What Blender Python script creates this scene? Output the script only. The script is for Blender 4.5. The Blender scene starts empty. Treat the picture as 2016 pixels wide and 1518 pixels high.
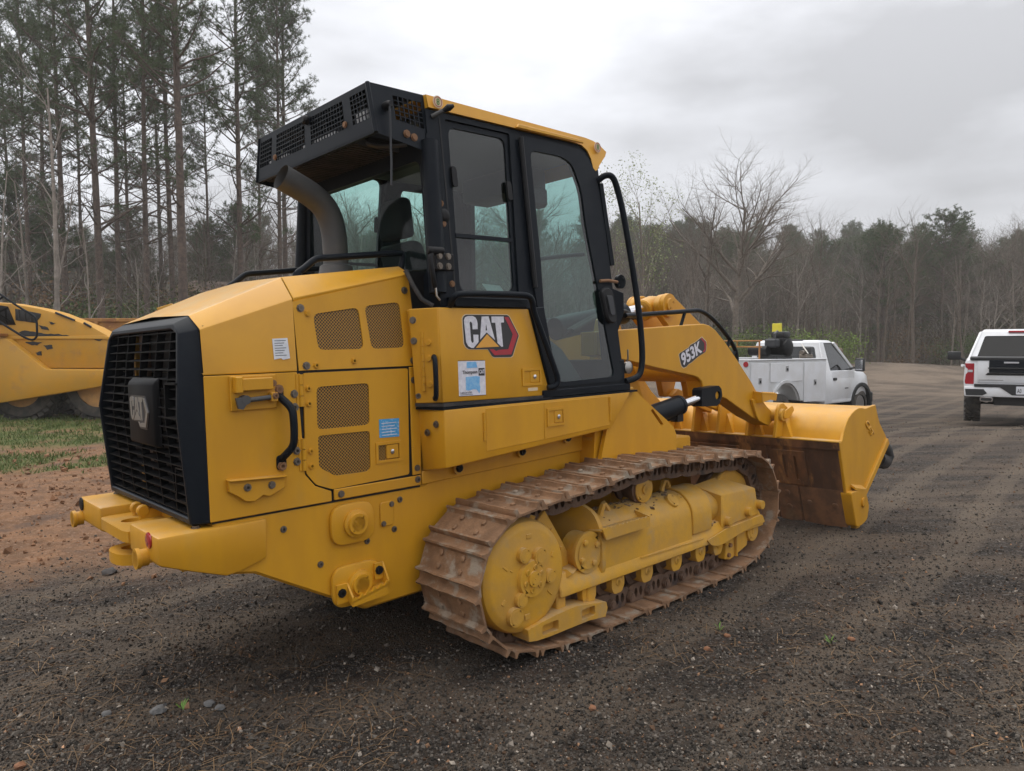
import bpy, bmesh, math, random
import numpy as np
from mathutils import Vector, Matrix
random.seed(7); rng = np.random.default_rng(7)
S = bpy.context.scene
C = S.collection

# ---------------------------------------------------------------- camera, sky, sun, exposure
PITCH = 2.945
cam = bpy.data.cameras.new('camera'); co = bpy.data.objects.new('camera', cam); C.objects.link(co)
co.location = (0, 0, 1.6); co.rotation_euler = (math.radians(90 - PITCH), 0, 0)
cam.sensor_width = 36; cam.lens = 36 * 1449.64 / 2016; cam.clip_start = .05; cam.clip_end = 2000
S.camera = co
SUN_EL, SUN_AZ = 66, 325            # azimuth of the sun, degrees clockwise from the viewing direction
W = bpy.data.worlds.new('World'); S.world = W; W.use_nodes = True
nt = W.node_tree; nt.nodes.clear()
def N(t, **kw):
    n = nt.nodes.new(t)
    for k, v in kw.items(): setattr(n, k, v)
    return n
out = N('ShaderNodeOutputWorld'); bg = N('ShaderNodeBackground'); bg.inputs[1].default_value = .1
sky = N('ShaderNodeTexSky'); sky.sky_type = 'NISHITA'; sky.sun_disc = False
sky.sun_elevation = math.radians(SUN_EL); sky.sun_rotation = math.radians(SUN_AZ)
tc = N('ShaderNodeTexCoord'); mp = N('ShaderNodeMapping'); mp.inputs['Scale'].default_value = (1, 1, 2.6)
mp.inputs['Location'].default_value = (.35, .2, .1)
nz = N('ShaderNodeTexNoise'); nz.inputs['Scale'].default_value = 1.7; nz.inputs['Detail'].default_value = 6; nz.inputs['Roughness'].default_value = .5
nz2 = N('ShaderNodeTexNoise'); nz2.inputs['Scale'].default_value = 5; nz2.inputs['Detail'].default_value = 5
mxn = N('ShaderNodeMix'); mxn.data_type = 'FLOAT'; mxn.inputs[0].default_value = .22
rp = N('ShaderNodeValToRGB'); e = rp.color_ramp.elements
e[0].position = .36; e[0].color = (.435, .44, .46, 1); e[1].position = .60; e[1].color = (.80, .815, .86, 1)
mul = N('ShaderNodeMix'); mul.data_type = 'RGBA'; mul.blend_type = 'MULTIPLY'; mul.inputs[0].default_value = 1; mul.inputs[7].default_value = (9.6, 9.6, 9.6, 1)
mx = N('ShaderNodeMix'); mx.data_type = 'RGBA'; mx.inputs[0].default_value = .96
L = nt.links.new
L(tc.outputs['Generated'], mp.inputs[0]); L(mp.outputs[0], nz.inputs[0]); L(mp.outputs[0], nz2.inputs[0])
L(nz.outputs[0], mxn.inputs[2]); L(nz2.outputs[0], mxn.inputs[3]); L(mxn.outputs[0], rp.inputs[0])
geo = N('ShaderNodeSeparateXYZ'); L(tc.outputs['Generated'], geo.inputs[0])
clp = N('ShaderNodeClamp'); L(geo.outputs[2], clp.inputs[0])
zen = N('ShaderNodeMath', operation='MULTIPLY_ADD'); L(clp.outputs[0], zen.inputs[0]); zen.inputs[1].default_value = 1.5; zen.inputs[2].default_value = .84      # an overcast sky is brighter overhead
vs = N('ShaderNodeVectorMath', operation='SCALE'); L(rp.outputs[0], vs.inputs[0]); L(zen.outputs[0], vs.inputs[3])
L(vs.outputs[0], mul.inputs[6]); L(sky.outputs[0], mx.inputs[6]); L(mul.outputs[2], mx.inputs[7])
L(mx.outputs[2], bg.inputs[0]); L(bg.outputs[0], out.inputs[0])
sl = bpy.data.lights.new('sun', 'SUN'); so = bpy.data.objects.new('sun', sl); C.objects.link(so)
sl.energy = 1.5; sl.angle = math.radians(80); sl.color = (1, .94, .84)
az, el = math.radians(SUN_AZ), math.radians(SUN_EL)
sd = Vector((math.sin(az) * math.cos(el), math.cos(az) * math.cos(el), math.sin(el)))
so.rotation_euler = sd.to_track_quat('Z', 'Y').to_euler(); so.location = (0, 0, 50)
S.view_settings.view_transform = 'Standard'; S.view_settings.look = 'None'
S.view_settings.exposure = .25; S.view_settings.gamma = 1; S.view_settings.use_curve_mapping = False
try:
    S.cycles.max_bounces = 8; S.cycles.transparent_max_bounces = 16; S.cycles.use_denoising = True
except Exception: pass

# ---------------------------------------------------------------- materials
MATS = {}
def mat(name, col, rough=.5, metal=0., col2=None, nscale=4., ncon=(.35, .65), detail=5., bump=0., bscale=40., coat=0.,
        col3=None, n3scale=1.5, n3con=(.55, .7), rand=0., up=None, upamt=.6, uplo=.55, spec=.5, stretch=None):
    m = bpy.data.materials.new(name); m.use_nodes = True; t = m.node_tree; n = t.nodes; l = t.links.new
    p = n['Principled BSDF']; p.inputs['Roughness'].default_value = rough; p.inputs['Metallic'].default_value = metal
    p.inputs['Specular IOR Level'].default_value = spec
    if coat: p.inputs['Coat Weight'].default_value = coat; p.inputs['Coat Roughness'].default_value = .15
    p.inputs['Base Color'].default_value = (*col, 1)
    tc = n.new('ShaderNodeTexCoord'); src = tc.outputs['Object']
    if stretch:
        mpn = n.new('ShaderNodeMapping'); mpn.inputs['Scale'].default_value = stretch; l(src, mpn.inputs[0]); src = mpn.outputs[0]
    if rand:
        oi = n.new('ShaderNodeObjectInfo'); vm = n.new('ShaderNodeVectorMath'); vm.operation = 'SCALE'
        cv = n.new('ShaderNodeCombineXYZ'); l(oi.outputs['Random'], cv.inputs[0]); l(oi.outputs['Random'], cv.inputs[2])
        l(cv.outputs[0], vm.inputs[0]); vm.inputs[3].default_value = 60
        ad = n.new('ShaderNodeVectorMath'); l(src, ad.inputs[0]); l(vm.outputs[0], ad.inputs[1]); src = ad.outputs[0]
    cur = None
    def noise(sc, con, d=detail):
        z = n.new('ShaderNodeTexNoise'); z.inputs['Scale'].default_value = sc; z.inputs['Detail'].default_value = d
        z.inputs['Roughness'].default_value = .62; l(src, z.inputs[0])
        r = n.new('ShaderNodeMapRange'); r.inputs[1].default_value = con[0]; r.inputs[2].default_value = con[1]; r.interpolation_type = 'SMOOTHSTEP'
        l(z.outputs[0], r.inputs[0]); return r.outputs[0]
    def mix(f, a, b):
        x = n.new('ShaderNodeMix'); x.data_type = 'RGBA'; l(f, x.inputs[0])
        for s, i in ((a, 6), (b, 7)):
            if isinstance(s, tuple): x.inputs[i].default_value = (*s, 1)
            else: l(s, x.inputs[i])
        return x.outputs[2]
    cur = col
    if col2: cur = mix(noise(nscale, ncon), cur, col2)
    if col3: cur = mix(noise(n3scale, n3con, 8), cur, col3)
    if up:
        g = n.new('ShaderNodeNewGeometry'); sx = n.new('ShaderNodeSeparateXYZ'); l(g.outputs['Normal'], sx.inputs[0])
        r = n.new('ShaderNodeMapRange'); r.inputs[1].default_value = uplo; r.inputs[2].default_value = 1.; l(sx.outputs[2], r.inputs[0])
        mm = n.new('ShaderNodeMath'); mm.operation = 'MULTIPLY'; l(r.outputs[0], mm.inputs[0]); l(noise(9, (.25, .75)), mm.inputs[1])
        m2 = n.new('ShaderNodeMath'); m2.operation = 'MULTIPLY'; l(mm.outputs[0], m2.inputs[0]); m2.inputs[1].default_value = upamt
        cur = mix(m2.outputs[0], cur, up)
    if not isinstance(cur, tuple): l(cur, p.inputs['Base Color'])
    if bump:
        z = n.new('ShaderNodeTexNoise'); z.inputs['Scale'].default_value = bscale; z.inputs['Detail'].default_value = 6; l(src, z.inputs[0])
        b = n.new('ShaderNodeBump'); b.inputs['Strength'].default_value = bump; b.inputs['Distance'].default_value = .01
        l(z.outputs[0], b.inputs['Height']); l(b.outputs[0], p.inputs['Normal'])
    MATS[name] = m; return m
YEL = (.62, .302, .014)
mat('yellow_paint', YEL, .40, col2=(.56, .268, .016), nscale=5, col3=(.47, .27, .06), n3scale=4.5, n3con=(.55, .95), up=(.42, .33, .2), upamt=.3, bump=.05, bscale=9, spec=.4, stretch=(1, 1, .35))
mat('yellow_dusty', (.62, .325, .03), .52, col2=(.52, .285, .055), nscale=6, col3=(.40, .27, .13), n3scale=5, n3con=(.53, .8), up=(.46, .35, .2), upamt=.8, bump=.15, bscale=30, spec=.35)
mat('yellow_hood_top', YEL, .34, col2=(.55, .262, .014), nscale=3, up=(.50, .40, .24), upamt=1., uplo=.82)
mat('yellow_faded', (.56, .27, .016), .55, col2=(.50, .26, .03), nscale=2, col3=(.42, .22, .05), n3scale=1.6, n3con=(.55, .7))
mat('rust_yellow', (.40, .19, .04), .7, col2=(.25, .10, .035), nscale=3, col3=(.5, .27, .05), n3scale=6)
mat('black_paint', (.006, .0085, .013), .42, col2=(.009, .012, .016), nscale=6, bump=.03, bscale=60, spec=.13)
mat('grille_black', (.005, .0052, .006), .55, spec=.12)
mat('black_matte', (.010, .010, .011), .55, col2=(.022, .021, .02), nscale=12, ncon=(.5, .8), spec=.25)
mat('black_rubber', (.02, .02, .02), .75, col2=(.06, .05, .045), nscale=9, bump=.1, bscale=50)
mat('dark_inside', (.008, .008, .009), .7)
mat('exhaust_grey', (.055, .056, .058), .5, col2=(.075, .072, .068), nscale=5, bump=.03)
mat('track_steel', (.27, .150, .078), .75, col2=(.17, .092, .047), nscale=7, ncon=(.38, .66), col3=(.30, .245, .185), n3scale=9, n3con=(.50, .66), bump=.4, bscale=70, rand=1)
mat('track_link_steel', (.115, .068, .045), .65, col2=(.17, .10, .06), nscale=16, col3=(.05, .035, .03), n3scale=8, bump=.4, bscale=60, rand=1)
mat('bucket_worn', (.25, .115, .052), .5, col2=(.10, .055, .035), nscale=4, ncon=(.35, .6), col3=(.42, .20, .07), n3scale=6, n3con=(.54, .68), bump=.25, bscale=35, stretch=(1, 1, .3))
mat('edge_steel', (.27, .135, .07), .5, col2=(.16, .09, .055), nscale=9, col3=(.26, .16, .09), n3scale=5, bump=.2, bscale=50)
mat('steel', (.45, .43, .40), .3, metal=1.)
mat('bolt_steel', (.20, .17, .14), .45, metal=.8)
mat('bolt_rust', (.22, .11, .05), .7)
mat('chrome', (.75, .75, .77), .12, metal=1.)
mat('white_sticker', (.72, .72, .74), .5, col2=(.6, .62, .66), nscale=60)
mat('decal_white', (.74, .73, .77), .45, col2=(.62, .6, .66), nscale=40)
mat('decal_black', (.03, .028, .03), .4)
mat('decal_red', (.45, .02, .035), .4, col2=(.35, .03, .04), nscale=20)
mat('decal_yellow', (.75, .36, .05), .4)
mat('decal_blue', (.14, .40, .72), .5, col2=(.25, .5, .75), nscale=60)
mat('decal_cream', (.7, .55, .35), .5)
mat('decal_green', (.05, .2, .03), .5)
mat('badge_grey', (.30, .29, .28), .35, metal=.6)
mat('panel_blue', (.06, .32, .62), .45, col2=(.3, .5, .7), nscale=90, ncon=(.55, .6))
mat('cab_plastic', (.03, .032, .036), .6); mat('cab_grey', (.08, .095, .10), .6); mat('seat_fabric', (.012, .012, .014), .85)
mat('paper', (.65, .66, .6), .6)
mat('red_lens', (.35, .01, .02), .15, coat=.6); mat('lamp_glass', (.5, .5, .52), .1)
mat('white_paint', (.74, .75, .77), .28, coat=.5, col2=(.68, .68, .68), nscale=3, col3=(.5, .42, .34), n3scale=2.5, n3con=(.6, .9))
mat('pale_paint', (.62, .63, .64), .45, col2=(.55, .55, .54), nscale=4)
mat('trim_dark', (.02, .021, .022), .5); mat('alloy', (.5, .5, .5), .35, metal=.9)
mat('tyre', (.042, .040, .038), .85, col2=(.095, .082, .068), nscale=5, bump=.25, bscale=30)
mat('wheel_tan', (.62, .33, .11), .6, col2=(.48, .26, .10), nscale=5)
mat('wood_board', (.3, .24, .17), .8); mat('roof_brown', (.16, .10, .07), .8, col2=(.12, .08, .06), nscale=3); mat('tan_wall', (.35, .25, .16), .8)
mat('tag_yellow', (.75, .65, .05), .5); mat('log_bark', (.17, .12, .08), .9, col2=(.1, .07, .05), nscale=8, bump=.4)
def glassmat(name, tint, refl=.9, rough=.0):
    m = bpy.data.materials.new(name); m.use_nodes = True; t = m.node_tree; n = t.nodes; n.clear(); l = t.links.new
    o = n.new('ShaderNodeOutputMaterial'); tr = n.new('ShaderNodeBsdfTransparent'); tr.inputs[0].default_value = (*tint, 1)
    g = n.new('ShaderNodeBsdfGlossy'); g.inputs[0].default_value = (1, 1, 1, 1); g.inputs['Roughness'].default_value = rough
    ge = n.new('ShaderNodeNewGeometry'); dt = n.new('ShaderNodeVectorMath'); dt.operation = 'DOT_PRODUCT'; l(ge.outputs['Normal'], dt.inputs[0]); l(ge.outputs['Incoming'], dt.inputs[1])
    ab = n.new('ShaderNodeMath'); ab.operation = 'ABSOLUTE'; l(dt.outputs['Value'], ab.inputs[0]); iv = n.new('ShaderNodeMath'); iv.operation = 'SUBTRACT'; iv.inputs[0].default_value = 1; l(ab.outputs[0], iv.inputs[1])
    f = n.new('ShaderNodeMath'); f.operation = 'POWER'; l(iv.outputs[0], f.inputs[0]); f.inputs[1].default_value = 5
    mu = n.new('ShaderNodeMath'); mu.operation = 'MULTIPLY_ADD'; mu.inputs[1].default_value = refl; mu.inputs[2].default_value = .045 * refl
    x = n.new('ShaderNodeMixShader'); l(f.outputs[0], mu.inputs[0]); l(mu.outputs[0], x.inputs[0]); l(tr.outputs[0], x.inputs[1]); l(g.outputs[0], x.inputs[2]); l(x.outputs[0], o.inputs[0])
    MATS[name] = m; return m
glassmat('cab_glass', (.42, .55, .54), 1.5); glassmat('rear_cab_glass', (.66, .80, .77), .5); glassmat('cab_glass_far', (.66, .90, .84), .6); glassmat('truck_glass', (.25, .28, .28), 1.6); glassmat('dark_glass', (.05, .055, .06), .45)
def perfmat(name):
    m = bpy.data.materials.new(name); m.use_nodes = True; t = m.node_tree; n = t.nodes; l = t.links.new; p = n['Principled BSDF']
    p.inputs['Roughness'].default_value = .55
    tc = n.new('ShaderNodeTexCoord'); sp = n.new('ShaderNodeSeparateXYZ'); l(tc.outputs['Object'], sp.inputs[0])
    cb_ = n.new('ShaderNodeCombineXYZ'); l(sp.outputs[0], cb_.inputs[0]); l(sp.outputs[2], cb_.inputs[1]); cb = n.new('ShaderNodeMapping'); cb.inputs['Rotation'].default_value = (0, 0, math.radians(45)); l(cb_.outputs[0], cb.inputs[0])
    v = n.new('ShaderNodeTexVoronoi'); v.voronoi_dimensions = '2D'; v.inputs['Scale'].default_value = 88; v.inputs['Randomness'].default_value = .06; l(cb.outputs[0], v.inputs['Vector'])
    r = n.new('ShaderNodeMapRange'); r.inputs[1].default_value = .36; r.inputs[2].default_value = .46; l(v.outputs['Distance'], r.inputs[0])
    x = n.new('ShaderNodeMix'); x.data_type = 'RGBA'; l(r.outputs[0], x.inputs[0]); x.inputs[6].default_value = (.012, .008, .004, 1); x.inputs[7].default_value = (.40, .20, .02, 1)
    l(x.outputs[2], p.inputs['Base Color']); MATS[name] = m
perfmat('perforated_yellow')

# ---------------------------------------------------------------- mesh helpers
def link(name, me, material=None, parent=None):
    o = bpy.data.objects.new(name, me); C.objects.link(o)
    if material: me.materials.append(MATS[material] if isinstance(material, str) else material)
    if parent: o.parent = parent
    return o
def tag(o, label=None, cat=None, group=None, kind=None):
    for k, v in (('label', label), ('category', cat), ('group', group), ('kind', kind)):
        if v: o[k] = v
    return o
def empty(name, label, cat, group=None, mtx=None):
    o = bpy.data.objects.new(name, None); o.empty_display_size = .2; C.objects.link(o)
    if mtx is not None: o.matrix_world = mtx
    return tag(o, label, cat, group)
def tri_fill(bm, loops):
    es = []
    for lp in loops:
        vs = [bm.verts.new(p) for p in lp]
        es += [bm.edges.new((vs[i], vs[(i + 1) % len(vs)])) for i in range(len(vs))]
    r = bmesh.ops.triangle_fill(bm, use_beauty=True, use_dissolve=False, edges=es)
    return [g for g in r['geom'] if isinstance(g, bmesh.types.BMFace)]
class MB:
    def __init__(s): s.bm = bmesh.new()
    def box(s, a, b):
        (x0, y0, z0), (x1, y1, z1) = a, b
        v = [s.bm.verts.new(p) for p in ((x0,y0,z0),(x1,y0,z0),(x1,y1,z0),(x0,y1,z0),(x0,y0,z1),(x1,y0,z1),(x1,y1,z1),(x0,y1,z1))]
        for f in ((0,3,2,1),(4,5,6,7),(0,1,5,4),(1,2,6,5),(2,3,7,6),(3,0,4,7)): s.bm.faces.new([v[i] for i in f])
        return s
    def hexa(s, q):                       # 8 corners: bottom 4, top 4
        v = [s.bm.verts.new(p) for p in q]
        for f in ((0,3,2,1),(4,5,6,7),(0,1,5,4),(1,2,6,5),(2,3,7,6),(3,0,4,7)): s.bm.faces.new([v[i] for i in f])
        return s
    def obox(s, c, ax, ay, az, h):        # centre, three axes, half sizes
        c = Vector(c); ax, ay, az = Vector(ax) * h[0], Vector(ay) * h[1], Vector(az) * h[2]
        return s.hexa([c + ax * i + ay * j + az * k for k in (-1, 1) for i, j in ((-1,-1),(1,-1),(1,1),(-1,1))])
    def slab(s, pts, vec, holes=()):      # planar 3-d polygon extruded along vec
        vec = Vector(vec); n0 = len(s.bm.verts)
        if holes:
            fs = tri_fill(s.bm, [pts] + list(holes))
        else:
            fs = [s.bm.faces.new([s.bm.verts.new(p) for p in pts])]
        r = bmesh.ops.extrude_face_region(s.bm, geom=fs, use_keep_orig=True)
        bmesh.ops.translate(s.bm, vec=vec, verts=[g for g in r['geom'] if isinstance(g, bmesh.types.BMVert)])
        return s
    def prism(s, pts, ax, lo, hi, holes=()):   # 2-d polygon in the plane across axis ax
        def P(p): return {'x': (lo, p[0], p[1]), 'y': (p[0], lo, p[1]), 'z': (p[0], p[1], lo)}[ax]
        vec = {'x': (hi - lo, 0, 0), 'y': (0, hi - lo, 0), 'z': (0, 0, hi - lo)}[ax]
        return s.slab([P(p) for p in pts], vec, [[P(p) for p in h] for h in holes])
    def face(s, pts): s.bm.faces.new([s.bm.verts.new(p) for p in pts]); return s
    def loft(s, rings, closed=False, caps=False):
        vs = [[s.bm.verts.new(p) for p in r] for r in rings]; n = len(vs[0])
        for a, b in zip(vs, vs[1:]):
            for i in range(n if closed else n - 1):
                j = (i + 1) % n; s.bm.faces.new((a[i], a[j], b[j], b[i]))
        if caps: s.bm.faces.new(vs[0][::-1]); s.bm.faces.new(vs[-1])
        return s
    def cyl(s, p0, p1, r0, r1=None, n=16, caps=True):
        return s.tube([p0, p1], [r0, r0 if r1 is None else r1], n, caps=caps)
    def tube(s, path, r, n=8, closed=False, caps=True):
        P = [Vector(p) for p in path]; k = len(P); rr = r if isinstance(r, (list, tuple)) else [r] * k
        rings = []; u = None
        for i in range(k):
            if closed: d = P[(i + 1) % k] - P[i - 1]
            else: d = P[min(i + 1, k - 1)] - P[max(i - 1, 0)]
            d.normalize()
            if u is None:
                u = d.orthogonal().normalized()
            else:
                u = (u - d * u.dot(d)); u = u.normalized() if u.length > 1e-6 else d.orthogonal().normalized()
            w = d.cross(u)
            rings.append([P[i] + (u * math.cos(2 * math.pi * j / n) + w * math.sin(2 * math.pi * j / n)) * rr[i] for j in range(n)])
        if closed: rings.append(rings[0])
        return s.loft(rings, closed=True, caps=caps and not closed)
    def lathe(s, prof, o, ax, n=32, caps=True):   # prof: (distance along ax, radius)
        o = Vector(o); ax = Vector(ax).normalized()
        return s.tube([o + ax * h for h, r in prof], [max(r, 1e-4) for h, r in prof], n, caps=caps) if True else s
    def sphere(s, c, r, n=10, sc=(1, 1, 1)):
        m = Matrix.Translation(c) @ Matrix.Diagonal((*sc, 1)); bmesh.ops.create_uvsphere(s.bm, u_segments=n, v_segments=max(4, n // 2 + 1), radius=r, matrix=m); return s
    def build(s, name, material, parent=None, bevel=0., seg=1, smooth=35, weld=False, **kw):
        bm = s.bm
        if weld: bmesh.ops.remove_doubles(bm, verts=bm.verts, dist=1e-5)
        bmesh.ops.recalc_face_normals(bm, faces=bm.faces)
        if bevel:
            bmesh.ops.dissolve_limit(bm, angle_limit=math.radians(1), verts=bm.verts, edges=bm.edges)
            es = [e for e in bm.edges if len(e.link_faces) == 2 and e.calc_face_angle(0) > math.radians(28)]
            try: bmesh.ops.bevel(bm, geom=es, offset=bevel, segments=seg, affect='EDGES', clamp_overlap=True, profile=.5)
            except Exception: pass
        me = bpy.data.meshes.new(name); bm.to_mesh(me); bm.free()
        if smooth:
            me.polygons.foreach_set('use_smooth', [True] * len(me.polygons)); me.set_sharp_from_angle(angle=math.radians(smooth))
        o = link(name, me, material, parent); tag(o, **kw); return o
def smooth_path(pts, it=2):
    P = [Vector(p) for p in pts]
    for _ in range(it):
        Q = [P[0]]
        for a, b in zip(P, P[1:]): Q += [a * .75 + b * .25, a * .25 + b * .75]
        Q.append(P[-1]); P = Q
    return P
def round_poly(pts, r=.02, n=3):
    o = []; k = len(pts)
    for i in range(k):
        p, a, b = Vector(pts[i]), Vector(pts[i - 1]), Vector(pts[(i + 1) % k])
        ra = min(r, (a - p).length * .45); rb = min(r, (b - p).length * .45)
        A = p + (a - p).normalized() * ra; B = p + (b - p).normalized() * rb
        for j in range(n + 1):
            t = j / n; o.append(tuple(A * (1 - t) ** 2 + p * 2 * t * (1 - t) + B * t * t))
    return o
def circ(cx, cz, r, n=24, a0=0.): return [(cx + r * math.cos(a0 + 2 * math.pi * i / n), cz + r * math.sin(a0 + 2 * math.pi * i / n)) for i in range(n)]
def text_mesh(body, offset=.0, shear=0.):
    cu = bpy.data.curves.new('t', 'FONT'); cu.body = body; cu.offset = offset; cu.shear = shear; cu.resolution_u = 3
    o = bpy.data.objects.new('t', cu); C.objects.link(o); dg = bpy.context.evaluated_depsgraph_get(); dg.update()
    me = bpy.data.meshes.new_from_object(o.evaluated_get(dg)); bpy.data.objects.remove(o); bpy.data.curves.remove(cu)
    co = np.empty(len(me.vertices) * 3); me.vertices.foreach_get('co', co); co = co.reshape(-1, 3)
    mn, mxx = co.min(0), co.max(0); co = (co - mn) / np.maximum(mxx - mn, 1e-6); co[:, 2] = 0
    me.vertices.foreach_set('co', co.ravel()); return me
def put_text(name, body, mname, bl, br, tl, parent, offset=.01, kind=None):   # text stretched over a parallelogram
    me = text_mesh(body, offset); bl, br, tl = Vector(bl), Vector(br), Vector(tl)
    for v in me.vertices: v.co = bl + (br - bl) * v.co.x + (tl - bl) * v.co.y
    me.materials.clear(); me.update(); return link(name, me, mname, parent)
# ================================================================ ground
def _h(ix, iy, s): 
    n = np.sin(ix * 127.1 + iy * 311.7 + s * 74.7) * 43758.5453; return n - np.floor(n)
def vnoise(x, y, s=0):
    x, y = np.asarray(x, float), np.asarray(y, float); ix, iy = np.floor(x), np.floor(y); fx_, fy_ = x - ix, y - iy
    u, v = fx_ * fx_ * (3 - 2 * fx_), fy_ * fy_ * (3 - 2 * fy_)
    a = _h(ix, iy, s) * (1 - u) + _h(ix + 1, iy, s) * u; b = _h(ix, iy + 1, s) * (1 - u) + _h(ix + 1, iy + 1, s) * u
    return a * (1 - v) + b * v
def fbm(x, y, s=0, o=4): return sum(vnoise(x * 2 ** k, y * 2 ** k, s + k) * .5 ** (k + 1) for k in range(o))
def sm(a, b, x): t = np.clip((np.asarray(x, float) - a) / (b - a), 0, 1); return t * t * (3 - 2 * t)
def masks(x, y):
    nse = fbm(x * .55, y * .55, 3) - .47; n2 = fbm(x * 1.7, y * 1.7, 9) - .47
    f = (-x - 2.2) * .6 + (y - 5.9) * .5; f = np.where(x > -.5, np.minimum(f, -x * 1.2 - .6), f)
    dirt = sm(-.25, 1.1, f + nse * 2.2 + n2 * 1.0)
    left = sm(-3.5, -6.5, x + nse * 2)
    grass = left * np.clip(sm(13.0, 14.2, y + n2 * 2) * .95 + .8 * sm(10.2, 11.2, y + n2 * 2) * sm(12.9, 12.2, y + n2 * 2), 0, 1) * sm(.2, .6, .55 + n2 * 2.2)
    tan = sm(17, 34, y + nse * 10) * sm(-4, 3, x) + sm(.55, .75, fbm(x * .9 + 5, y * .9, 21) + .05) * .35 * sm(2, 6, y)
    wood = sm(22, 26, y + nse * 6) * sm(-6, -9, x) + sm(53, 60, y + nse * 8)
    return dirt, grass, np.clip(tan, 0, 1), np.clip(wood, 0, 1)
def gh0(x, y):
    x, y = np.asarray(x, float), np.asarray(y, float)
    plane = .0063 + .0268 * np.clip(x, -9, 9.5); w = sm(11, 18, y)
    far = -.15 + .37 * sm(24, 58, y) + 13.0 * sm(60, 140, y) * (.8 + .35 * vnoise(x * .02, y * .02, 5)) + .75 * np.exp(-((x - 21) / 6.5) ** 2 - ((y - 42) / 5) ** 2) + 1.6 * sm(30, 55, y) * sm(-8, -16, x)
    return plane * (1 - w) + far * w
def gh(x, y):
    d = sm(-2.5, -5, x) * sm(4, 7, y)
    return gh0(x, y) + (vnoise(np.asarray(x) * .9, np.asarray(y) * .9, 2) - .5) * .022 + (vnoise(np.asarray(x) * 2.3, np.asarray(y) * 2.3, 4) - .5) * (.010 + .03 * d) + (fbm(np.asarray(x) * 7, np.asarray(y) * 7, 8, 3) - .44) * (.012 + .06 * d)
def axis(lo, hi, step, lim0, lim1, g=1.09):
    a = list(np.arange(lo, hi, step)); s = step; v = hi
    while v < lim1: s = min(s * g, 14); a.append(v); v += s
    s = step; v = lo; pre = []
    while v > lim0: s = min(s * g, 14); v -= s; pre.append(v)
    return np.array(pre[::-1] + a)
gx_, gy_ = axis(-5.5, 6.5, .05, -240, 240), axis(1.2, 9.5, .05, -60, 300)
GX, GY = np.meshgrid(gx_, gy_); GZ = gh(GX, GY)
nx_, ny_ = len(gx_), len(gy_)
idx = np.arange(nx_ * ny_).reshape(ny_, nx_)
quads = np.stack([idx[:-1, :-1], idx[:-1, 1:], idx[1:, 1:], idx[1:, :-1]], -1).reshape(-1, 4)
def np_mesh(name, co_, faces, smooth=False):
    me = bpy.data.meshes.new(name); co_ = np.asarray(co_, np.float32); k = faces.shape[1]
    me.vertices.add(len(co_)); me.vertices.foreach_set('co', co_.ravel())
    me.loops.add(faces.size); me.loops.foreach_set('vertex_index', faces.astype(np.int32).ravel())
    me.polygons.add(len(faces)); me.polygons.foreach_set('loop_start', np.arange(0, faces.size, k, dtype=np.int32))
    me.polygons.foreach_set('use_smooth', np.full(len(faces), smooth)); me.update(calc_edges=True); me.validate(); return me
gme = np_mesh('ground', np.stack([GX, GY, GZ], -1).reshape(-1, 3), quads, True)
mk = masks(GX, GY); col = np.ones((nx_ * ny_, 4), np.float32)
for i in range(3): col[:, i] = mk[i].ravel()
col[:, 3] = mk[3].ravel()
gme.color_attributes.new('zones', 'FLOAT_COLOR', 'POINT').data.foreach_set('color', col.ravel())
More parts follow.
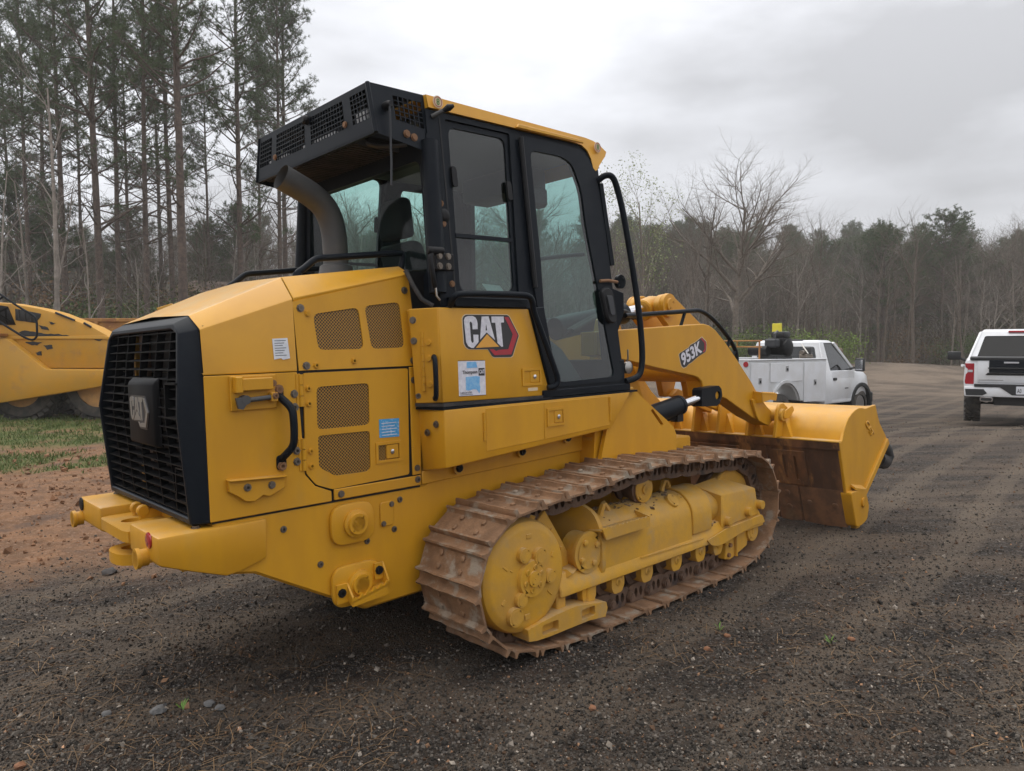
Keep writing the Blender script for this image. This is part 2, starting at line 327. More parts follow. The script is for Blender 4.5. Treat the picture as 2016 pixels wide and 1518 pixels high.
def ground_material():
    m = bpy.data.materials.new('ground_cover'); m.use_nodes = True; t = m.node_tree; n = t.nodes; l = t.links.new; p = n['Principled BSDF']
    p.inputs['Roughness'].default_value = .9; p.inputs['Specular IOR Level'].default_value = .25
    tc = n.new('ShaderNodeTexCoord'); at = n.new('ShaderNodeVertexColor'); at.layer_name = 'zones'; sp = n.new('ShaderNodeSeparateColor'); l(at.outputs[0], sp.inputs[0])
    mp = n.new('ShaderNodeMapping'); mp.inputs['Rotation'].default_value = (0, 0, math.radians(-49)); mp.inputs['Scale'].default_value = (.25, 2.6, 1); l(tc.outputs['Object'], mp.inputs[0])
    def nz(sc, d=6, r=.6, vec=None):
        z = n.new('ShaderNodeTexNoise'); z.inputs['Scale'].default_value = sc; z.inputs['Detail'].default_value = d; z.inputs['Roughness'].default_value = r; l(vec or tc.outputs['Object'], z.inputs[0]); return z.outputs[0]
    def mr(v, a, b, c=0., d=1.):
        r = n.new('ShaderNodeMapRange'); r.inputs[1].default_value = a; r.inputs[2].default_value = b; r.inputs[3].default_value = c; r.inputs[4].default_value = d; r.interpolation_type = 'SMOOTHSTEP'; l(v, r.inputs[0]); return r.outputs[0]
    def mix(f, a, b, bl='MIX'):
        x = n.new('ShaderNodeMix'); x.data_type = 'RGBA'; x.blend_type = bl
        if isinstance(f, float): x.inputs[0].default_value = f
        else: l(f, x.inputs[0])
        for s, i in ((a, 6), (b, 7)):
            if isinstance(s, tuple): x.inputs[i].default_value = (*s, 1)
            else: l(s, x.inputs[i])
        return x.outputs[2]
    v1 = n.new('ShaderNodeTexVoronoi'); v1.inputs['Scale'].default_value = 85; l(tc.outputs['Object'], v1.inputs[0])
    v2 = n.new('ShaderNodeTexVoronoi'); v2.inputs['Scale'].default_value = 34; l(tc.outputs['Object'], v2.inputs[0])
    s1 = n.new('ShaderNodeSeparateColor'); l(v1.outputs['Color'], s1.inputs[0])
    a = mix(mr(nz(26), .35, .65), (.018, .014, .0115), (.046, .034, .025))
    a = mix(mr(s1.outputs[0], .72, .98, 0, .75), a, (.16, .145, .135))
    a = mix(mr(s1.outputs[1], .6, 1., 0, .8), a, (.018, .017, .017))
    a = mix(mr(nz(1.1, 4), .48, .72, 0, .6), a, (.105, .066, .042))
    a = mix(mr(nz(.9, 5, .6, mp.outputs[0]), .40, .64, 0, .7), a, (.125, .094, .068)); wv = n.new('ShaderNodeTexWave'); wv.inputs['Scale'].default_value = .42; wv.inputs['Distortion'].default_value = 2.2; wv.inputs['Detail'].default_value = 3; wv.inputs['Detail Scale'].default_value = .6; wv.bands_direction = 'Y'; m2 = n.new('ShaderNodeMapping'); m2.inputs['Rotation'].default_value = (0, 0, math.radians(-49)); l(tc.outputs['Object'], m2.inputs[0]); l(m2.outputs[0], wv.inputs[0]); a = mix(mr(wv.outputs['Fac'], .62, .9, 0, .5), a, (.145, .112, .082))
    tn = mix(mr(nz(.35, 6, .65), .38, .62), (.085, .064, .048), (.19, .145, .105)); tn = mix(mr(nz(9), .45, .7, 0, .5), tn, (.15, .12, .095)); a = mix(sp.outputs[2], a, tn)
    dr = mix(mr(nz(5), .35, .65), (.265, .138, .070), (.165, .09, .05)); dr = mix(mr(nz(34), .5, .75), dr, (.34, .22, .145))
    dr = mix(mr(nz(1.3, 5, .6), .52, .66, 0, .7), dr, (.085, .06, .048)); a = mix(sp.outputs[0], a, dr)
    gr = mix(mr(nz(4), .35, .65), (.055, .098, .018), (.11, .135, .035)); gr = mix(mr(nz(21), .5, .7), gr, (.17, .13, .075)); a = mix(sp.outputs[1], a, gr)
    wd = mix(mr(nz(2.5), .35, .65), (.060, .044, .032), (.085, .064, .045)); wd = mix(mr(nz(.5), .5, .62), wd, (.05, .06, .022)); a = mix(at.outputs[1], a, wd)
    l(a, p.inputs['Base Color'])
    hb = n.new('ShaderNodeMath'); hb.operation = 'MULTIPLY_ADD'; l(v2.outputs['Distance'], hb.inputs[0]); hb.inputs[1].default_value = -.5; l(nz(60, 8, .7), hb.inputs[2])
    h2 = n.new('ShaderNodeMath'); h2.operation = 'MULTIPLY_ADD'; l(v1.outputs['Distance'], h2.inputs[0]); h2.inputs[1].default_value = -.6; l(hb.outputs[0], h2.inputs[2])
    b = n.new('ShaderNodeBump'); b.inputs['Strength'].default_value = .9; b.inputs['Distance'].default_value = .022; l(h2.outputs[0], b.inputs['Height']); l(b.outputs[0], p.inputs['Normal'])
    MATS['ground_cover'] = m
ground_material()
tag(link('ground', gme, 'ground_cover'), kind='structure')
def attrmat(name, rough=.85):
    m = bpy.data.materials.new(name); m.use_nodes = True; t = m.node_tree; p = t.nodes['Principled BSDF']; p.inputs['Roughness'].default_value = rough; p.inputs['Specular IOR Level'].default_value = .3
    a = t.nodes.new('ShaderNodeVertexColor'); a.layer_name = 'tone'; t.links.new(a.outputs[0], p.inputs['Base Color']); MATS[name] = m
attrmat('stone_mix'); attrmat('straw_mix'); attrmat('leaf_mix', .7)
def scatter_px(n, y0, y1, x0=-80, x1=2096, pw=1.):       # points on the ground, about evenly spread in what the camera sees
    py = y0 + (y1 - y0) * rng.random(n) ** pw; px = x0 + (x1 - x0) * rng.random(n); y = 1.6 * 1450 / (py - 684); return (px - 1008) / 1450 * y, y
def scatter_mesh(name, base, faces, P, R, Sc, tone, material, label_kind='stuff'):
    k = len(base); n = len(P); co_ = np.einsum('nij,kj->nki', R, base) * Sc[:, None, :] + P[:, None, :]
    f = (faces[None] + (np.arange(n) * k)[:, None, None]).reshape(-1, faces.shape[1]); me = np_mesh(name, co_.reshape(-1, 3), f)
    c = np.ones((n, k, 4), np.float32); c[:, :, :3] = tone[:, None, :]; me.color_attributes.new('tone', 'FLOAT_COLOR', 'POINT').data.foreach_set('color', c.ravel())
    return tag(link(name, me, material), kind=label_kind)
def rand_rot(n):
    q = rng.normal(size=(n, 4)); q /= np.linalg.norm(q, axis=1)[:, None]; w, x, y, z = q.T
    return np.stack([np.stack([1-2*(y*y+z*z), 2*(x*y-z*w), 2*(x*z+y*w)], -1), np.stack([2*(x*y+z*w), 1-2*(x*x+z*z), 2*(y*z-x*w)], -1), np.stack([2*(x*z-y*w), 2*(y*z+x*w), 1-2*(x*x+y*y)], -1)], 1)
octa = np.array([(1,0,0),(-1,0,0),(0,1,0),(0,-1,0),(0,0,1),(0,0,-1)], float) * [1, .8, .62]; of = np.array([(0,2,4),(2,1,4),(1,3,4),(3,0,4),(2,0,5),(1,2,5),(3,1,5),(0,3,5)])
n = 105000; x, y = scatter_px(n, 800, 1560, pw=.8); r = np.clip(rng.lognormal(math.log(.0038), .5, n), .0018, .018) * (1 + .05 * y)
d_ = masks(x, y)[0]; keep = rng.random(n) > d_ * .85; x, y, r = x[keep], y[keep], r[keep]; n = len(x)
g_ = np.clip(rng.lognormal(math.log(.046), .75, n), .014, .40); far_ = np.clip((y - 4.5) / 5, 0, .85); g_ = g_ * (1 - far_) + .075 * far_; tone = np.stack([g_ * 1.17, g_, g_ * .82], 1); rd = rng.random(n) < .10; tone[rd] = tone[rd] * [1.5, 1.0, .7]
scatter_mesh('gravel', octa, of, np.stack([x, y, gh(x, y) + r * .3], 1), rand_rot(n), np.stack([r] * 3, 1) * rng.uniform(.7, 1.3, (n, 3)), tone, 'stone_mix')
# clods of red clay on the left-hand dirt
n = 2600; y = rng.uniform(5, 13, n); x = -rng.uniform(2.4, 9.5, n); d_ = masks(x, y)[0]; keep = rng.random(n) < d_; x, y = x[keep], y[keep]; n = len(x)
r = np.clip(rng.lognormal(math.log(.018), .6, n), .006, .07); t_ = rng.uniform(.7, 1.25, n)[:, None] * np.array([.21, .108, .056])
scatter_mesh('clay_clods', octa, of, np.stack([x, y, gh(x, y) + r * .2], 1), rand_rot(n), np.stack([r] * 3, 1), t_, 'stone_mix')
# pine straw: thin bent strips
sb = np.array([(-.5, -.5, 0), (-.5, .5, 0), (0, -.5, .06), (0, .5, .06), (.5, -.5, 0), (.5, .5, 0)]); sf = np.array([(0, 2, 3, 1), (2, 4, 5, 3)])
n = 3400; x, y = scatter_px(n, 860, 1540, pw=1.); pt = fbm(x * 1.3, y * 1.3, 31) + .22 * sm(1.0, -2.5, x) ; keep = pt > .54 + rng.normal(0, .05, n); x, y = x[keep], y[keep]; n = len(x)
a_ = rng.uniform(0, 2 * math.pi, n); ca, sa, zz, oo = np.cos(a_), np.sin(a_), np.zeros(n), np.ones(n); Rz = np.stack([np.stack([ca, -sa, zz], -1), np.stack([sa, ca, zz], -1), np.stack([zz, zz, oo], -1)], 1)
ln = rng.uniform(.05, .16, n); Sc = np.stack([ln, np.full(n, .0021) * (1 + .06 * y), ln], 1)
co_ = np.einsum('nij,kj->nki', Rz, np.ones((1, 3)))  # rotation applied after scaling below
base = sb[None] * Sc[:, None, :]; base = np.einsum('nij,nkj->nki', Rz, base) + np.stack([x, y, gh(x, y) + .006], 1)[:, None, :]
me = np_mesh('pine_straw', base.reshape(-1, 3), (sf[None] + (np.arange(n) * 6)[:, None, None]).reshape(-1, 4))
c = np.ones((n, 6, 4), np.float32); c[:, :, :3] = (rng.uniform(.6, 1.25, n)[:, None] * np.array([.20, .125, .065]))[:, None, :]; me.color_attributes.new('tone', 'FLOAT_COLOR', 'POINT').data.foreach_set('color', c.ravel()); tag(link('pine_straw', me, 'straw_mix'), kind='stuff')
# grass blades on the left
n = 42000; y = rng.uniform(10, 21, n); x = -rng.uniform(3.4, 14.5, n) * y / 14; gm = masks(x, y)[1]; keep = rng.random(n) < gm * .9; x, y = x[keep], y[keep]; n = len(x)
a_ = rng.uniform(0, 2 * math.pi, n); h_ = rng.uniform(.03, .10, n); w_ = .006 + .0005 * y; z0 = gh(x, y)
tri = np.stack([np.stack([x - np.cos(a_) * w_, y - np.sin(a_) * w_, z0], 1), np.stack([x + np.cos(a_) * w_, y + np.sin(a_) * w_, z0], 1), np.stack([x + rng.normal(0, .03, n), y + rng.normal(0, .03, n), z0 + h_], 1)], 1)
me = np_mesh('grass', tri.reshape(-1, 3), np.arange(n * 3).reshape(-1, 3)); c = np.ones((n, 3, 4), np.float32); mixv = rng.random(n)[:, None]; c[:, :, :3] = (np.array([.06, .105, .02]) * mixv + np.array([.14, .15, .05]) * (1 - mixv))[:, None, :]
me.color_attributes.new('tone', 'FLOAT_COLOR', 'POINT').data.foreach_set('color', c.ravel()); tag(link('grass', me, 'leaf_mix'), kind='stuff')

# ================================================================ trees
mat('bark_pine', (.13, .095, .075), .9, col2=(.075, .057, .047), nscale=7, bump=.6, bscale=18, rand=1)
mat('bark_grey', (.20, .165, .13), .9, col2=(.125, .10, .08), nscale=5, bump=.4, bscale=14, rand=1)
mat('bark_pale', (.29, .25, .215), .9, col2=(.18, .155, .13), nscale=4, bump=.3, rand=1)
mat('bark_brown', (.145, .112, .084), .9, col2=(.095, .073, .055), nscale=5, rand=1)
class Tree:
    def __init__(s, seed): s.r = np.random.default_rng(seed); s.tubes = []; s.tips = []
    def tube(s, pts, rads): s.tubes.append((np.array(pts), np.array(rads)))
    def grow(s, p, d, L, r, lv, P):
        R = s.r; k = 5 if lv < 2 else (4 if lv < 3 else 3); pts = [np.array(p, float)]; d = np.array(d, float); rad = [r]; dirs = [d]
        for i in range(k):
            d = d + R.normal(0, P['wob'], 3) * (1 if lv else .35) + np.array([0, 0, P['up'] * (1 if lv else .2)]); d /= np.linalg.norm(d)
            pts.append(pts[-1] + d * L / k); rad.append(r * (1 - (i + 1) / k * P['taper'])); dirs.append(d)
        s.tube(pts, rad)
        if lv >= P['lv']: s.tips.append((pts[-1], d)); return
        n = P['n'][lv]
        for j in range(n):
            t = P['t0'][lv] + (1 - P['t0'][lv]) * (j + R.random()) / n; f = t * k; i = min(int(f), k - 1); q = pts[i] + (pts[i + 1] - pts[i]) * (f - i); rr = rad[i] + (rad[i + 1] - rad[i]) * (f - i)
            ax = R.normal(size=3); dd = dirs[i]; ax -= dd * ax.dot(dd); ax /= np.linalg.norm(ax); an = math.radians(R.uniform(*P['ang'][lv])); nd = dd * math.cos(an) + ax * math.sin(an)
            if nd[2] < -.25: nd[2] *= -.4
            s.grow(q, nd / np.linalg.norm(nd), L * R.uniform(*P['len'][lv]) * (1 - .35 * (t - P['t0'][lv])), rr * R.uniform(*P.get('rk', (.45, .68))), lv + 1, P)
def tubes_mesh(name, tubes, smooth=True):
    V, F, off = [], [], 0
    for pts, rad in tubes:
        k = len(pts); n = 9 if rad[0] > .11 else (5 if rad[0] > .035 else 3)
        d = np.gradient(pts, axis=0); d /= np.linalg.norm(d, axis=1)[:, None] + 1e-9
        u = np.cross(d, [.31, .87, .38]); u /= np.linalg.norm(u, axis=1)[:, None] + 1e-9; w = np.cross(d, u)
        a = np.arange(n) * 2 * math.pi / n; ring = pts[:, None, :] + (u[:, None, :] * np.cos(a)[None, :, None] + w[:, None, :] * np.sin(a)[None, :, None]) * rad[:, None, None]
        V.append(ring.reshape(-1, 3)); i0 = off + (np.arange(k - 1)[:, None] * n + np.arange(n)[None, :]); j = (np.arange(n) + 1) % n; i1 = off + (np.arange(k - 1)[:, None] * n + j[None, :])
        F.append(np.stack([i0, i1, i1 + n, i0 + n], -1).reshape(-1, 4)); off += k * n
    return np_mesh(name, np.concatenate(V), np.concatenate(F), smooth)
def needle_mesh(name, tips, rg, per=16, L=.21, w=.011, cols=((.046, .076, .030), (.092, .128, .050))):
    n = len(tips); P = np.array([t[0] for t in tips]); Dn = np.array([t[1] for t in tips]); dirs = rg.normal(size=(n, per, 3)); dirs /= np.linalg.norm(dirs, axis=2)[:, :, None]
    dirs = dirs + Dn[:, None, :] * .75; dirs /= np.linalg.norm(dirs, axis=2)[:, :, None]; side = np.cross(dirs, rg.normal(size=(n, per, 3))); side /= np.linalg.norm(side, axis=2)[:, :, None] + 1e-9
    ln = L * rg.uniform(.6, 1.2, (n, per, 1)); b = P[:, None, :] + dirs * .02; T = np.stack([b - side * w, b + side * w, P[:, None, :] + dirs * ln + np.array([0, 0, .02])], 2)
    me = np_mesh(name, T.reshape(-1, 3), np.arange(n * per * 3).reshape(-1, 3)); m = rg.random((n, 1, 1)) * .7 + rg.random((n, per, 1)) * .3; cc = np.array(cols[0]) * (1 - m) + np.array(cols[1]) * m
    c = np.ones((n, per, 3, 4), np.float32); c[..., :3] = cc[:, :, None, :]; me.color_attributes.new('tone', 'FLOAT_COLOR', 'POINT').data.foreach_set('color', c.ravel()); return me
def leaf_mesh(name, P, rg, size, cols, sq=1.):
    n = len(P); a = rg.normal(size=(n, 3)); a /= np.linalg.norm(a, axis=1)[:, None]; b = np.cross(a, rg.normal(size=(n, 3))); b /= np.linalg.norm(b, axis=1)[:, None]; s = size * rg.uniform(.6, 1.3, (n, 1))
    Q = np.stack([P - a * s, P + b * s * .5 * sq, P + a * s, P - b * s * .5 * sq], 1); me = np_mesh(name, Q.reshape(-1, 3), np.arange(n * 4).reshape(-1, 4)); m = rg.random((n, 1))
    c = np.ones((n, 4, 4), np.float32); c[..., :3] = (np.array(cols[0]) * (1 - m) + np.array(cols[1]) * m)[:, None, :]; me.color_attributes.new('tone', 'FLOAT_COLOR', 'POINT').data.foreach_set('color', c.ravel()); return me
def pine(seed, H=24, r0=.19, base=.46, rad=2.5, dead=.26, per=16, fine=1.):
    T = Tree(seed); R = T.r; k = 14; ph = R.uniform(0, 6.28); z = np.linspace(0, H, k + 1); bx = np.cumsum(R.normal(0, .022, k + 1)); by = np.cumsum(R.normal(0, .022, k + 1)); bx -= bx[0]; by -= by[0]
    tr = np.stack([bx, by, z], 1); rr = r0 * (1 - .82 * (z / H) ** 1.1); rr[0] *= 1.12
    trunk = [(tr, rr)]; cr = []; tips = []
    def at(h): i = min(int(h / H * k), k - 1); f = h / H * k - i; return tr[i] * (1 - f) + tr[i + 1] * f
    h = dead * H
    while h < H * .985:
        t = (h / H - base) / (1 - base); live = t > 0
        for _ in range(R.integers(1, 4) if live else R.integers(0, 3)):
            az_ = R.uniform(0, 6.283); L = (rad * (1 - t ** 2.0) ** .7 * R.uniform(.55, 1.15) + .35) if live else R.uniform(.7, rad * 1.25)
            el_ = (.35 + .6 * max(t, 0)) if live else R.uniform(.1, .75); p = at(h); d = np.array([math.cos(az_) * math.cos(el_), math.sin(az_) * math.cos(el_), math.sin(el_)]); pts = [p]
            for i in range(5): d = d + R.normal(0, .11, 3) + [0, 0, .07 if live else 0]; d /= np.linalg.norm(d); pts.append(pts[-1] + d * L / 5)
            b0 = .018 + .016 * L * (1 - h / H * .6); cr.append((np.array(pts), np.linspace(b0, .008, 6)))
            if live or R.random() < .25:
                m = int((5 + 7 * L) * fine)
                for j in range(m):
                    f = R.uniform(.22 if t > .5 else .4, 1) * 5; i = min(int(f), 4); q = pts[i] + (pts[i + 1] - pts[i]) * (f - i); sd = R.normal(0, 1, 3); sd[2] = abs(sd[2]) * .6 + .15; sd /= np.linalg.norm(sd); sl_ = R.uniform(.18, .62); e_ = q + sd * sl_
                    cr.append((np.array([q, (q + e_) / 2 + R.normal(0, .03, 3), e_]), np.array([.010, .008, .005]))); tips.append((e_, sd))
                    if R.random() < .8: tips.append(((q + e_) / 2, sd))
                tips.append((pts[-1], d))
            else:
                for j in range(7): q = pts[R.integers(1, 6)]; e_ = q + R.normal(0, .30, 3) + d * .3 + [0, 0, .12]; cr.append((np.array([q, (q + e_) / 2 + R.normal(0, .04, 3), e_]), np.array([.009, .007, .004])))
        h += R.uniform(.24, .52) if live else R.uniform(.15, .5)
    return tubes_mesh('trunk', trunk), tubes_mesh('branches', cr), needle_mesh('needles', tips, R, per)
def tree_thing(name, meshes, mats_, loc, rz, sc, label, cat='tree', group=None, names=('trunk', 'branches', 'crown')):
    o = bpy.data.objects.new(name, None); C.objects.link(o); o.location = loc; o.rotation_euler = (random.uniform(-.012, .012), random.uniform(-.012, .012), rz); o.scale = sc; tag(o, label, cat, group)
    for me, m_, nm in zip(meshes, mats_, names):
        if not me.materials: me.materials.append(MATS[m_])
        c = bpy.data.objects.new(nm, me); C.objects.link(c); c.parent = o
    return o
def at_px(px, d): return ((px - 1008) / 1450 * d, d)
def gz(x, y): return float(gh0(x, y)) - .05
PINES = [pine(11 + i, H=24 + i % 3, r0=(.17, .155, .18, .16, .21)[i], base=(.47, .52, .44, .5, .48)[i], rad=(2.6, 2.3, 2.9, 2.4, 3.0)[i], per=13) for i in range(5)]
NM = ('bark_pine', 'bark_pine', 'leaf_mix'); PN = ('trunk', 'branches', 'crown')
front = [(5, 43, 2, .95, 'tall pine at the left edge of the photo, its trunk behind the black handrail'), (62, 41, 1, .92, 'tall pine with a slim trunk, second from the left edge'), (135, 37, 0, .97, 'dark trunked pine just right of the pale bare trunk on the left'),
 (203, 33, 2, 1., 'straight pine with a thick trunk above the left end of the rusty dump body'), (232, 39, 3, 1., 'slim straight pine close to the right of a thick trunked pine'), (291, 36, 1, 1., 'straight dark pine above the middle of the rusty dump body'),
 (341, 40, 3, 1.02, 'slim pine just left of the thickest pine trunk'), (367, 30, 4, .96, 'pine with the thickest trunk, standing in front of the small house'), (479, 38, 0, 1.02, 'tall pine standing free left of the exhaust stack'), (551, 44, 1, .98, 'pine whose trunk meets the rear edge of the cab canopy'), (566, 47, 2, .98, 'rightmost tall pine, its crown against open sky behind the cab canopy'), (520, 52, 3, .9, 'smaller pine between two tall pines left of the cab'),
 (258, 50, 0, .92, 'slender pine set back behind the front row of pines'), (163, 52, 3, .95, 'shaded pine set back behind two straight pines on the left'), (415, 54, 1, .86, 'shorter pine set back right of the thickest pine'), (322, 53, 4, .86, 'bushy pine set back between two slim pines'), (30, 52, 0, .95, 'dense pine set back near the left edge'), (95, 50, 4, .93, 'broad crowned pine set back on the left')]
for i, (px, d, k, s_, lb) in enumerate(front):
    x, y = at_px(px, d); tree_thing('pine_tree', PINES[k], NM, (x, y, gz(x, y)), random.uniform(0, 6.28), (s_, s_, s_), lb, group='pines on the left')
# bare deciduous templates
PB = dict(wob=.13, up=.05, taper=.75, lv=4, n=(9, 6, 5, 4), t0=(.35, .25, .2, .2), ang=((25, 55), (25, 60), (25, 60), (25, 60)), len=((.38, .6), (.45, .7), (.45, .7), (.45, .75)))
def bare(seed, H=12, r0=.14, **kw):
    P = dict(PB); P.update(kw); T = Tree(seed); T.grow((0, 0, 0), (0, 0, 1), H * .82, r0, 0, P); return T
BT = []
for i in range(6):
    T = bare(50 + i, H=(12, 13, 10, 14, 11, 9)[i], r0=(.13, .15, .10, .16, .11, .08)[i], lv=3 + (i % 2 == 0), t0=((.35, .5, .25, .45, .3, .2)[i], .25, .2, .2)); BT.append(T)
BM_ = []
for T in BT: BM_.append((tubes_mesh('trunk', T.tubes[:1]), tubes_mesh('crown', T.tubes[1:]), tubes_mesh('bare_tree', T.tubes)))
# saplings and pale bare trunks at the left
SAP = []
for i in range(3):
    T = bare(80 + i, H=(13, 9, 7)[i], r0=(.11, .065, .05)[i], lv=3, n=(8, 5, 4), t0=(.3, .3, .2), ang=((25, 50), (25, 50), (30, 60)), len=((.22, .4), (.4, .6), (.4, .6))); SAP.append((tubes_mesh('trunk', T.tubes[:1]), tubes_mesh('crown', T.tubes[1:])))
for px, d, k, s_, lb in ((6, 30, 1, 1.25, 'pale bare sapling at the far left edge'), (60, 29, 1, 1.1, 'pale leaning bare sapling behind the black handrail'), (96, 31, 1, 1.15, 'thin straight bare sapling left of the pale trunk'), (122, 28, 0, 1.1, 'tall bare tree with a pale trunk on the left'), (176, 27, 2, 1.1, 'forked pale sapling leaning right in front of the pines'), (275, 30, 2, .95, 'thin bare sapling behind the rusty dump body'), (318, 31, 2, .9, 'spindly bare sapling bending over the rusty dump body'), (455, 46, 0, .75, 'bare grey tree between two pines left of the exhaust'), (590, 48, 0, .72, 'bare grey tree just left of the cab')):
    x, y = at_px(px, d); o = tree_thing('bare_sapling', SAP[k], ('bark_pale', 'bark_pale'), (x, y, gz(x, y)), random.uniform(0, 6.28), (s_, s_, s_), lb, group='pale saplings on the left', names=('trunk', 'crown'))
# the big bare oak and its neighbours on the right
TO = bare(437, H=13.2, r0=.27, lv=5, wob=.10, up=.05, n=(15, 8, 6, 4, 3), t0=(.30, .2, .15, .15, .15), ang=((32, 66), (25, 55), (25, 60), (25, 60), (25, 60)), len=((.46, .68), (.42, .64), (.42, .62), (.45, .7), (.5, .7)), rk=(.56, .80))
OAK = (tubes_mesh('trunk', TO.tubes[:1]), tubes_mesh('crown', TO.tubes[1:]))
def oak(px, d, s_, rz, lb): x, y = at_px(px, d); tree_thing('oak_tree', OAK, ('bark_grey', 'bark_grey'), (x, y, gz(x, y)), rz, (s_, s_, s_), lb, group='bare oaks on the right', names=('trunk', 'crown'))
oak(1447, 50, 1.0, 2.2, 'large bare oak with a wide crown standing above the service truck'); oak(1990, 62, .86, 4.4, 'bare oak behind the white pickup at the right edge'); oak(2090, 58, .9, 1.1, 'bare oak reaching in from outside the right edge'); oak(700, 60, .95, .4, 'bare oak seen through the cab windows'); oak(860, 52, .95, 3.3, 'bare oak right behind the cab, seen through its rear window'); oak(1060, 56, .95, 5.3, 'bare oak seen through the glass of the cab door')
def poplar(px, d, s_, seed, lb, leaf):
    T = bare(seed, H=13.5, r0=.13, lv=3, n=(16, 7, 5), t0=(.28, .25, .2), ang=((20, 40), (22, 45), (25, 50)), len=((.24, .42), (.35, .55), (.4, .6)), up=.10); R = T.r; ms = [tubes_mesh('trunk', T.tubes[:1]), tubes_mesh('branches', T.tubes[1:])]; nm = ['trunk', 'branches']; mm = ['bark_grey', 'bark_grey']
    if leaf:
        tp = np.array([t[0] for t in T.tips]); tp = np.repeat(tp, leaf, 0); tp += R.normal(0, .22, tp.shape); ms.append(leaf_mesh('leaves', tp, R, .062, ((.17, .21, .07), (.30, .34, .14)))); nm.append('crown'); mm.append('leaf_mix')
    x, y = at_px(px, d); tree_thing('budding_tree' if leaf else 'slender_bare_tree', ms, mm, (x, y, gz(x, y)), 1.3, (s_, s_, s_), lb, names=nm)
poplar(1262, 44, .93, 601, 'slim tree with fresh pale green buds right of the cab', 5)
poplar(1350, 49, .93, 605, 'slender bare tree between the budding tree and the large oak', 0); poplar(1385, 52, .88, 611, 'slim bare tree close to the left of the large oak', 0)
poplar(985, 58, .95, 617, 'budding tree seen through the cab side window', 3)
# pines of the right-hand ridge
RP = [pine(31 + i, H=12.5, r0=.17, base=.40, rad=3.7, dead=.25, per=20, fine=1.6) for i in range(2)]
for px, d, k, s_, lb in ((1735, 62, 0, .90, 'round topped pine standing above the tree line right of the service truck'), (1850, 64, 1, 1.0, 'broadest dark pine above the tree line near the white pickup'), (1815, 67, 0, .84, 'smaller dark pine touching the broadest pine on its left'), (1890, 68, 1, .82, 'smaller dark pine touching the broadest pine on its right'), (1620, 78, 0, .72, 'dark pine on the far ridge right of the large oak'), (1690, 82, 1, .74, 'dark pine on the far ridge left of the round topped pine'), (1560, 80, 0, .74, 'dark pine on the ridge behind the large oak crown'), (1660, 90, 1, .82, 'distant pine on the crest of the ridge'), (1290, 72, 1, .72, 'dark pine in the wood under the budding tree'), (1500, 66, 0, .55, 'low dark pine behind the cab of the service truck'), (1420, 74, 1, .8, 'dark pine behind the large oak trunk'), (420, 60, 0, .78, 'green pine with a low crown behind the front pines'), (270, 58, 1, .82, 'green bushy pine behind the slender pines on the left'), (40, 48, 0, .9, 'dark bushy pine low at the left edge'), (110, 54, 1, .9, 'dark bushy pine behind the pale trunk on the left')):
    x, y = at_px(px, d); tree_thing('ridge_pine', RP[k], NM, (x, y, gz(x, y)), random.uniform(0, 6.28), (s_ * 1.1, s_ * 1.1, s_), lb, group='dark pines in the wood')
# the wood: bare trees one by one, alike from here
cnt = 0; R = np.random.default_rng(99)
for k in range(6):
    for mm_ in BM_[k]:
        if not mm_.materials: mm_.materials.append(MATS[('bark_grey', 'bark_brown', 'bark_grey', 'bark_brown', 'bark_pale', 'bark_brown')[k]])
while cnt < 235:
    d = 53 + 50 * R.random() ** 1.25; px = R.uniform(-260, 2250); x, y = at_px(px, d)
    if px < 640 and R.random() < .45: continue
    k = int(R.integers(0, 6)); s_ = R.uniform(.62, .95) * (.9 if px > 1150 else .82)
    o = bpy.data.objects.new('bare_tree', BM_[k][2]); C.objects.link(o); o.location = (x, y, gz(x, y)); o.rotation_euler = (0, 0, R.uniform(0, 6.28)); o.scale = (s_ * 1.05, s_ * 1.05, s_)
    tag(o, 'grey brown leafless tree in the dense wood behind the yard', 'tree', 'leafless trees of the wood'); cnt += 1
# shrubs and saplings at the foot of the wood
def shrub(seed, n, h, w, cols, size=.06):
    R = np.random.default_rng(seed); c = R.normal(size=(14, 3)) * [w * .42, w * .42, h * .24] + [0, 0, h * .5]; P = c[R.integers(0, 14, n)] + R.normal(size=(n, 3)) * [w * .2, w * .2, h * .15]; P[:, 2] = np.abs(P[:, 2]); me = leaf_mesh('shrub', P, R, size, cols)
    T = bare(seed, H=h * 1.1, r0=.03, lv=2, n=(7, 5), t0=(.05, .2), ang=((20, 60), (20, 60)), len=((.5, .9), (.4, .7))); return me, tubes_mesh('stems', T.tubes)
SH = [shrub(1, 2600, 2.4, 2.2, ((.045, .072, .016), (.10, .14, .035))), shrub(2, 2200, 1.8, 2.0, ((.085, .135, .022), (.19, .26, .055))), shrub(3, 1500, 3.2, 2.6, ((.05, .05, .022), (.10, .09, .04)), .055), shrub(4, 1800, 2.6, 2.6, ((.10, .06, .03), (.17, .10, .05)), .06)]
for me, st in SH: me.materials.append(MATS['leaf_mix']); st.materials.append(MATS['bark_brown'])
def put_shrub(k, px, d, s_, label, group=None):
    x, y = at_px(px, d); o = bpy.data.objects.new('shrub', None); C.objects.link(o); o.location = (x, y, gz(x, y)); o.rotation_euler = (0, 0, random.uniform(0, 6.28)); o.scale = (s_, s_, s_); tag(o, label, 'shrub', group)
    for me, nm in zip(SH[k], ('foliage', 'stems')): c = bpy.data.objects.new(nm, me); C.objects.link(c); c.parent = o
put_shrub(1, 1660, 43, .95, 'bright green bush right of the service truck cab'); put_shrub(1, 1565, 46, 1.25, 'green bush showing above the service truck roof'); put_shrub(0, 1500, 47, 1.1, 'dark green bush left of the service truck roof'); put_shrub(1, 1465, 50, 1.0, 'light green bush beside the large oak trunk')
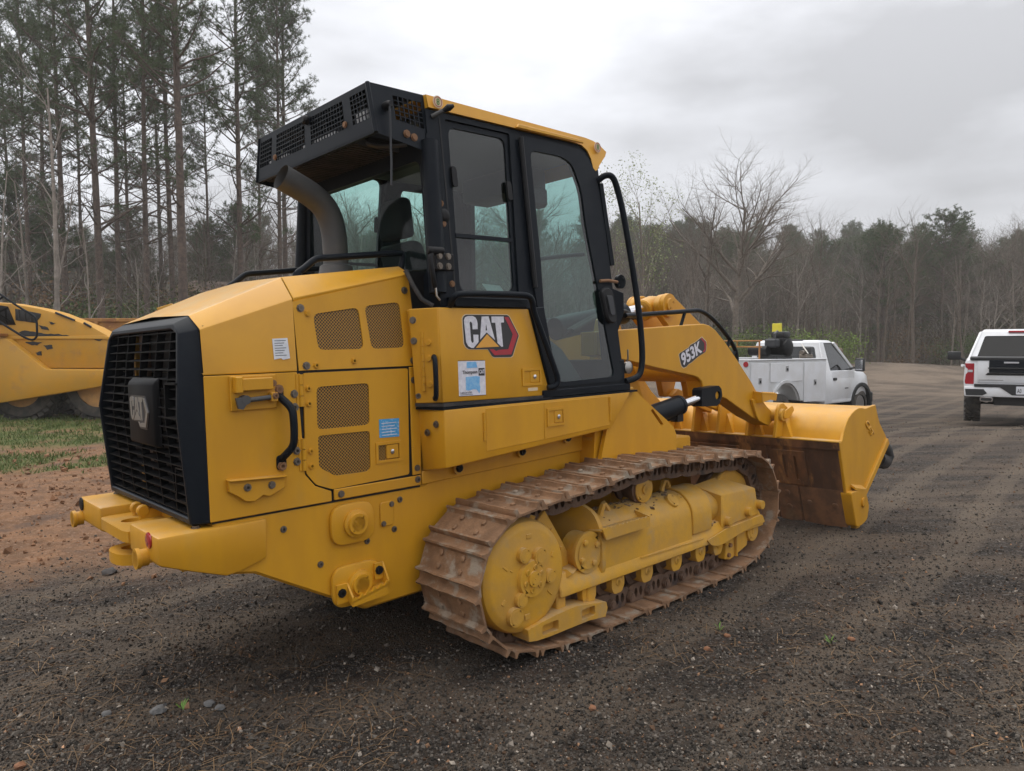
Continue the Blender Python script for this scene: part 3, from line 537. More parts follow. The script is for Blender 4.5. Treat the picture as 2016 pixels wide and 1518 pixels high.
R = np.random.default_rng(5)
for i in range(84):
    left = i < 54; px = R.uniform(-60, 640) if left else R.uniform(640, 2200); d = R.uniform(34, 56) if left else R.uniform(55, 70); k = int(R.choice([0, 0, 2, 1, 0, 3] if left else [2, 2, 3, 0, 2])); s_ = R.uniform(.9, 1.7)
    put_shrub(k, px, d, s_, 'low green undergrowth bush among the pine trunks on the left' if left else 'low bush at the foot of the wood on the right', 'undergrowth bushes among the pines' if left else 'bushes at the foot of the wood')
# the far part of the wood: one mass of the same trees, instanced on points
def gn_mass(name, pts, sources, smin, smax, seed):
    me = bpy.data.meshes.new(name); me.from_pydata([tuple(p) for p in pts], [], []); o = tag(link(name, me), kind='stuff')
    ng = bpy.data.node_groups.new(name, 'GeometryNodeTree'); ng.interface.new_socket('Geometry', in_out='INPUT', socket_type='NodeSocketGeometry'); ng.interface.new_socket('Geometry', in_out='OUTPUT', socket_type='NodeSocketGeometry')
    n = ng.nodes; l = ng.links.new; gi = n.new('NodeGroupInput'); go = n.new('NodeGroupOutput'); jn = n.new('GeometryNodeJoinGeometry')
    rs = n.new('FunctionNodeRandomValue'); rs.data_type = 'FLOAT'; rs.inputs[2].default_value = smin; rs.inputs[3].default_value = smax; rs.inputs['Seed'].default_value = seed
    rr = n.new('FunctionNodeRandomValue'); rr.data_type = 'FLOAT'; rr.inputs[2].default_value = 0; rr.inputs[3].default_value = 6.283; rr.inputs['Seed'].default_value = seed + 1
    cv = n.new('ShaderNodeCombineXYZ'); l(rr.outputs[1], cv.inputs[2])
    ix = n.new('GeometryNodeInputIndex')
    for k, group in enumerate(sources):
        md = n.new('FunctionNodeCompare'); md.data_type = 'INT'; md.operation = 'EQUAL'; mo = n.new('ShaderNodeMath'); mo.operation = 'MODULO'; l(ix.outputs[0], mo.inputs[0]); mo.inputs[1].default_value = len(sources); l(mo.outputs[0], md.inputs[2]); md.inputs[3].default_value = k
        for ob in group:
            oi = n.new('GeometryNodeObjectInfo'); oi.inputs[0].default_value = ob; oi.inputs[1].default_value = True
            ip = n.new('GeometryNodeInstanceOnPoints'); l(gi.outputs[0], ip.inputs['Points']); l(md.outputs[0], ip.inputs['Selection']); l(oi.outputs['Geometry'], ip.inputs['Instance']); l(cv.outputs[0], ip.inputs['Rotation']); l(rs.outputs[1], ip.inputs['Scale']); l(ip.outputs[0], jn.inputs[0])
    l(jn.outputs[0], go.inputs[0]); o.modifiers.new('scatter', 'NODES').node_group = ng; return o
R = np.random.default_rng(17)
src = []
for k in range(6): src.append([next(o for o in C.objects if o.data == BM_[k][2])])
def spread(n, d0, d1, px0, px1, pw=.8): d = d0 + (d1 - d0) * R.random(n) ** pw; px = R.uniform(px0, px1, n); x = (px - 1008) / 1450 * d; return np.stack([x, d, gh0(x, d) - .05], 1)
gn_mass('far_wood', np.concatenate([spread(1100, 58, 125, 620, 2300, 1.1), spread(400, 50, 115, -320, 660, 1.2)]), src, .50, .88, 3)
pk = [o for o in C.objects if o.name.startswith('ridge_pine')]
gn_mass('far_pine_wood', np.concatenate([spread(230, 66, 125, 1120, 2300, .8), spread(60, 55, 115, -300, 1150)]), [list(pk[0].children), list(pk[1].children)], .42, .92, 9)

R = np.random.default_rng(71); n = 150; bx_, by_ = R.uniform(-45, 70, n), -R.uniform(24, 46, n)
gn_mass('wood_across_the_yard', np.stack([bx_, by_, gh0(bx_, by_) - .05], 1), src, .7, 1.1, 21)

# the damp air between here and the wood
hz_m = bpy.data.materials.new('haze'); hz_m.use_nodes = True; hz_m.node_tree.nodes.clear(); _o = hz_m.node_tree.nodes.new('ShaderNodeOutputMaterial'); _v = hz_m.node_tree.nodes.new('ShaderNodeVolumePrincipled')
_v.inputs['Color'].default_value = (.97, .95, .92, 1); _v.inputs['Density'].default_value = .0011; _v.inputs['Anisotropy'].default_value = .2; hz_m.node_tree.links.new(_v.outputs[0], _o.inputs['Volume']); MATS['haze'] = hz_m
MB().box((-262, -78, -2.2), (262, 322, 34)).build('haze', 'haze', None, smooth=0, kind='stuff')
# ================================================================ the track loader
_p = math.radians(PITCH)
A3 = np.array([[1, 0, 0], [0, -math.sin(_p), math.cos(_p)], [0, -math.cos(_p), -math.sin(_p)]])
R3 = np.array([[0.73426717, -0.67832947, -0.02684866], [-0.05456667, -0.01955244, -0.99831868], [0.67666402, 0.73449767, -0.0513709]])
M3 = A3 @ R3; T3 = np.array([0, 0, 1.6]) - M3 @ np.array([-2.75, -3.7567, 1.59294])
MM = Matrix([[*M3[0], T3[0]], [*M3[1], T3[1]], [*M3[2], T3[2]], [0, 0, 0, 1]])
LD = empty('track_loader', 'yellow crawler track loader with a black cab, its rear grille towards the viewer', 'track loader', mtx=MM)
def part(mb, name, m, parent=None, bevel=.006, **kw): return mb.build(name, m, parent or LD, bevel=bevel, **kw)
def bolt_mesh(r=.011, h=.008):
    m = MB(); m.lathe([(0, r * 1.35), (h * .35, r * 1.35), (h * .36, r), (h, r), (h, r * .5), (h * .6, r * .45)], (0, 0, 0), (0, 0, 1), 8)
    bmesh.ops.recalc_face_normals(m.bm, faces=m.bm.faces); me = bpy.data.meshes.new('bolt'); m.bm.to_mesh(me); m.bm.free(); return me
BM = {}
for k, mn in (('s', 'bolt_steel'), ('r', 'bolt_rust'), ('y', 'yellow_paint'), ('d', 'black_matte')):
    BM[k] = bolt_mesh(); BM[k].materials.append(MATS[mn])
def bolts(pts, normal, k='s', parent=None, s=1.):
    q = Vector(normal).to_track_quat('Z', 'Y').to_matrix().to_4x4()
    for p in pts:
        o = bpy.data.objects.new('bolt', BM[k]); C.objects.link(o); o.parent = parent or LD
        o.matrix_local = Matrix.Translation(p) @ q @ Matrix.Scale(s, 4)
def XZ(pts, y): return [(x, y, z) for x, z in pts]
NY = (0, -1, 0)
# ---- hull
hull = MB().prism([(-1.60, .886), (-1.60, .66), (-1.43, .627), (-.882, .322), (-.6, .33), (1.95, .36), (1.95, .90), (1.0, .95), (-.2, .98), (-.53, .886)], 'y', -.62, .62)
HULL = part(hull, 'hull', 'yellow_paint', bevel=.012)
up = MB().box((-.62, -.60, .88), (1.3, .60, 1.30)); part(up, 'engine_bay_frame', 'yellow_dusty')
sk = MB().prism([(-.525, .962), (.80, 1.08), (.80, .93), (-.525, .893)], 'y', -.633, -.62); part(sk, 'hull_side_strip', 'yellow_paint', bevel=.004)
for y in (-1, 1):
    for (x, z, rx, rz, st) in ((-.945, .768, .118, .098, 0), (-.935, .47, .135, .10, 1)):
        b = MB().prism(round_poly([(x - rx, z - rz), (x + rx, z - rz), (x + rx, z + rz), (x - rx, z + rz)], .075, 5), 'y', y * .62, y * .645)
        bo = part(b, 'pin_plate', 'yellow_paint', bevel=.008, seg=2)
        c = MB().lathe([(0, .066), (.016, .066), (.02, .052), (.032, .05), (.032, .036), (.016, .034)], (x + .01, y * .645, z), (0, y, 0), 28)
        part(c, 'pin_boss', 'yellow_paint', bo, bevel=0)
sp = MB().prism(round_poly([(-.783, .717), (-.707, .715), (-.703, .838), (-.781, .838)], .015), 'y', -.628, -.62); SPL = part(sp, 'cover_plate', 'yellow_paint', bevel=.003)
bolts([(-.715, -.628, .822), (-.766, -.628, .73)], NY, 's', SPL)
bolts([(-1.29, -.62, .80), (-.86, -.62, .66), (-1.115, -.62, .60), (-.66, -.62, .835), (-.70, -.62, .69)], NY, 's', HULL, 1.1)
stp = MB()
stp.box((-1.055, -.66, .40), (-1.00, -.645, .49)); stp.box((-.845, -.66, .47), (-.80, -.645, .55))
stp.slab([(-1.0, -.65, .49), (-1.0, -.70, .43), (-1.0, -.70, .385), (-1.0, -.65, .41)], (.010, 0, 0)); stp.slab([(-.80, -.65, .55), (-.80, -.70, .47), (-.80, -.70, .40), (-.80, -.65, .45)], (.010, 0, 0))
teeth = []
for i in range(13):
    t = i / 12; teeth.append((-1.0 + .215 * t, .402 + .045 * t + (.012 if i % 2 else -.006)))
stp.slab([(x, -.70, z + .012) for x, z in [(-.995, .372), (-.80, .385)] + teeth[::-1]], (0, .010, 0))
stp.slab([(-1.0, -.70, .40), (-.785, -.70, .444), (-.785, -.65, .444), (-1.0, -.65, .40)], (0, 0, .008))
STEP = part(stp, 'step_bracket', 'yellow_paint', bevel=0); bolts([(-1.03, -.66, .45), (-.822, -.66, .515)], NY, 'd', STEP, 1.5)
# ---- rear bumper and hitch
prof = [(-1.832, .868), (-1.372, .868), (-1.38, .69), (-1.50, .655), (-1.56, .65), (-1.70, .70), (-1.832, .752)]
for y0, y1, nm in ((-.64, -.255, 1), (.225, .64, 0)):
    B = MB().prism(prof, 'y', y0, y1); BP = part(B, 'bumper', 'yellow_paint', bevel=.014, seg=2)
    yc = -.492 if nm else .585
    t = MB().lathe([(0, .036), (.03, .036), (.032, .043), (.048, .043), (.048, .032), (.005, .03)], (-1.83, yc, .765), (-1, 0, 0), 24); part(t, 'tow_tube', 'yellow_paint', BP, bevel=0)
    r = MB().lathe([(0, .034), (.006, .034), (.009, .026)], (-1.832, -.537 if nm else .57, .842 if nm else .84), (-1, 0, 0), 20); part(r, 'reflector' if nm else 'dark_plug', 'red_lens' if nm else 'black_matte', BP, bevel=0)
    bolts([(-1.66, y0 + .06 if nm else y1 - .06, .868)], (0, 0, 1), 's', BP, 1.4)
cb = MB().box((-1.62, -.255, .60), (-1.50, .225, .868)); part(cb, 'bumper_crossbar', 'yellow_paint')
for z, x0, y0, y1 in ((.828, -1.845, -.25, .20), (.715, -1.865, -.22, .06)):
    pl = round_poly([(-1.50, y0), (x0 + .0, y0), (x0, y1), (-1.50, y1)], .14 if z < .75 else .05, 5 if z < .75 else 2)
    H = MB().prism(pl, 'z', z - .05, z, holes=[circ(x0 + .095, (y0 + y1) / 2 + .03, .045, 18)]); part(H, 'hitch_plate', 'yellow_paint', bevel=0)
for y in (.0, .10):
    c = MB().box((-1.72, y - .012, .82), (-1.60, y + .012, .875)); c.lathe([(0, .03), (.03, .03)], (-1.70, y - .015, .865), (0, 1, 0), 12); part(c, 'hinge_lug', 'yellow_paint')
# ---- radiator grille
def gx(z): return -1.722 + (.05 * ((z - 1.345) / .395) if z > 1.345 else .037 * ((1.345 - z) / .465))
fr = [(.470, 1.735), (.535, 1.69), (.608, 1.345), (.594, .885)]          # half outline of the front face
bk = [(.482, 1.770), (.570, 1.705), (.622, 1.345), (.628, .885)]          # its rear edge
ring = lambda h, fx: [(fx(z), y, z) for y, z in h] + [(fx(z), -y, z) for y, z in h[::-1]]
G = MB()
F1 = ring(fr, gx); inset = [(y - (.030 if z > 1.6 else .022), z - (.025 if z > 1.7 else .0) + (.03 if z < 1 else 0)) for y, z in fr]
F2 = ring(inset, gx); F3 = ring(inset, lambda z: -1.60); B1 = ring(bk, lambda z: -1.605)
G.loft([B1, F1, F2, F3], closed=True)
GR = part(G, 'radiator_grille', 'black_paint', bevel=.006, smooth=25)
bx = MB().box((-1.60, -.6, .89), (-1.46, .6, 1.72)); part(bx, 'radiator_core', 'dark_inside', GR, bevel=0)
for y, w, z0, z1, mm in ((.13, .05, 1.50, 1.71, 'track_link_steel'), (.10, .045, .93, 1.19, 'track_link_steel'), (.27, .012, 1.48, 1.7, 'yellow_dusty'), (.23, .02, .93, 1.05, 'yellow_dusty')):
    part(MB().box((-1.625, y - w, z0), (-1.605, y + w, z1)), 'fan_guard_bar', mm, GR, bevel=0)
nb = 20
for i in range(nb):
    z = .925 + (1.70 - .925) * i / (nb - 1)
    yw = np.interp(z, [.885, 1.345, 1.69, 1.735], [.574, .588, .512, .46])
    x = gx(z) + .014
    part(MB().hexa([(x, -yw, z - .004), (x + .04, -yw, z + .004), (x + .04, yw, z + .004), (x, yw, z - .003), (x, -yw, z + .001), (x + .04, -yw, z + .008), (x + .04, yw, z + .008), (x, yw, z + .001)]), 'grille_bar', 'grille_black', GR, bevel=0)
for y in (-.40, -.22, .0, .22, .40):
    zs = [.90, 1.345, 1.71]
    m = MB()
    for a, b in zip(zs, zs[1:]):
        m.hexa([(gx(a) + .016, y - .0025, a), (gx(a) + .05, y - .0025, a), (gx(a) + .05, y + .0025, a), (gx(a) + .016, y + .0025, a), (gx(b) + .016, y - .0025, b), (gx(b) + .05, y - .0025, b), (gx(b) + .05, y + .0025, b), (gx(b) + .016, y + .0025, b)])
    part(m, 'grille_upright', 'grille_black', GR, bevel=0)
for z0, z1 in ((1.33, 1.475), (.97, 1.11)):
    m = MB(); x = gx(z0) + .006
    for a, b in (((x, -.575, z0), (x + .1, -.44, z0 + .008)), ((x, -.575, z1), (x + .1, -.44, z1 + .008)), ((x, -.445, z0), (x + .1, -.437, z1))): m.box(a, b)
    part(m, 'latch_pocket', 'grille_black', GR, bevel=0)
fx = -1.724
bd = MB().hexa([(-1.69, -.325, 1.185), (-1.69, .065, 1.185), (fx, .055, 1.200), (fx, -.31, 1.200), (-1.69, -.325, 1.505), (-1.69, .065, 1.505), (fx, .055, 1.475), (fx, -.315, 1.475)])
BD = part(bd, 'badge_mount', 'grille_black', GR, bevel=.008)
# raised emblem on the grille (y runs right to left seen from behind)
def YZ(x, pts): return [(x, y, z) for y, z in pts]
bo = [(.013,1.410),(-.006,1.419),(-.213,1.419),(-.243,1.408),(-.268,1.352),(-.211,1.271),(-.122,1.269),(-.098,1.297),(.005,1.297),(.017,1.309)]
# ================ panels, hood
H0 = -.63
def xyl(z): return -.63 if z < 1.508 else -.63 + .02 * (z - 1.508) / .33
hd = MB()
for sgn in (1, -1):
    pass
sec = lambda x, zt, zc, wr: [(x, -.618, .88), (x, -.622, 1.50), (x, -.598, zc), (x, -wr, zt), (x, 0, zt + .015), (x, wr, zt), (x, .598, zc), (x, .622, 1.50), (x, .618, .88)]
core = MB().loft([sec(-1.605, 1.755, 1.69, .475), sec(-1.19, 1.93, 1.825, .49), sec(-.53, 2.015, 1.968, .49)]); part(core, 'hood_core', 'dark_inside', bevel=0)
HR = MB()
a, b = -1.615, -1.197
def chain(x, zt, zc, wr, e=0.): return [(x, -.63 - e, 1.508), (x, -.612 - e, zc), (x, -wr, zt + e), (x, 0, zt + .016 + e), (x, wr, zt + e), (x, .612 + e, zc), (x, .63 + e, 1.508)]
_cl = lambda c_: c_ + [(c_[0][0], .615, 1.52), (c_[0][0], -.615, 1.52)]
HR.loft([_cl(chain(a, 1.768, 1.704, .487)), _cl(chain(b, 1.948, 1.840, .502))], closed=True)
HOOD = part(HR, 'rear_hood', 'yellow_hood_top', bevel=.008, seg=2, smooth=20)
low = [(-1.615, .89), (-1.047, .89), (-1.047, .938), (-1.13, .975), (-1.178, 1.035), (-1.197, 1.508), (-1.615, 1.508)]
for y in (-1, 1):
    P_ = MB().prism(low, 'y', y * .622, y * .63); RP = part(P_, 'rear_side_panel', 'yellow_paint', bevel=.003)
    if y < 0: RSP = RP
HF = MB(); HF.loft([chain(-1.190, 1.950, 1.842, .502), chain(-.535, 2.035, 1.985, .502)])
bmesh.ops.solidify(HF.bm, geom=HF.bm.faces[:], thickness=.008)
# the front hood: only its shoulder and top; the side is the panel below
HF.bm.free(); HF = MB()
def top(x, zt, zc): return [(x, -.630 + .022 * (zc - 1.508) / .33, zc - .006), (x, -.606, zc + .004), (x, -.502, zt), (x, 0, zt + .016), (x, .502, zt), (x, .606, zc + .004), (x, .63 - .022 * (zc - 1.508) / .33, zc - .006)]
_ct = lambda c_: c_ + [(c_[0][0], .60, c_[0][2] - .03), (c_[0][0], -.60, c_[0][2] - .03)]
HF.loft([_ct(top(-1.190, 1.950, 1.842)), _ct(top(-.535, 2.035, 1.985))], closed=True, caps=True)
part(HF, 'front_hood', 'yellow_paint', bevel=.006, seg=2, smooth=20)
def lean(x, z, e=0.): return (x, -.631 + .02 * (z - 1.508) / .33 - e, z)
# upper side panel with two perforated screens
upo = [(-1.187, 1.514), (-.52, 1.514), (-.55, 1.975), (-1.197, 1.828)]
g1 = round_poly([(-1.083, 1.606), (-.839, 1.606), (-.856, 1.808), (-1.099, 1.773)], .03)
g2 = round_poly([(-.796, 1.605), (-.601, 1.609), (-.616, 1.840), (-.821, 1.816)], .03)
def side_panel(outer, holes, name, fn, m='yellow_paint', th=.009, parent=None):
    q = MB().slab([fn(x, z) for x, z in outer], (0, th, 0), [[fn(x, z) for x, z in h] for h in holes]); o = part(q, name, m, parent, bevel=0, smooth=25)
    for h in holes: part(MB().slab([fn(x, z, -.006) for x, z in h], (0, .002, 0)), 'perforated_screen', 'perforated_yellow', o, bevel=0, smooth=0)
    return o
UP = side_panel(upo, [g1, g2], 'hood_side_panel', lean)
flat = lambda x, z, e=0.: (x, H0 - e, z)
dro = round_poly([(-1.168, 1.502), (-.59, 1.502), (-.603, .958), (-1.04, .946), (-1.125, .98), (-1.172, 1.04)], .012, 2)
g3 = round_poly([(-1.104, 1.435), (-.823, 1.439), (-.826, 1.234), (-1.107, 1.236)], .025)
g4 = round_poly([(-1.106, 1.207), (-.827, 1.204), (-.830, 1.018), (-.85, 1.005), (-1.025, 1.008), (-1.107, 1.060)], .018)
pocket = [(-.772, 1.118), (-.668, 1.115), (-.668, 1.055), (-.772, 1.058)]
ED = side_panel(dro, [g3, g4, [(-.79, 1.13), (-.66, 1.127), (-.662, 1.047), (-.79, 1.05)]], 'engine_door', flat)
def paddle_latch(x0, x1, z0, z1, y, parent, lean_=0.):
    fr_ = MB().slab([(x0 - .014, y, z0 - .014), (x1 + .014, y, z0 - .014), (x1 + .014, y, z1 + .014), (x0 - .014, y, z1 + .014)], (0, -.006, 0), [[(x0, y, z0), (x1, y, z0), (x1, y, z1), (x0, y, z1)]])
    o = part(fr_, 'latch_frame', 'yellow_paint', parent, bevel=0)
    part(MB().box((x0, y + .028, z0), (x1, y + .03, z1)), 'latch_recess', 'yellow_dusty', parent, bevel=0)
    w = x1 - x0; part(MB().box((x0 + w * .40, y - .004, z0 + .003), (x1 - .003, y + .012, z1 - .003)), 'latch_paddle', 'yellow_paint', parent, bevel=.003)
    part(MB().lathe([(0, .012), (.005, .012), (.006, .007)], (x0 + w * .66, y - .004, (z0 + z1) / 2), NY, 12), 'lock_barrel', 'chrome', parent, bevel=0)
for (x0, x1, z0, z1) in ((-.785, -.662, 1.05, 1.126),): paddle_latch(x0, x1, z0, z1, H0, ED)
ls = MB().box((-1.035, -.634, .893), (-.532, -.622, .944)); LS = part(ls, 'lower_trim_strip', 'yellow_paint', bevel=.003)
fs = MB().prism([(-.582, .95), (-.53, .95), (-.515, 1.508), (-.582, 1.508)], 'y', -.634, -.622); FS = part(fs, 'door_post_strip', 'yellow_paint', bevel=.003)
bolts([(-1.0, -.634, .918), (-.555, -.634, .925), (-.555, -.634, .985), (-.56, -.634, 1.44)], NY, 's', LS, 1.2)
bolts([lean(-1.16, 1.80), lean(-1.15, 1.535), lean(-.58, 1.90), lean(-.555, 1.54)], NY, 's', UP, 1.3)
bolts([lean(-1.125, 1.775), lean(-1.10, 1.535), lean(-.90, 1.55)], NY, 'y', UP, 1.1)
bolts([(-1.145, H0, 1.43), (-1.145, H0, 1.36), (-1.145, H0, 1.14), (-1.145, H0, 1.07)], NY, 'y', ED, 1.1)
for z in (1.425, 1.13):
    m = MB()
    for k in range(3): m.cyl((-1.183, -.634, z - .075 + k * .05), (-1.183, -.634, z - .028 + k * .05), .011, n=10)
    m.box((-1.205, -.634, z - .075), (-1.185, -.629, z + .075)); part(m, 'hinge', 'yellow_paint', ED, bevel=0)
bolts([(-1.215, H0, 1.41), (-1.215, H0, 1.35), (-1.215, H0, 1.15), (-1.215, H0, 1.10)], NY, 's', RSP, 1.3)
hnd = MB().tube(smooth_path([(-1.292, -.632, 1.405), (-1.285, -.66, 1.39), (-1.262, -.70, 1.35), (-1.262, -.71, 1.30), (-1.262, -.71, 1.23), (-1.264, -.70, 1.18), (-1.285, -.66, 1.14), (-1.292, -.632, 1.12)], 2), .017, 10)
for z in (1.42, 1.105): hnd.slab(XZ(round_poly([(-1.315, z - .035), (-1.27, z - .035), (-1.27, z + .035), (-1.315, z + .035)], .02), -.63), (0, -.008, 0))
GH = part(hnd, 'grab_handle', 'black_paint', bevel=0); bolts([(-1.292, -.638, 1.435), (-1.292, -.638, 1.09)], NY, 'r', GH, 1.5)
bb = MB().box((-1.511, -.642, 1.353), (-1.305, -.63, 1.503)); BB = part(bb, 'breaker_bracket', 'yellow_paint', RSP, bevel=.003)
m = MB().box((-1.49, -.672, 1.438), (-1.33, -.642, 1.492)); m.box((-1.50, -.682, 1.43), (-1.47, -.642, 1.50)); part(m, 'bracket_cover', 'yellow_paint', RSP, bevel=.004)
m = MB().cyl((-1.49, -.665, 1.395), (-1.33, -.665, 1.405), .011, n=10); m.cyl((-1.46, -.642, 1.40), (-1.46, -.685, 1.40), .02, n=12); m.slab(XZ([(-1.505, 1.41), (-1.45, 1.415), (-1.46, 1.38), (-1.475, 1.36), (-1.495, 1.365)], -.67), (0, -.014, 0)); part(m, 'toggle_clamp', 'exhaust_grey', RSP, bevel=0)
part(MB().box((-1.345, -.68, 1.385), (-1.315, -.642, 1.425)), 'clamp_stop', 'yellow_faded', RSP, bevel=.003); bolts([(-1.325, -.66, 1.465), (-1.328, -.682, 1.41)], NY, 'r', RSP)
m = MB().slab(XZ([(-1.54, 1.012), (-1.54, 1.058), (-1.282, 1.042), (-1.289, .995), (-1.36, .965), (-1.39, .975), (-1.43, .953), (-1.47, .96), (-1.50, .985)], -.63), (0, -.022, 0)); m.slab([(-1.545, -.63, 1.058), (-1.278, -.63, 1.044), (-1.282, -.67, 1.042), (-1.54, -.67, 1.056)], (0, 0, .008)); PB = part(m, 'skid_bracket', 'yellow_paint', RSP, bevel=.003); bolts([(-1.46, -.652, 1.02), (-1.35, -.652, 1.015)], NY, 's', PB, 1.2)
def flatdecal(pts, y, m, name, parent, e=.0015): return part(MB().slab([(x, y - e, z) for x, z in pts], (0, e * .9, 0)), name, m, parent, bevel=0, smooth=0)
D1 = MB().slab([lean(x, z, .0005) for x, z in [(-1.306, 1.661), (-1.234, 1.664), (-1.228, 1.572), (-1.262, 1.566), (-1.270, 1.574), (-1.303, 1.568)]], (0, -.002, 0)); D1 = part(D1, 'notice_sticker', 'white_sticker', HOOD, bevel=0, smooth=0)
for k in range(7):
    z = 1.650 - k * .011; part(MB().slab([lean(a, b, .0028) for a, b in [(-1.297, z), (-1.243 - .008 * (k % 3), z + .0008), (-1.243 - .008 * (k % 3), z + .004), (-1.297, z + .003)]], (0, .0008, 0)), 'print_line', 'cab_grey', D1, bevel=0, smooth=0)
D2 = flatdecal([(-.773, 1.255), (-.655, 1.252), (-.658, 1.159), (-.774, 1.163)], H0, 'panel_blue', 'blue_notice', ED)
for k in range(5): part(MB().slab([(a, H0 - .0032, b) for a, b in [(-.760, 1.232 - k * .015), (-.672 - .012 * (k % 2), 1.231 - k * .015), (-.672 - .012 * (k % 2), 1.2345 - k * .015), (-.760, 1.2355 - k * .015)]], (0, .0008, 0)), 'print_line', 'decal_white', D2, bevel=0, smooth=0)
# hood handrail
def tubepart(path, r, name, m, it=2, n=10, parent=None, **kw):
    return part(MB().tube(smooth_path(path, it) if it else path, r, n), name, m, parent, bevel=0, smooth=50, **kw)
for y in (-.42, .42):
    tubepart([(-1.07, y, 1.95), (-1.07, y, 1.985), (-1.04, y, 2.0), (-.98, y, 2.05), (-.95, y, 2.062), (-.88, y, 2.068), (-.50, y, 2.115), (-.455, y, 2.12), (-.45, y, 2.09), (-.47, y, 2.03)], .017, 'hood_handrail', 'black_paint', 2)
    part(MB().cyl((-1.07, y, 1.94), (-1.07, y, 1.985), .03, .02, 12), 'rail_foot', 'black_paint', bevel=0)
# exhaust
EXH = part(MB().tube(smooth_path([(-.62, 0, 2.0), (-.62, 0, 2.15), (-.625, 0, 2.28), (-.66, 0, 2.39), (-.74, 0, 2.46), (-.87, 0, 2.515), (-.93, 0, 2.54)], 2), .07, 24, caps=False), 'exhaust_stack', 'exhaust_grey', bevel=0, smooth=60)
part(MB().lathe([(0, .115), (.06, .095), (.09, .09), (.10, .072)], (-.62, 0, 1.99), (0, 0, 1), 24), 'exhaust_collar', 'exhaust_grey', bevel=0)
# ---------------------------------------------------------------- service door under the cab (with the emblem), toolbox, platform
YP = -.795
def pn(x, z, e=0.): return (x, YP - .02 * (1.805 - z) - e, z)
dp = [(-.508, 1.804), (.121, 1.806), (.268, 1.315), (-.505, 1.325)]
DP = part(MB().slab([pn(x, z) for x, z in dp], (0, .03, 0)), 'service_door', 'yellow_paint', bevel=.008, seg=2)
part(MB().hexa([(-.505, -.80, 1.325), (-.535, -.62, 1.322), (.2, -.62, 1.322), (.262, -.78, 1.318), (-.508, -.77, 1.80), (-.58, -.62, 1.80), (.1, -.62, 1.80), (.118, -.77, 1.80)]), 'service_bay', 'yellow_paint', bevel=.004)
RS = part(MB().slab([(-.505, -.795, 1.325), (-.508, -.79, 1.804), (-.592, -.655, 1.802), (-.566, -.655, 1.320)], (.02, .01, 0)), 'door_rear_strip', 'yellow_paint', bevel=.004)
nrs = Vector((-.135, -.084, 0)).normalized()
bolts([(-.575 - .002, -.672, 1.745), (-.575, -.672, 1.64), (-.555, -.672, 1.36)], nrs, 's', RS, 1.3)
m = MB()
for k in range(8): m.cyl((-.553, -.712, 1.385 + k * .038), (-.554, -.712, 1.42 + k * .038), .010, n=8)
part(m, 'hinge', 'yellow_paint', RS, bevel=0)
bolts([(-.535, -.742, 1.63), (-.535, -.742, 1.55), (-.533, -.742, 1.42)], nrs, 'y', RS, 1.3)
tubepart([(-.525, -.765, 1.555), (-.54, -.79, 1.56), (-.55, -.812, 1.53), (-.55, -.812, 1.37), (-.54, -.79, 1.345), (-.525, -.765, 1.35)], .013, 'door_handle', 'black_paint', parent=RS)
part(MB().slab([(-.566, -.65, 1.322), (-.505, -.81, 1.322), (.27, -.812, 1.318), (.27, -.62, 1.318)], (0, 0, -.018)), 'sealing_strip', 'black_rubber', bevel=0)
paddle_latch(.062, .182, 1.392, 1.462, pn(0, 1.42)[1], DP)
part(MB().slab([pn(x, z, .002) for x, z in [(.09, 1.366), (.165, 1.366), (.165, 1.348), (.09, 1.348)]], (0, .0015, 0)), 'serial_sticker', 'decal_cream', DP, bevel=0)
def deco(pts, m, name, e, holes=(), fn=pn, parent=None):
    return part(MB().slab([fn(x, z, e) for x, z in pts], (0, .0008, 0), [[fn(x, z, e) for x, z in h] for h in holes]), name, m, parent or DP, bevel=0, smooth=0)
LG = dict(black=[(-.357,1.747),(-.350,1.759),(-.338,1.767),(-.324,1.769),(-.046,1.770),(-.031,1.762),(.031,1.666),(.034,1.657),(-.018,1.548),(-.031,1.542),(-.153,1.544),(-.168,1.552),(-.194,1.588),(-.324,1.591),(-.342,1.602),(-.353,1.620),(-.356,1.703)],
 C=[(-.350,1.740),(-.341,1.756),(-.322,1.762),(-.291,1.763),(-.272,1.755),(-.263,1.742),(-.259,1.722),(-.260,1.694),(-.294,1.693),(-.295,1.722),(-.301,1.733),(-.308,1.733),(-.313,1.727),(-.311,1.703),(-.308,1.634),(-.302,1.624),(-.295,1.624),(-.290,1.630),(-.291,1.666),(-.257,1.665),(-.257,1.630),(-.261,1.624),(-.292,1.597),(-.307,1.597),(-.328,1.607),(-.341,1.627),(-.347,1.703)],
 A=[(-.229,1.760),(-.181,1.762),(-.142,1.636),(-.199,1.677),(-.246,1.639),(-.235,1.722)], Ah=[(-.201,1.725),(-.194,1.687),(-.206,1.687)],
 T=[(-.161,1.761),(-.073,1.762),(-.073,1.730),(-.095,1.729),(-.086,1.599),(-.098,1.599),(-.125,1.620),(-.135,1.728),(-.160,1.728)],
 tri=[(-.196,1.668),(-.114,1.600),(-.277,1.597)],
 red=[(-.070,1.759),(-.039,1.760),(.026,1.661),(-.028,1.556),(-.150,1.555),(-.184,1.588),(-.154,1.587),(-.137,1.576),(-.117,1.583),(-.048,1.585),(-.011,1.665),(-.055,1.739)])
cx_, cz_ = -.16, 1.655
deco([(cx_ + (x - cx_) * 1.025, cz_ + (z - cz_) * 1.03) for x, z in LG['black']], 'decal_cream', 'emblem_outline', .0012)
deco(LG['black'], 'decal_black', 'emblem_backing', .0024)
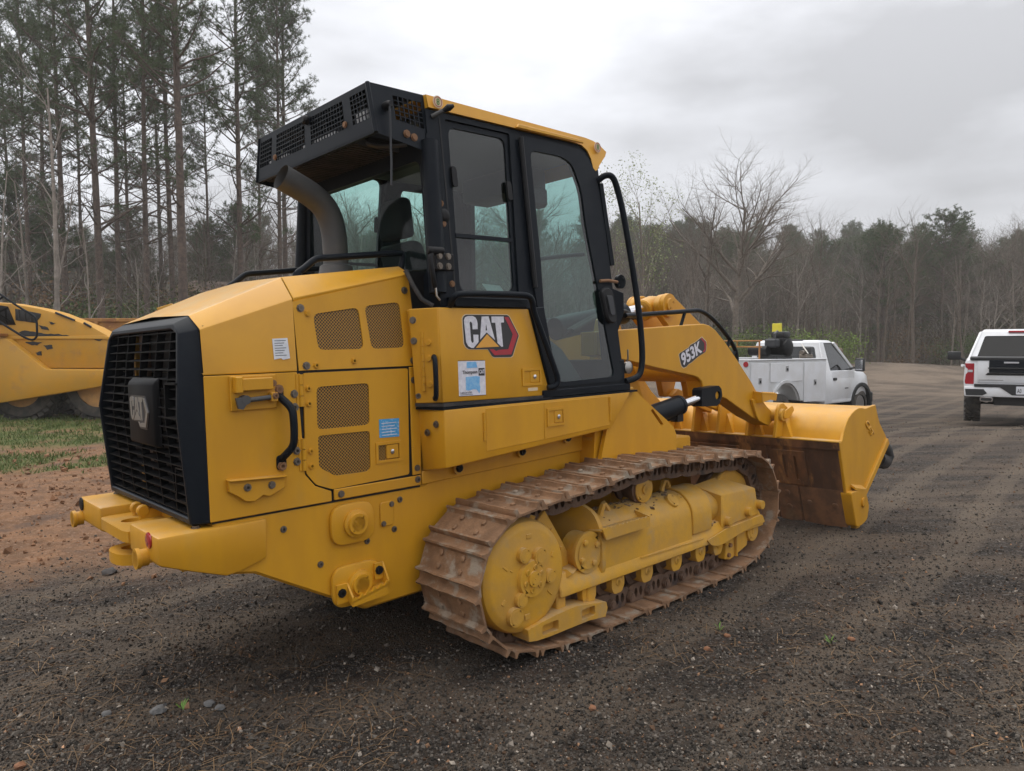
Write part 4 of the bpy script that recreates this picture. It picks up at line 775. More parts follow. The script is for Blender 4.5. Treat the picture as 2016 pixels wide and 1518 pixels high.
for k, mm in (('red', 'decal_red'), ('C', 'decal_white'), ('T', 'decal_white'), ('tri', 'decal_yellow')): deco(LG[k], mm, 'emblem_letter' if k in 'CT' else 'emblem_mark', .0036)
deco(LG['A'], 'decal_white', 'emblem_letter', .0036, [LG['Ah']])
TH = deco([(-.399,1.531),(-.217,1.529),(-.220,1.348),(-.401,1.350)], 'decal_white', 'dealer_sticker', .0012)
deco([(-.342,1.525),(-.278,1.524),(-.272,1.494),(-.344,1.493)], 'decal_blue', 'sticker_map', .0024)
deco([(-.352,1.448),(-.279,1.450),(-.257,1.445),(-.262,1.405),(-.257,1.390),(-.264,1.357),(-.282,1.379),(-.304,1.383),(-.335,1.377),(-.355,1.380)], 'decal_blue', 'sticker_map', .0024)
deco([(-.264,1.491),(-.223,1.490),(-.224,1.450),(-.265,1.451)], 'decal_black', 'sticker_block', .0024)
for (a, b) in (((-.400, 1.532), (-.216, 1.5285)), ((-.402, 1.350), (-.219, 1.3465))): deco([a, b, (b[0], b[1] + .002), (a[0], a[1] + .002)], 'decal_black', 'sticker_edge', .0022)
put_text('sticker_text', 'Thompson', 'decal_black', pn(-.374, 1.458, .004), pn(-.274, 1.458, .004), pn(-.374, 1.482, .004), DP, .02)
put_text('sticker_text', 'CAT', 'decal_white', pn(-.262, 1.461, .004), pn(-.226, 1.461, .004), pn(-.262, 1.482, .004), DP, .03)
put_text('sticker_text', '1-800-547-0760', 'decal_black', pn(-.393, 1.362, .004), pn(-.317, 1.362, .004), pn(-.393, 1.372, .004), DP, .015)
deco([(-.393, 1.3565), (-.31, 1.3555), (-.31, 1.3575), (-.393, 1.3585)], 'decal_black', 'sticker_rule', .0024)
# emblem on the grille badge
e0 = lambda u, v, e=0.: (fx - .004 - e, .006 - u * .268, 1.300 + v * .118)
def norm(pts): return [((x + .357) / .391, (z - 1.588) / .182) for x, z in pts]
def gslab(pts, m, e, th, holes=()): return part(MB().slab([e0(u, v, e) for u, v in norm(pts)], (th, 0, 0), [[e0(u, v, e) for u, v in norm(h)] for h in holes]), 'grille_emblem', m, BD if False else GR, bevel=0, smooth=0)
gslab([(cx_ + (x - cx_) * 1.02, cz_ + (z - cz_) * 1.03) for x, z in LG['black']], 'decal_black', 0, .006)
for k in ('C', 'T', 'tri', 'red'): gslab(LG[k], 'badge_grey', .004, .004)
gslab(LG['A'], 'badge_grey', .004, .004, [LG['Ah']])
# toolbox
YT = -.82
TB = MB().hexa([(-.515, -.62, .962), (-.511, YT, .993), (.785, YT, 1.075), (.80, -.62, 1.05), (-.535, -.62, 1.289), (-.512, YT, 1.291), (.99, YT, 1.292), (.99, -.62, 1.292)])
TBX = part(TB, 'toolbox', 'yellow_paint', bevel=.012, seg=2)
part(MB().slab([(-.56, -.60, 1.30), (-.512, -.815, 1.30), (1.06, -.815, 1.30), (1.06, -.60, 1.30)], (0, 0, -.012)), 'platform', 'black_paint', bevel=0)
fl = lambda x, z, e=0.: (x, YT - .004 - e, z)
td = [(-.238, 1.278), (.188, 1.278), (.188, 1.068), (-.241, 1.05)]
part(MB().slab([(x, YT - .003, z) for x, z in td], (0, .004, 0)), 'toolbox_door', 'yellow_paint', TBX, bevel=.002)
td = [(.196, 1.278), (.755, 1.278), (.77, 1.098), (.196, 1.068)]
TD2 = part(MB().slab([(x, YT - .003, z) for x, z in td], (0, .004, 0)), 'toolbox_door', 'yellow_paint', TBX, bevel=.002)
paddle_latch(.228, .345, 1.152, 1.228, YT - .004, TD2)
for x, z in ((-.252, 1.185), (.772, 1.20)):
    m = MB()
    for k in range(3): m.cyl((x, YT - .004, z - .075 + k * .05), (x, YT - .004, z - .028 + k * .05), .008, n=8)
    part(m, 'hinge', 'yellow_paint', TBX, bevel=0)
bolts([(-.53, -.70, 1.17), (-.518, -.76, 1.215)], (-.9, -.1, 0), 's', TBX, 1.3)
for x, z in ((-.30, .985), (.17, 1.02), (.56, 1.06)):
    m = MB().slab([(x - .03, -.66, z), (x + .03, -.66, z), (x + .03, -.66, z - .05), (x + .015, -.66, z - .065), (x - .015, -.66, z - .065), (x - .03, -.66, z - .05)], (0, .012, 0)); o = part(m, 'mount_lug', 'yellow_dusty', bevel=0); bolts([(x, -.662, z - .032)], NY, 'd', o, 1.6)
m = MB().box((.72, -.72, .99), (.86, -.62, 1.02)); m.lathe([(0, .03), (.03, .03)], (.76, -.68, .965), (0, 0, 1), 10); o = part(m, 'step_mount', 'yellow_dusty')
# front frame plates
fp = [(1.005, 1.293), (1.079, 1.293), (1.50, 1.02), (1.532, .96), (1.532, .80), (.70, .80), (.79, 1.065)]
slot = round_poly([(1.245, 1.150), (1.268, 1.158), (1.385, 1.045), (1.36, 1.035)], .006, 2)
for y in (-1, 1):
    part(MB().prism(fp, 'y', y * .78, y * .75, holes=[slot]), 'frame_side_plate', 'yellow_paint', bevel=0)
    part(MB().prism([(.70, .80), (1.50, .80), (1.50, 1.0), (1.05, 1.27), (.75, 1.27)], 'y', y * .62, y * .735), 'frame_core', 'yellow_paint', bevel=0)
    part(MB().prism([(1.05, 1.0), (1.15, 1.40), (1.25, 1.78), (1.45, 1.78), (1.78, 1.08), (1.78, .80), (1.05, .80)], 'y', y * .36, y * .30), 'loader_tower', 'yellow_paint', bevel=.01)
part(MB().box((1.2, -.36, .8), (1.75, .36, 1.1)), 'tower_base', 'yellow_dusty')
# ---------------------------------------------------------------- cab
def K(x, z, e=0.): return (x, -.65 - .1 * (2.85 - z) - e, z)
def KF(x, z, e=0.): x_, y_, z_ = K(x, z, e); return (x_, -y_, z_)
outl = [(-.445, 2.83), (.78, 2.84), (.86, 2.70), (.885, 2.55), (.945, 1.345), (.27, 1.335), (.20, 1.50), (.10, 1.80), (-.46, 1.80), (-.445, 2.3)]
winh = round_poly([(-.325, 2.80), (.14, 2.805), (.095, 1.885), (-.345, 1.87)], .02)
doorh = round_poly([(.222, 2.79), (.765, 2.785), (.835, 2.68), (.868, 2.55), (.90, 1.375), (.30, 1.372), (.222, 1.95)], .03)
for fn, s in ((K, 1), (KF, -1)):
    m = MB().slab([fn(x, z) for x, z in outl], (0, s * .06, 0), [[fn(x, z) for x, z in h] for h in (winh, doorh)]); o = part(m, 'cab_side_frame', 'black_paint', bevel=0, smooth=25)
    # window: frame, pane, cross rail
    gi = round_poly([(-.295, 2.765), (.110, 2.772), (.072, 1.905), (-.315, 1.893)], .05, 4)
    wo = [(-.320, 2.795), (.135, 2.80), (.09, 1.89), (-.34, 1.875)]
    WN = part(MB().slab([fn(x, z, -.012) for x, z in wo], (0, s * .025, 0), [[fn(x, z, -.012) for x, z in gi]]), 'side_window', 'black_paint', bevel=0)
    gm = 'cab_glass' if s > 0 else 'cab_glass_far'
    part(MB().face([fn(x, z, -.02) for x, z in gi]), 'window_pane', gm, WN, bevel=0, smooth=0)
    part(MB().slab([fn(x, z, -.008) for x, z in [(-.312, 2.20), (.09, 2.205), (.09, 2.185), (-.312, 2.18)]], (0, s * .02, 0)), 'window_rail', 'black_paint', WN, bevel=0)
    for x, z in ((-.29, 2.50), (.10, 2.475)):
        part(MB().slab([fn(p, q, .006) for p, q in round_poly([(x - .02, z - .055), (x + .015, z - .055), (x + .012, z + .05), (x - .02, z + .055)], .018)], (0, s * .015, 0)), 'window_catch', 'black_matte', WN, bevel=0)
    do = round_poly([(.208, 2.807), (.64, 2.812), (.76, 2.79), (.835, 2.69), (.865, 2.56), (.92, 1.365), (.285, 1.36), (.208, 1.93)], .05, 4)
    dg = round_poly([(.282, 2.732), (.555, 2.735), (.64, 2.70), (.70, 2.55), (.71, 2.33), (.765, 1.95), (.845, 1.395), (.330, 1.385), (.27, 1.75), (.283, 2.12)], .05, 5)
    DR = part(MB().slab([fn(x, z, .012) for x, z in do], (0, s * .035, 0), [[fn(x, z, .012) for x, z in dg]]), 'cab_door', 'black_paint', bevel=0, smooth=25)
    part(MB().face([fn(x, z, .004) for x, z in dg]), 'door_pane', gm, DR, bevel=0, smooth=0)
    part(MB().tube([fn(.21, 2.79, .02), fn(.21, 1.93, .02)], .014, 8), 'door_hinge_tube', 'black_matte', DR, bevel=0)
    if s > 0:
        part(MB().tube(smooth_path([fn(.29, 2.10, -.03), fn(.55, 2.14, -.05), fn(.72, 2.16, -.04)], 1), .012, 8), 'inner_grab_bar', 'cab_plastic', DR, bevel=0)
        part(MB().slab([fn(x, z, .014) for x, z in round_poly([(.755, 1.93), (.815, 1.955), (.87, 1.93), (.885, 1.75), (.84, 1.72), (.79, 1.75)], .03)], (0, -.035, 0)), 'door_latch_housing', 'black_matte', DR, bevel=.008)
        part(MB().slab([fn(x, z, .05) for x, z in round_poly([(.79, 1.90), (.845, 1.90), (.855, 1.78), (.81, 1.775)], .015)], (0, -.01, 0)), 'door_lever', 'cab_plastic', DR, bevel=.003)
        part(MB().tube([fn(.77, 1.99, .03), fn(.84, 1.995, .04), fn(.93, 1.99, .035)], .010, 8), 'door_rod', 'bolt_rust', DR, bevel=0)
# seams and fittings on the near rear pillar
part(MB().slab([K(x, z, .002) for x, z in [(-.362, 2.80), (-.352, 2.80), (-.352, 1.86), (-.362, 1.86)]], (0, .003, 0)), 'pillar_seam', 'dark_inside', bevel=0)
part(MB().tube([(-.44, -.672, 2.66), (-.465, -.735, 2.02), (-.47, -.745, 1.88)], .045, 14), 'rear_pillar_tube', 'black_paint', bevel=0)
part(MB().tube([(-.44, .672, 2.66), (-.465, .735, 2.02), (-.47, .745, 1.88)], .045, 14), 'rear_pillar_tube', 'black_paint', bevel=0)
bolts([K(-.40, 2.345), K(-.395, 2.24), K(-.375, 1.93)], NY, 'r', None, 1.2)
m = MB().lathe([(0, .035), (.012, .034), (.02, .024), (.022, .012)], K(-.39, 2.282), NY, 18); part(m, 'pillar_knob', 'black_matte', bevel=0)
m = MB().box((-.52, -.80, 1.99), (-.40, -.765, 2.075)); m.tube([(-.53, -.79, 2.085), (-.55, -.80, 2.05), (-.54, -.80, 1.97), (-.52, -.79, 1.90)], .014, 6); m.cyl((-.56, -.79, 2.085), (-.47, -.80, 2.085), .02, n=10); LM = part(m, 'mirror_bracket', 'black_matte', bevel=.004); bolts([(-.495, -.80, 2.06), (-.44, -.80, 2.06), (-.495, -.80, 2.01), (-.44, -.80, 2.01)], NY, 's', LM, 1.2)
tubepart([(-.52, -.79, 1.94), (-.52, -.80, 1.86), (-.50, -.80, 1.84)], .006, 'mirror_chain', 'steel', 0, 6)
# rear wall of the cab
m = MB()
m.slab([(-.452, -.74, 1.80), (-.452, -.665, 2.70), (-.452, .665, 2.70), (-.452, .74, 1.80)], (.05, 0, 0), [[(-.452, y, z) for y, z in round_poly([(-.64, 1.98), (-.60, 2.58), (.60, 2.58), (.64, 1.98)], .06, 5)]])
RW = part(m, 'cab_rear_frame', 'black_paint', bevel=0)
part(MB().face([(-.44, y, z) for y, z in [(-.65, 1.97), (-.60, 2.59), (.60, 2.59), (.65, 1.97)]]), 'rear_window_pane', 'rear_cab_glass', RW, bevel=0, smooth=0)
part(MB().tube([(-.575, -.62, 2.0), (-.56, -.66, 1.92), (-.54, -.70, 1.85), (-.50, -.74, 1.815)], .012, 8), 'cab_seal', 'black_rubber', bevel=0)
part(MB().box((-.56, -.60, 1.55), (-.40, .60, 2.0)), 'cab_rear_bulkhead', 'black_matte', bevel=0)
# front wall: posts, header, windscreen
for s in (-1, 1):
    part(MB().hexa([(.905, s * .80, 1.34), (.955, s * .80, 1.34), (.955, s * .66, 1.34), (.905, s * .66, 1.34), (.85, s * .65, 2.80), (.90, s * .65, 2.80), (.90, s * .56, 2.80), (.85, s * .56, 2.80)]), 'front_post', 'black_paint', bevel=.006)
part(MB().hexa([(.90, -.8, 1.30), (.955, -.8, 1.30), (.955, .8, 1.30), (.90, .8, 1.30), (.90, -.8, 1.50), (.955, -.8, 1.50), (.955, .8, 1.50), (.90, .8, 1.50)]), 'front_cowl', 'black_paint')
part(MB().face([(.93, -.70, 1.50), (.93, .70, 1.50), (.88, .60, 2.80), (.88, -.60, 2.80)]), 'windscreen', 'cab_glass_far', bevel=0, smooth=0)
part(MB().box((-.50, -.80, 1.30), (.95, .80, 1.345)), 'cab_floor', 'black_matte', bevel=.004)
part(MB().box((.20, -.815, 1.302), (.99, -.78, 1.345)), 'door_sill', 'black_paint', bevel=.004)
# canopy guard over the rear window
def canopy():
    xr, xf = -.762, -.435
    sq = []
    tl, tr, br, bl = (xr, .613, 2.905), (xr, -.613, 2.905), (xr, -.675, 2.650), (xr, .675, 2.650)
    lp = lambda u, v: tuple(np.array(tl) * (1 - u) * (1 - v) + np.array(tr) * u * (1 - v) + np.array(br) * u * v + np.array(bl) * (1 - u) * v)
    wins = [(.025, .145), (.195, .47), (.525, .80), (.86, .98)]
    v0, v1 = .12, .69
    rh = [[lp(a, v0), lp(b, v0), lp(b, v1), lp(a, v1)] for a, b in wins]
    CN = part(MB().slab([tl, tr, br, bl], (.006, 0, 0), rh), 'canopy_guard', 'black_paint', bevel=0)
    for a, b in wins:
        m = MB(); w = .0025; nu = max(3, round((b - a) * 1.3 / .031)); nv = 6
        for i in range(1, nu): m.tube([lp(a + (b - a) * i / nu, v0), lp(a + (b - a) * i / nu, v1)], .0035, 4)
        for j in range(1, nv): m.tube([lp(a, v0 + (v1 - v0) * j / nv), lp(b, v0 + (v1 - v0) * j / nv)], .0035, 4)
        part(m, 'guard_mesh', 'black_paint', CN, bevel=0)
    for s in (-1, 1):
        q = lambda u, v: tuple(np.array((xr, s * .613, 2.905)) * (1 - u) * (1 - v) + np.array((xf, s * .625, 2.905)) * u * (1 - v) + np.array((xf, s * .675, 2.60)) * u * v + np.array((xr, s * .675, 2.65)) * (1 - u) * v)
        h = [q(.42, .14), q(.94, .14), q(.94, .60), q(.42, .60)]
        part(MB().slab([q(0, 0), q(1, 0), q(1, 1), q(0, 1)], (0, -s * .006, 0), [h]), 'guard_side_plate', 'black_paint', CN, bevel=0)
        m = MB()
        for i in range(1, 6): m.tube([q(.42 + .52 * i / 6, .14), q(.42 + .52 * i / 6, .60)], .004, 4)
        for j in range(1, 5): m.tube([q(.42, .14 + .46 * j / 5), q(.94, .14 + .46 * j / 5)], .004, 4)
        part(m, 'guard_mesh', 'black_paint', CN, bevel=0)
        part(MB().tube([(xr + .004, s * .612, 2.904), (xr + .003, s * .674, 2.651)], .012, 8), 'guard_corner', 'black_paint', CN, bevel=0)
    part(MB().slab([(xr, -.615, 2.90), (xf, -.625, 2.90), (xf, .625, 2.90), (xr, .615, 2.90)], (0, 0, .008)), 'guard_top', 'black_paint', CN, bevel=.003)
    part(MB().box((xr + .10, -.45, 2.69), (xf + .03, .55, 2.82)), 'condenser_unit', 'black_matte', CN, bevel=.01)
    m = MB()
    for i in range(28): y = -.42 + i * .038; m.box((xr + .04, y, 2.655), (xf + .02, y + .016, 2.69))
    part(m, 'condenser_fins', 'black_rubber', CN, bevel=0)
    for i, (y0, y1, mm) in enumerate(((.30, .55, 'pale_paint'), (-.25, .12, 'pale_paint'), (-.56, -.46, 'pale_paint'))):
        part(MB().box((xr + .02, y0, 2.715), (xr + .09, y1, 2.76 if i < 2 else 2.80)), 'ac_drier', mm, CN, bevel=.01)
    part(MB().slab([(xr, -.665, 2.655), (xr + .03, -.665, 2.655), (xr + .03, .665, 2.655), (xr, .665, 2.655)], (0, 0, .006)), 'guard_lower_lip', 'black_paint', CN, bevel=0)
    tubepart([(xr + .10, -.40, 2.68), (xr + .13, -.44, 2.655), (xr + .20, -.50, 2.65), (xr + .27, -.55, 2.66)], .010, 'ac_hose', 'exhaust_grey', parent=CN)
    bolts([(xr - .001, .405, 2.75), (xr - .001, -.40, 2.749)], (-1, 0, 0), 'r', CN, 1.2)
    part(MB().lathe([(0, .025), (.02, .025), (.03, .015)], (xr, .0, 2.868), (-1, 0, 0), 14), 'guard_cap', 'black_matte', CN, bevel=0)
    bolts([(-.575, -.668, 2.675), (-.53, -.667, 2.665)], NY, 'r', CN, 1.4)
    AN = part(MB().lathe([(0, .022), (.03, .022), (.05, .014)], (-.68, -.645, 2.795), NY, 14), 'antenna_mount', 'black_matte', CN, bevel=0)
    tubepart([(-.685, -.69, 2.79), (-.69, -.695, 2.5), (-.695, -.695, 2.40)], .006, 'antenna', 'cab_plastic', 0, 6, CN)
    part(MB().hexa([(-.66, -.42, 2.908), (-.44, -.52, 2.908), (-.44, .3, 2.908), (-.66, .3, 2.908), (-.63, -.38, 2.945), (-.46, -.46, 2.945), (-.46, .28, 2.945), (-.63, .28, 2.945)]), 'roof_hatch', 'black_paint', CN, bevel=.005)
canopy()
# roof
rt = [(-.432, 2.905), (.80, 2.895), (.87, 2.888), (.93, 2.873), (.965, 2.852), (.975, 2.83), (.962, 2.80), (.935, 2.77), (.905, 2.735), (.885, 2.705), (.868, 2.695), (.845, 2.71), (.825, 2.765), (.79, 2.812), (.74, 2.835), (.66, 2.842), (-.432, 2.836)]
RF = MB().loft([[(x, -.645 if z > 2.85 else -.665, z) for x, z in rt], [(x, -.60, z + (.008 if z > 2.85 else 0)) for x, z in rt], [(x, .60, z + (.008 if z > 2.85 else 0)) for x, z in rt], [(x, .645 if z > 2.85 else .665, z) for x, z in rt]], closed=True)
tri_n = len(RF.bm.verts)
RF.slab([(x, -.646 if z > 2.85 else -.666, z) for x, z in rt], (0, .01, 0)); RF.slab([(x, .646 if z > 2.85 else .666, z) for x, z in rt], (0, -.01, 0))
ROOF = part(RF, 'cab_roof', 'yellow_paint', bevel=0, smooth=50)
m = MB().slab([(.17, -.672, 2.838), (.74, -.672, 2.842), (.72, -.672, 2.86), (.19, -.668, 2.862)], (0, -.014, 0)); part(m, 'rain_gutter', 'yellow_paint', ROOF, bevel=.003)
for x, z in ((-.375, 2.872), (.885, 2.845)):
    y = -.667 - .005
    part(MB().slab([(p, y + .002, q) for p, q in circ(x, z, .032, 24)], (0, -.001, 0)), 'round_decal', 'decal_cream', ROOF, bevel=0, smooth=0)
    part(MB().slab([(p, y - .001, q) for p, q in circ(x, z, .026, 24)], (0, -.001, 0), [[(p, y - .001, q) for p, q in circ(x, z, .023, 24)]]), 'decal_ring', 'decal_red', ROOF, bevel=0, smooth=0)
    for dz in (-.007, .007): part(MB().slab([(p, y - .001, q) for p, q in circ(x, z + dz, .009, 14)], (0, -.001, 0), [[(p, y - .001, q) for p, q in circ(x, z + dz, .005, 14)]]), 'decal_hook', 'decal_green', ROOF, bevel=0, smooth=0)
m = MB().tube([(-.405, -.655, 2.795), (-.365, -.70, 2.822)], .012, 10); o = part(m, 'lamp_arm', 'exhaust_grey', bevel=0)
part(MB().tube([(-.365, -.70, 2.822), (-.345, -.722, 2.836), (-.325, -.74, 2.846)], [.010, .019, .008], 10), 'lamp_head', 'black_matte', o, bevel=0)
m = MB()
for i in range(4): m.tube([(.955 + .005 * i, -.63 + i * .02, 2.80 - .0 * i), (.915, -.63 + i * .02, 2.69)], .004, 4)
for j in range(4): m.tube([(.955 - .012 * j, -.64, 2.795 - .033 * j), (.955 - .012 * j, -.5, 2.795 - .033 * j)], .004, 4)
part(m, 'light_guard', 'black_paint', bevel=0)
# rails of the cab
tubepart([(.875, -.67, 2.63), (.90, -.71, 2.665), (.945, -.735, 2.665), (.985, -.74, 2.60), (1.03, -.76, 2.40), (1.105, -.80, 1.85), (1.115, -.82, 1.55), (1.10, -.82, 1.42), (1.05, -.82, 1.375), (.96, -.80, 1.36)], .020, 'entry_handrail', 'black_paint', 2, 12)
tubepart([(-.43, -.79, 1.815), (-.445, -.84, 1.855), (-.42, -.855, 1.872), (-.05, -.86, 1.877), (.06, -.86, 1.875), (.10, -.85, 1.845), (.115, -.84, 1.79), (.15, -.84, 1.72), (.255, -.85, 1.48), (.285, -.855, 1.40), (.265, -.85, 1.365), (.22, -.83, 1.36)], .017, 'platform_handrail', 'black_paint', 2, 12)
part(MB().slab([(-.40, -.80, 1.81), (.11, -.80, 1.81), (.115, -.80, 1.86), (-.42, -.80, 1.86)], (0, .06, 0)), 'cab_sill_panel', 'black_paint', bevel=.004)
part(MB().slab([(.12, -.805, 1.81), (.27, -.815, 1.33), (.33, -.815, 1.345), (.24, -.80, 1.82)], (0, .05, 0)), 'door_jamb', 'black_paint', bevel=.004)
# mirror, lamp, brackets at the front post
part(MB().lathe([(0, .03), (.01, .04), (.03, .04), (.035, .025)], (.99, -.775, 1.445), (0, -1, 0), 18), 'work_lamp', 'steel', bevel=0)
part(MB().tube([(.99, -.76, 1.46), (1.0, -.79, 1.50), (1.0, -.79, 1.56)], .006, 6), 'lamp_bracket', 'steel', bevel=0)
m = MB().slab([(.90, -.72, 1.40), (.97, -.72, 1.40), (.985, -.72, 1.66), (1.06, -.72, 1.80), (1.06, -.72, 1.93), (.93, -.72, 1.96), (.90, -.72, 2.0)], (0, .05, 0)); part(m, 'post_bracket', 'black_paint', bevel=.005)
part(MB().lathe([(0, .045), (.025, .045), (.025, .028), (0, .028)], (1.03, -.70, 2.0), NY, 18), 'lift_eye', 'black_paint', bevel=0)
part(MB().tube([(.905, -.66, 2.62), (.955, -.70, 2.10)], .026, 4), 'post_cover', 'black_paint', bevel=0)
# interior
m = MB().sphere((0, 0, 0), .5, 14)
SEAT = MB().hexa([(-.12, -.24, 1.78), (-.02, -.24, 1.78), (-.02, .22, 1.78), (-.12, .22, 1.78), (-.24, -.19, 2.24), (-.14, -.19, 2.24), (-.14, .17, 2.24), (-.24, .17, 2.24)])
m.bm.free(); SE = part(SEAT, 'operator_seat', 'seat_fabric', bevel=.04, seg=3)
part(MB().hexa([(-.26, -.15, 2.26), (-.16, -.15, 2.26), (-.16, .13, 2.26), (-.26, .13, 2.26), (-.25, -.13, 2.50), (-.17, -.13, 2.50), (-.17, .11, 2.50), (-.25, .11, 2.50)]), 'headrest', 'seat_fabric', SE, bevel=.035, seg=3)
part(MB().box((-.14, -.25, 1.66), (.36, .23, 1.80)), 'seat_cushion', 'seat_fabric', SE, bevel=.03, seg=2)
part(MB().box((-.10, -.22, 1.345), (.30, .20, 1.66)), 'seat_base', 'cab_plastic', SE, bevel=.01)
for s in (-1, 1):
    part(MB().box((-.10, s * .40 - .07, 1.70), (.42, s * .40 + .07, 1.90)), 'armrest_console', 'cab_plastic', bevel=.03, seg=2)
    part(MB().tube([(.36, s * .40, 1.90), (.39, s * .40, 2.02), (.38, s * .40, 2.09)], [.012, .016, .022], 8), 'joystick', 'cab_plastic', bevel=0)
part(MB().hexa([(.42, -.62, 1.345), (.80, -.62, 1.345), (.80, -.2, 1.345), (.42, -.2, 1.345), (.36, -.60, 1.72), (.60, -.60, 1.58), (.60, -.25, 1.58), (.36, -.25, 1.72)]), 'side_console', 'cab_grey', bevel=.03, seg=2)
part(MB().box((-.44, -.66, 1.81), (.25, -.45, 1.875)), 'side_shelf', 'cab_grey', bevel=.01)
part(MB().slab([(-.10, -.70, 1.905), (.03, -.70, 1.90), (.03, -.66, 1.94), (-.10, -.66, 1.945)], (0, .002, .004)), 'paper_sheet', 'paper', bevel=0)
part(MB().slab([(-.44, -.60, 2.77), (.86, -.60, 2.77), (.86, .60, 2.77), (-.44, .60, 2.77)], (0, 0, .03)), 'cab_headliner', 'cab_grey', bevel=0)
part(MB().box((.55, -.3, 2.60), (.80, .3, 2.77)), 'overhead_console', 'cab_plastic', bevel=.03, seg=2)
part(MB().box((.40, -.55, 2.45), (.56, -.45, 2.57)), 'monitor', 'cab_plastic', bevel=.02)
# ---------------------------------------------------------------- tracks
SPR, IDL, RS_, RI_ = Vector((-.235, .425)), Vector((1.925, .435)), .298, .312
def arc(c, r, a0, a1, n=24): return [c + Vector((math.cos(a0 + (a1 - a0) * i / n), math.sin(a0 + (a1 - a0) * i / n))) * r for i in range(n + 1)]
path = arc(SPR, RS_, math.radians(96), math.radians(262))                     # down the back
path += [Vector((-.06, .092)), Vector((.10, .076)), Vector((1.72, .078))]
path += arc(IDL, RI_, math.radians(-78), math.radians(84))
path += [Vector((1.45, .775)), Vector((1.20, .793)), Vector((.98, .812)), Vector((.80, .812)), Vector((.55, .790)), Vector((.25, .758)), Vector((.0, .742))]
dense = []
for a_, b_ in zip(path, path[1:] + path[:1]):
    n_ = max(1, int((b_ - a_).length / .004)); dense += [a_.lerp(b_, i / n_) for i in range(n_)]
cum = [0.]
for a_, b_ in zip(dense, dense[1:] + dense[:1]): cum.append(cum[-1] + (b_ - a_).length)
NS = round(cum[-1] / .1762)
def at_len(s):
    s = s % cum[-1]; i = min(np.searchsorted(cum, s, 'right') - 1, len(dense) - 1); a_, b_ = dense[i], dense[(i + 1) % len(dense)]
    return a_.lerp(b_, (s - cum[i]) / max(cum[i + 1] - cum[i], 1e-9))
pins = [at_len(cum[-1] * (i + .35) / NS) for i in range(NS)]
W2 = .2385
def shoe_bm():
    m = MB(); zt = .060
    pr_ = [(-.130, zt - .026), (-.085, zt - .020), (-.07, zt - .012), (.084, zt - .012), (.089, zt - .005), (.088, zt + .016), (.084, zt + .027), (.074, zt + .026), (.067, zt + .008), (.060, zt), (-.050, zt), (-.057, zt + .006), (-.062, zt + .024), (-.072, zt + .026), (-.079, zt + .010), (-.086, zt - .003), (-.100, zt - .010), (-.134, zt - .015)]
    # uneven, worn edge across the width
    secs = []; n = 9
    for k in range(n + 1):
        y = -W2 + 2 * W2 * k / n; w = .002 * math.sin(k * 2.3) + .0015 * math.sin(k * 5.1)
        secs.append([(x + (w * .4 if z > zt + .014 else 0), y, z + (w if z > zt + .014 else 0)) for x, z in pr_])
    m.loft(secs, closed=True, caps=True)
    for x in (-.03, .035):
        for y in (-.085, .085): m.lathe([(0, .016), (.010, .016), (.013, .010)], (x, y, zt), (0, 0, 1), 6)
    return m
def link_bm():
    m = MB()
    for s in (-1, 1):
        pl = round_poly([(-.09, -.058), (-.03, -.066), (.05, -.066), (.09, -.054), (.112, .0), (.095, .046), (-.115, .046), (-.122, .0)], .02, 3)
        hs = [[(x0_ + .016 * math.cos(a), -.008 + .030 * math.sin(a)) for a in np.linspace(0, 6.283, 13)[:-1]] for x0_ in (-.024, .024)]
        m.prism(pl, 'y', s * .062, s * .098, holes=hs)
        m.cyl((-.088, s * .098, 0), (-.088, s * .122, 0), .032, .027, 14); m.cyl((-.088, s * .122, 0), (-.088, s * .128, 0), .019, n=10)
        m.cyl((.088, s * .098, 0), (.088, s * .108, 0), .030, n=12)
    m.cyl((-.088, -.062, 0), (-.088, .062, 0), .032, n=12)
    return m
sh = part(shoe_bm(), 'track_shoe', 'track_steel', bevel=.0, smooth=40); lk = part(link_bm(), 'track_link', 'track_link_steel', bevel=0, smooth=40)
first = True
for s in (-1, 1):
    for i in range(NS):
        p, q = pins[i], pins[(i + 1) % NS]; c = (p + q) / 2; t = (q - p).normalized(); nn = Vector((t.y, -t.x))   # outward for this winding
        if nn.dot(c - Vector((.85, .43))) < 0 and abs(c.y - .43) > .2: nn = -nn
        # machine axes: x=t, y, z=outward
        X = Vector((t.x, 0, t.y)); Zv = Vector((nn.x, 0, nn.y)); Y = Zv.cross(X)
        mt = Matrix([[X.x, Y.x, Zv.x, c.x], [X.y, Y.y, Zv.y, s * .9015], [X.z, Y.z, Zv.z, c.y], [0, 0, 0, 1]])
        jit = Matrix.Rotation(random.uniform(-.03, .03), 4, 'Y')
        for base in (sh, lk):
            o = base if first else base.copy()
            if not first: C.objects.link(o); o.parent = LD
            o.matrix_local = mt @ jit if base is sh else mt
        first = False
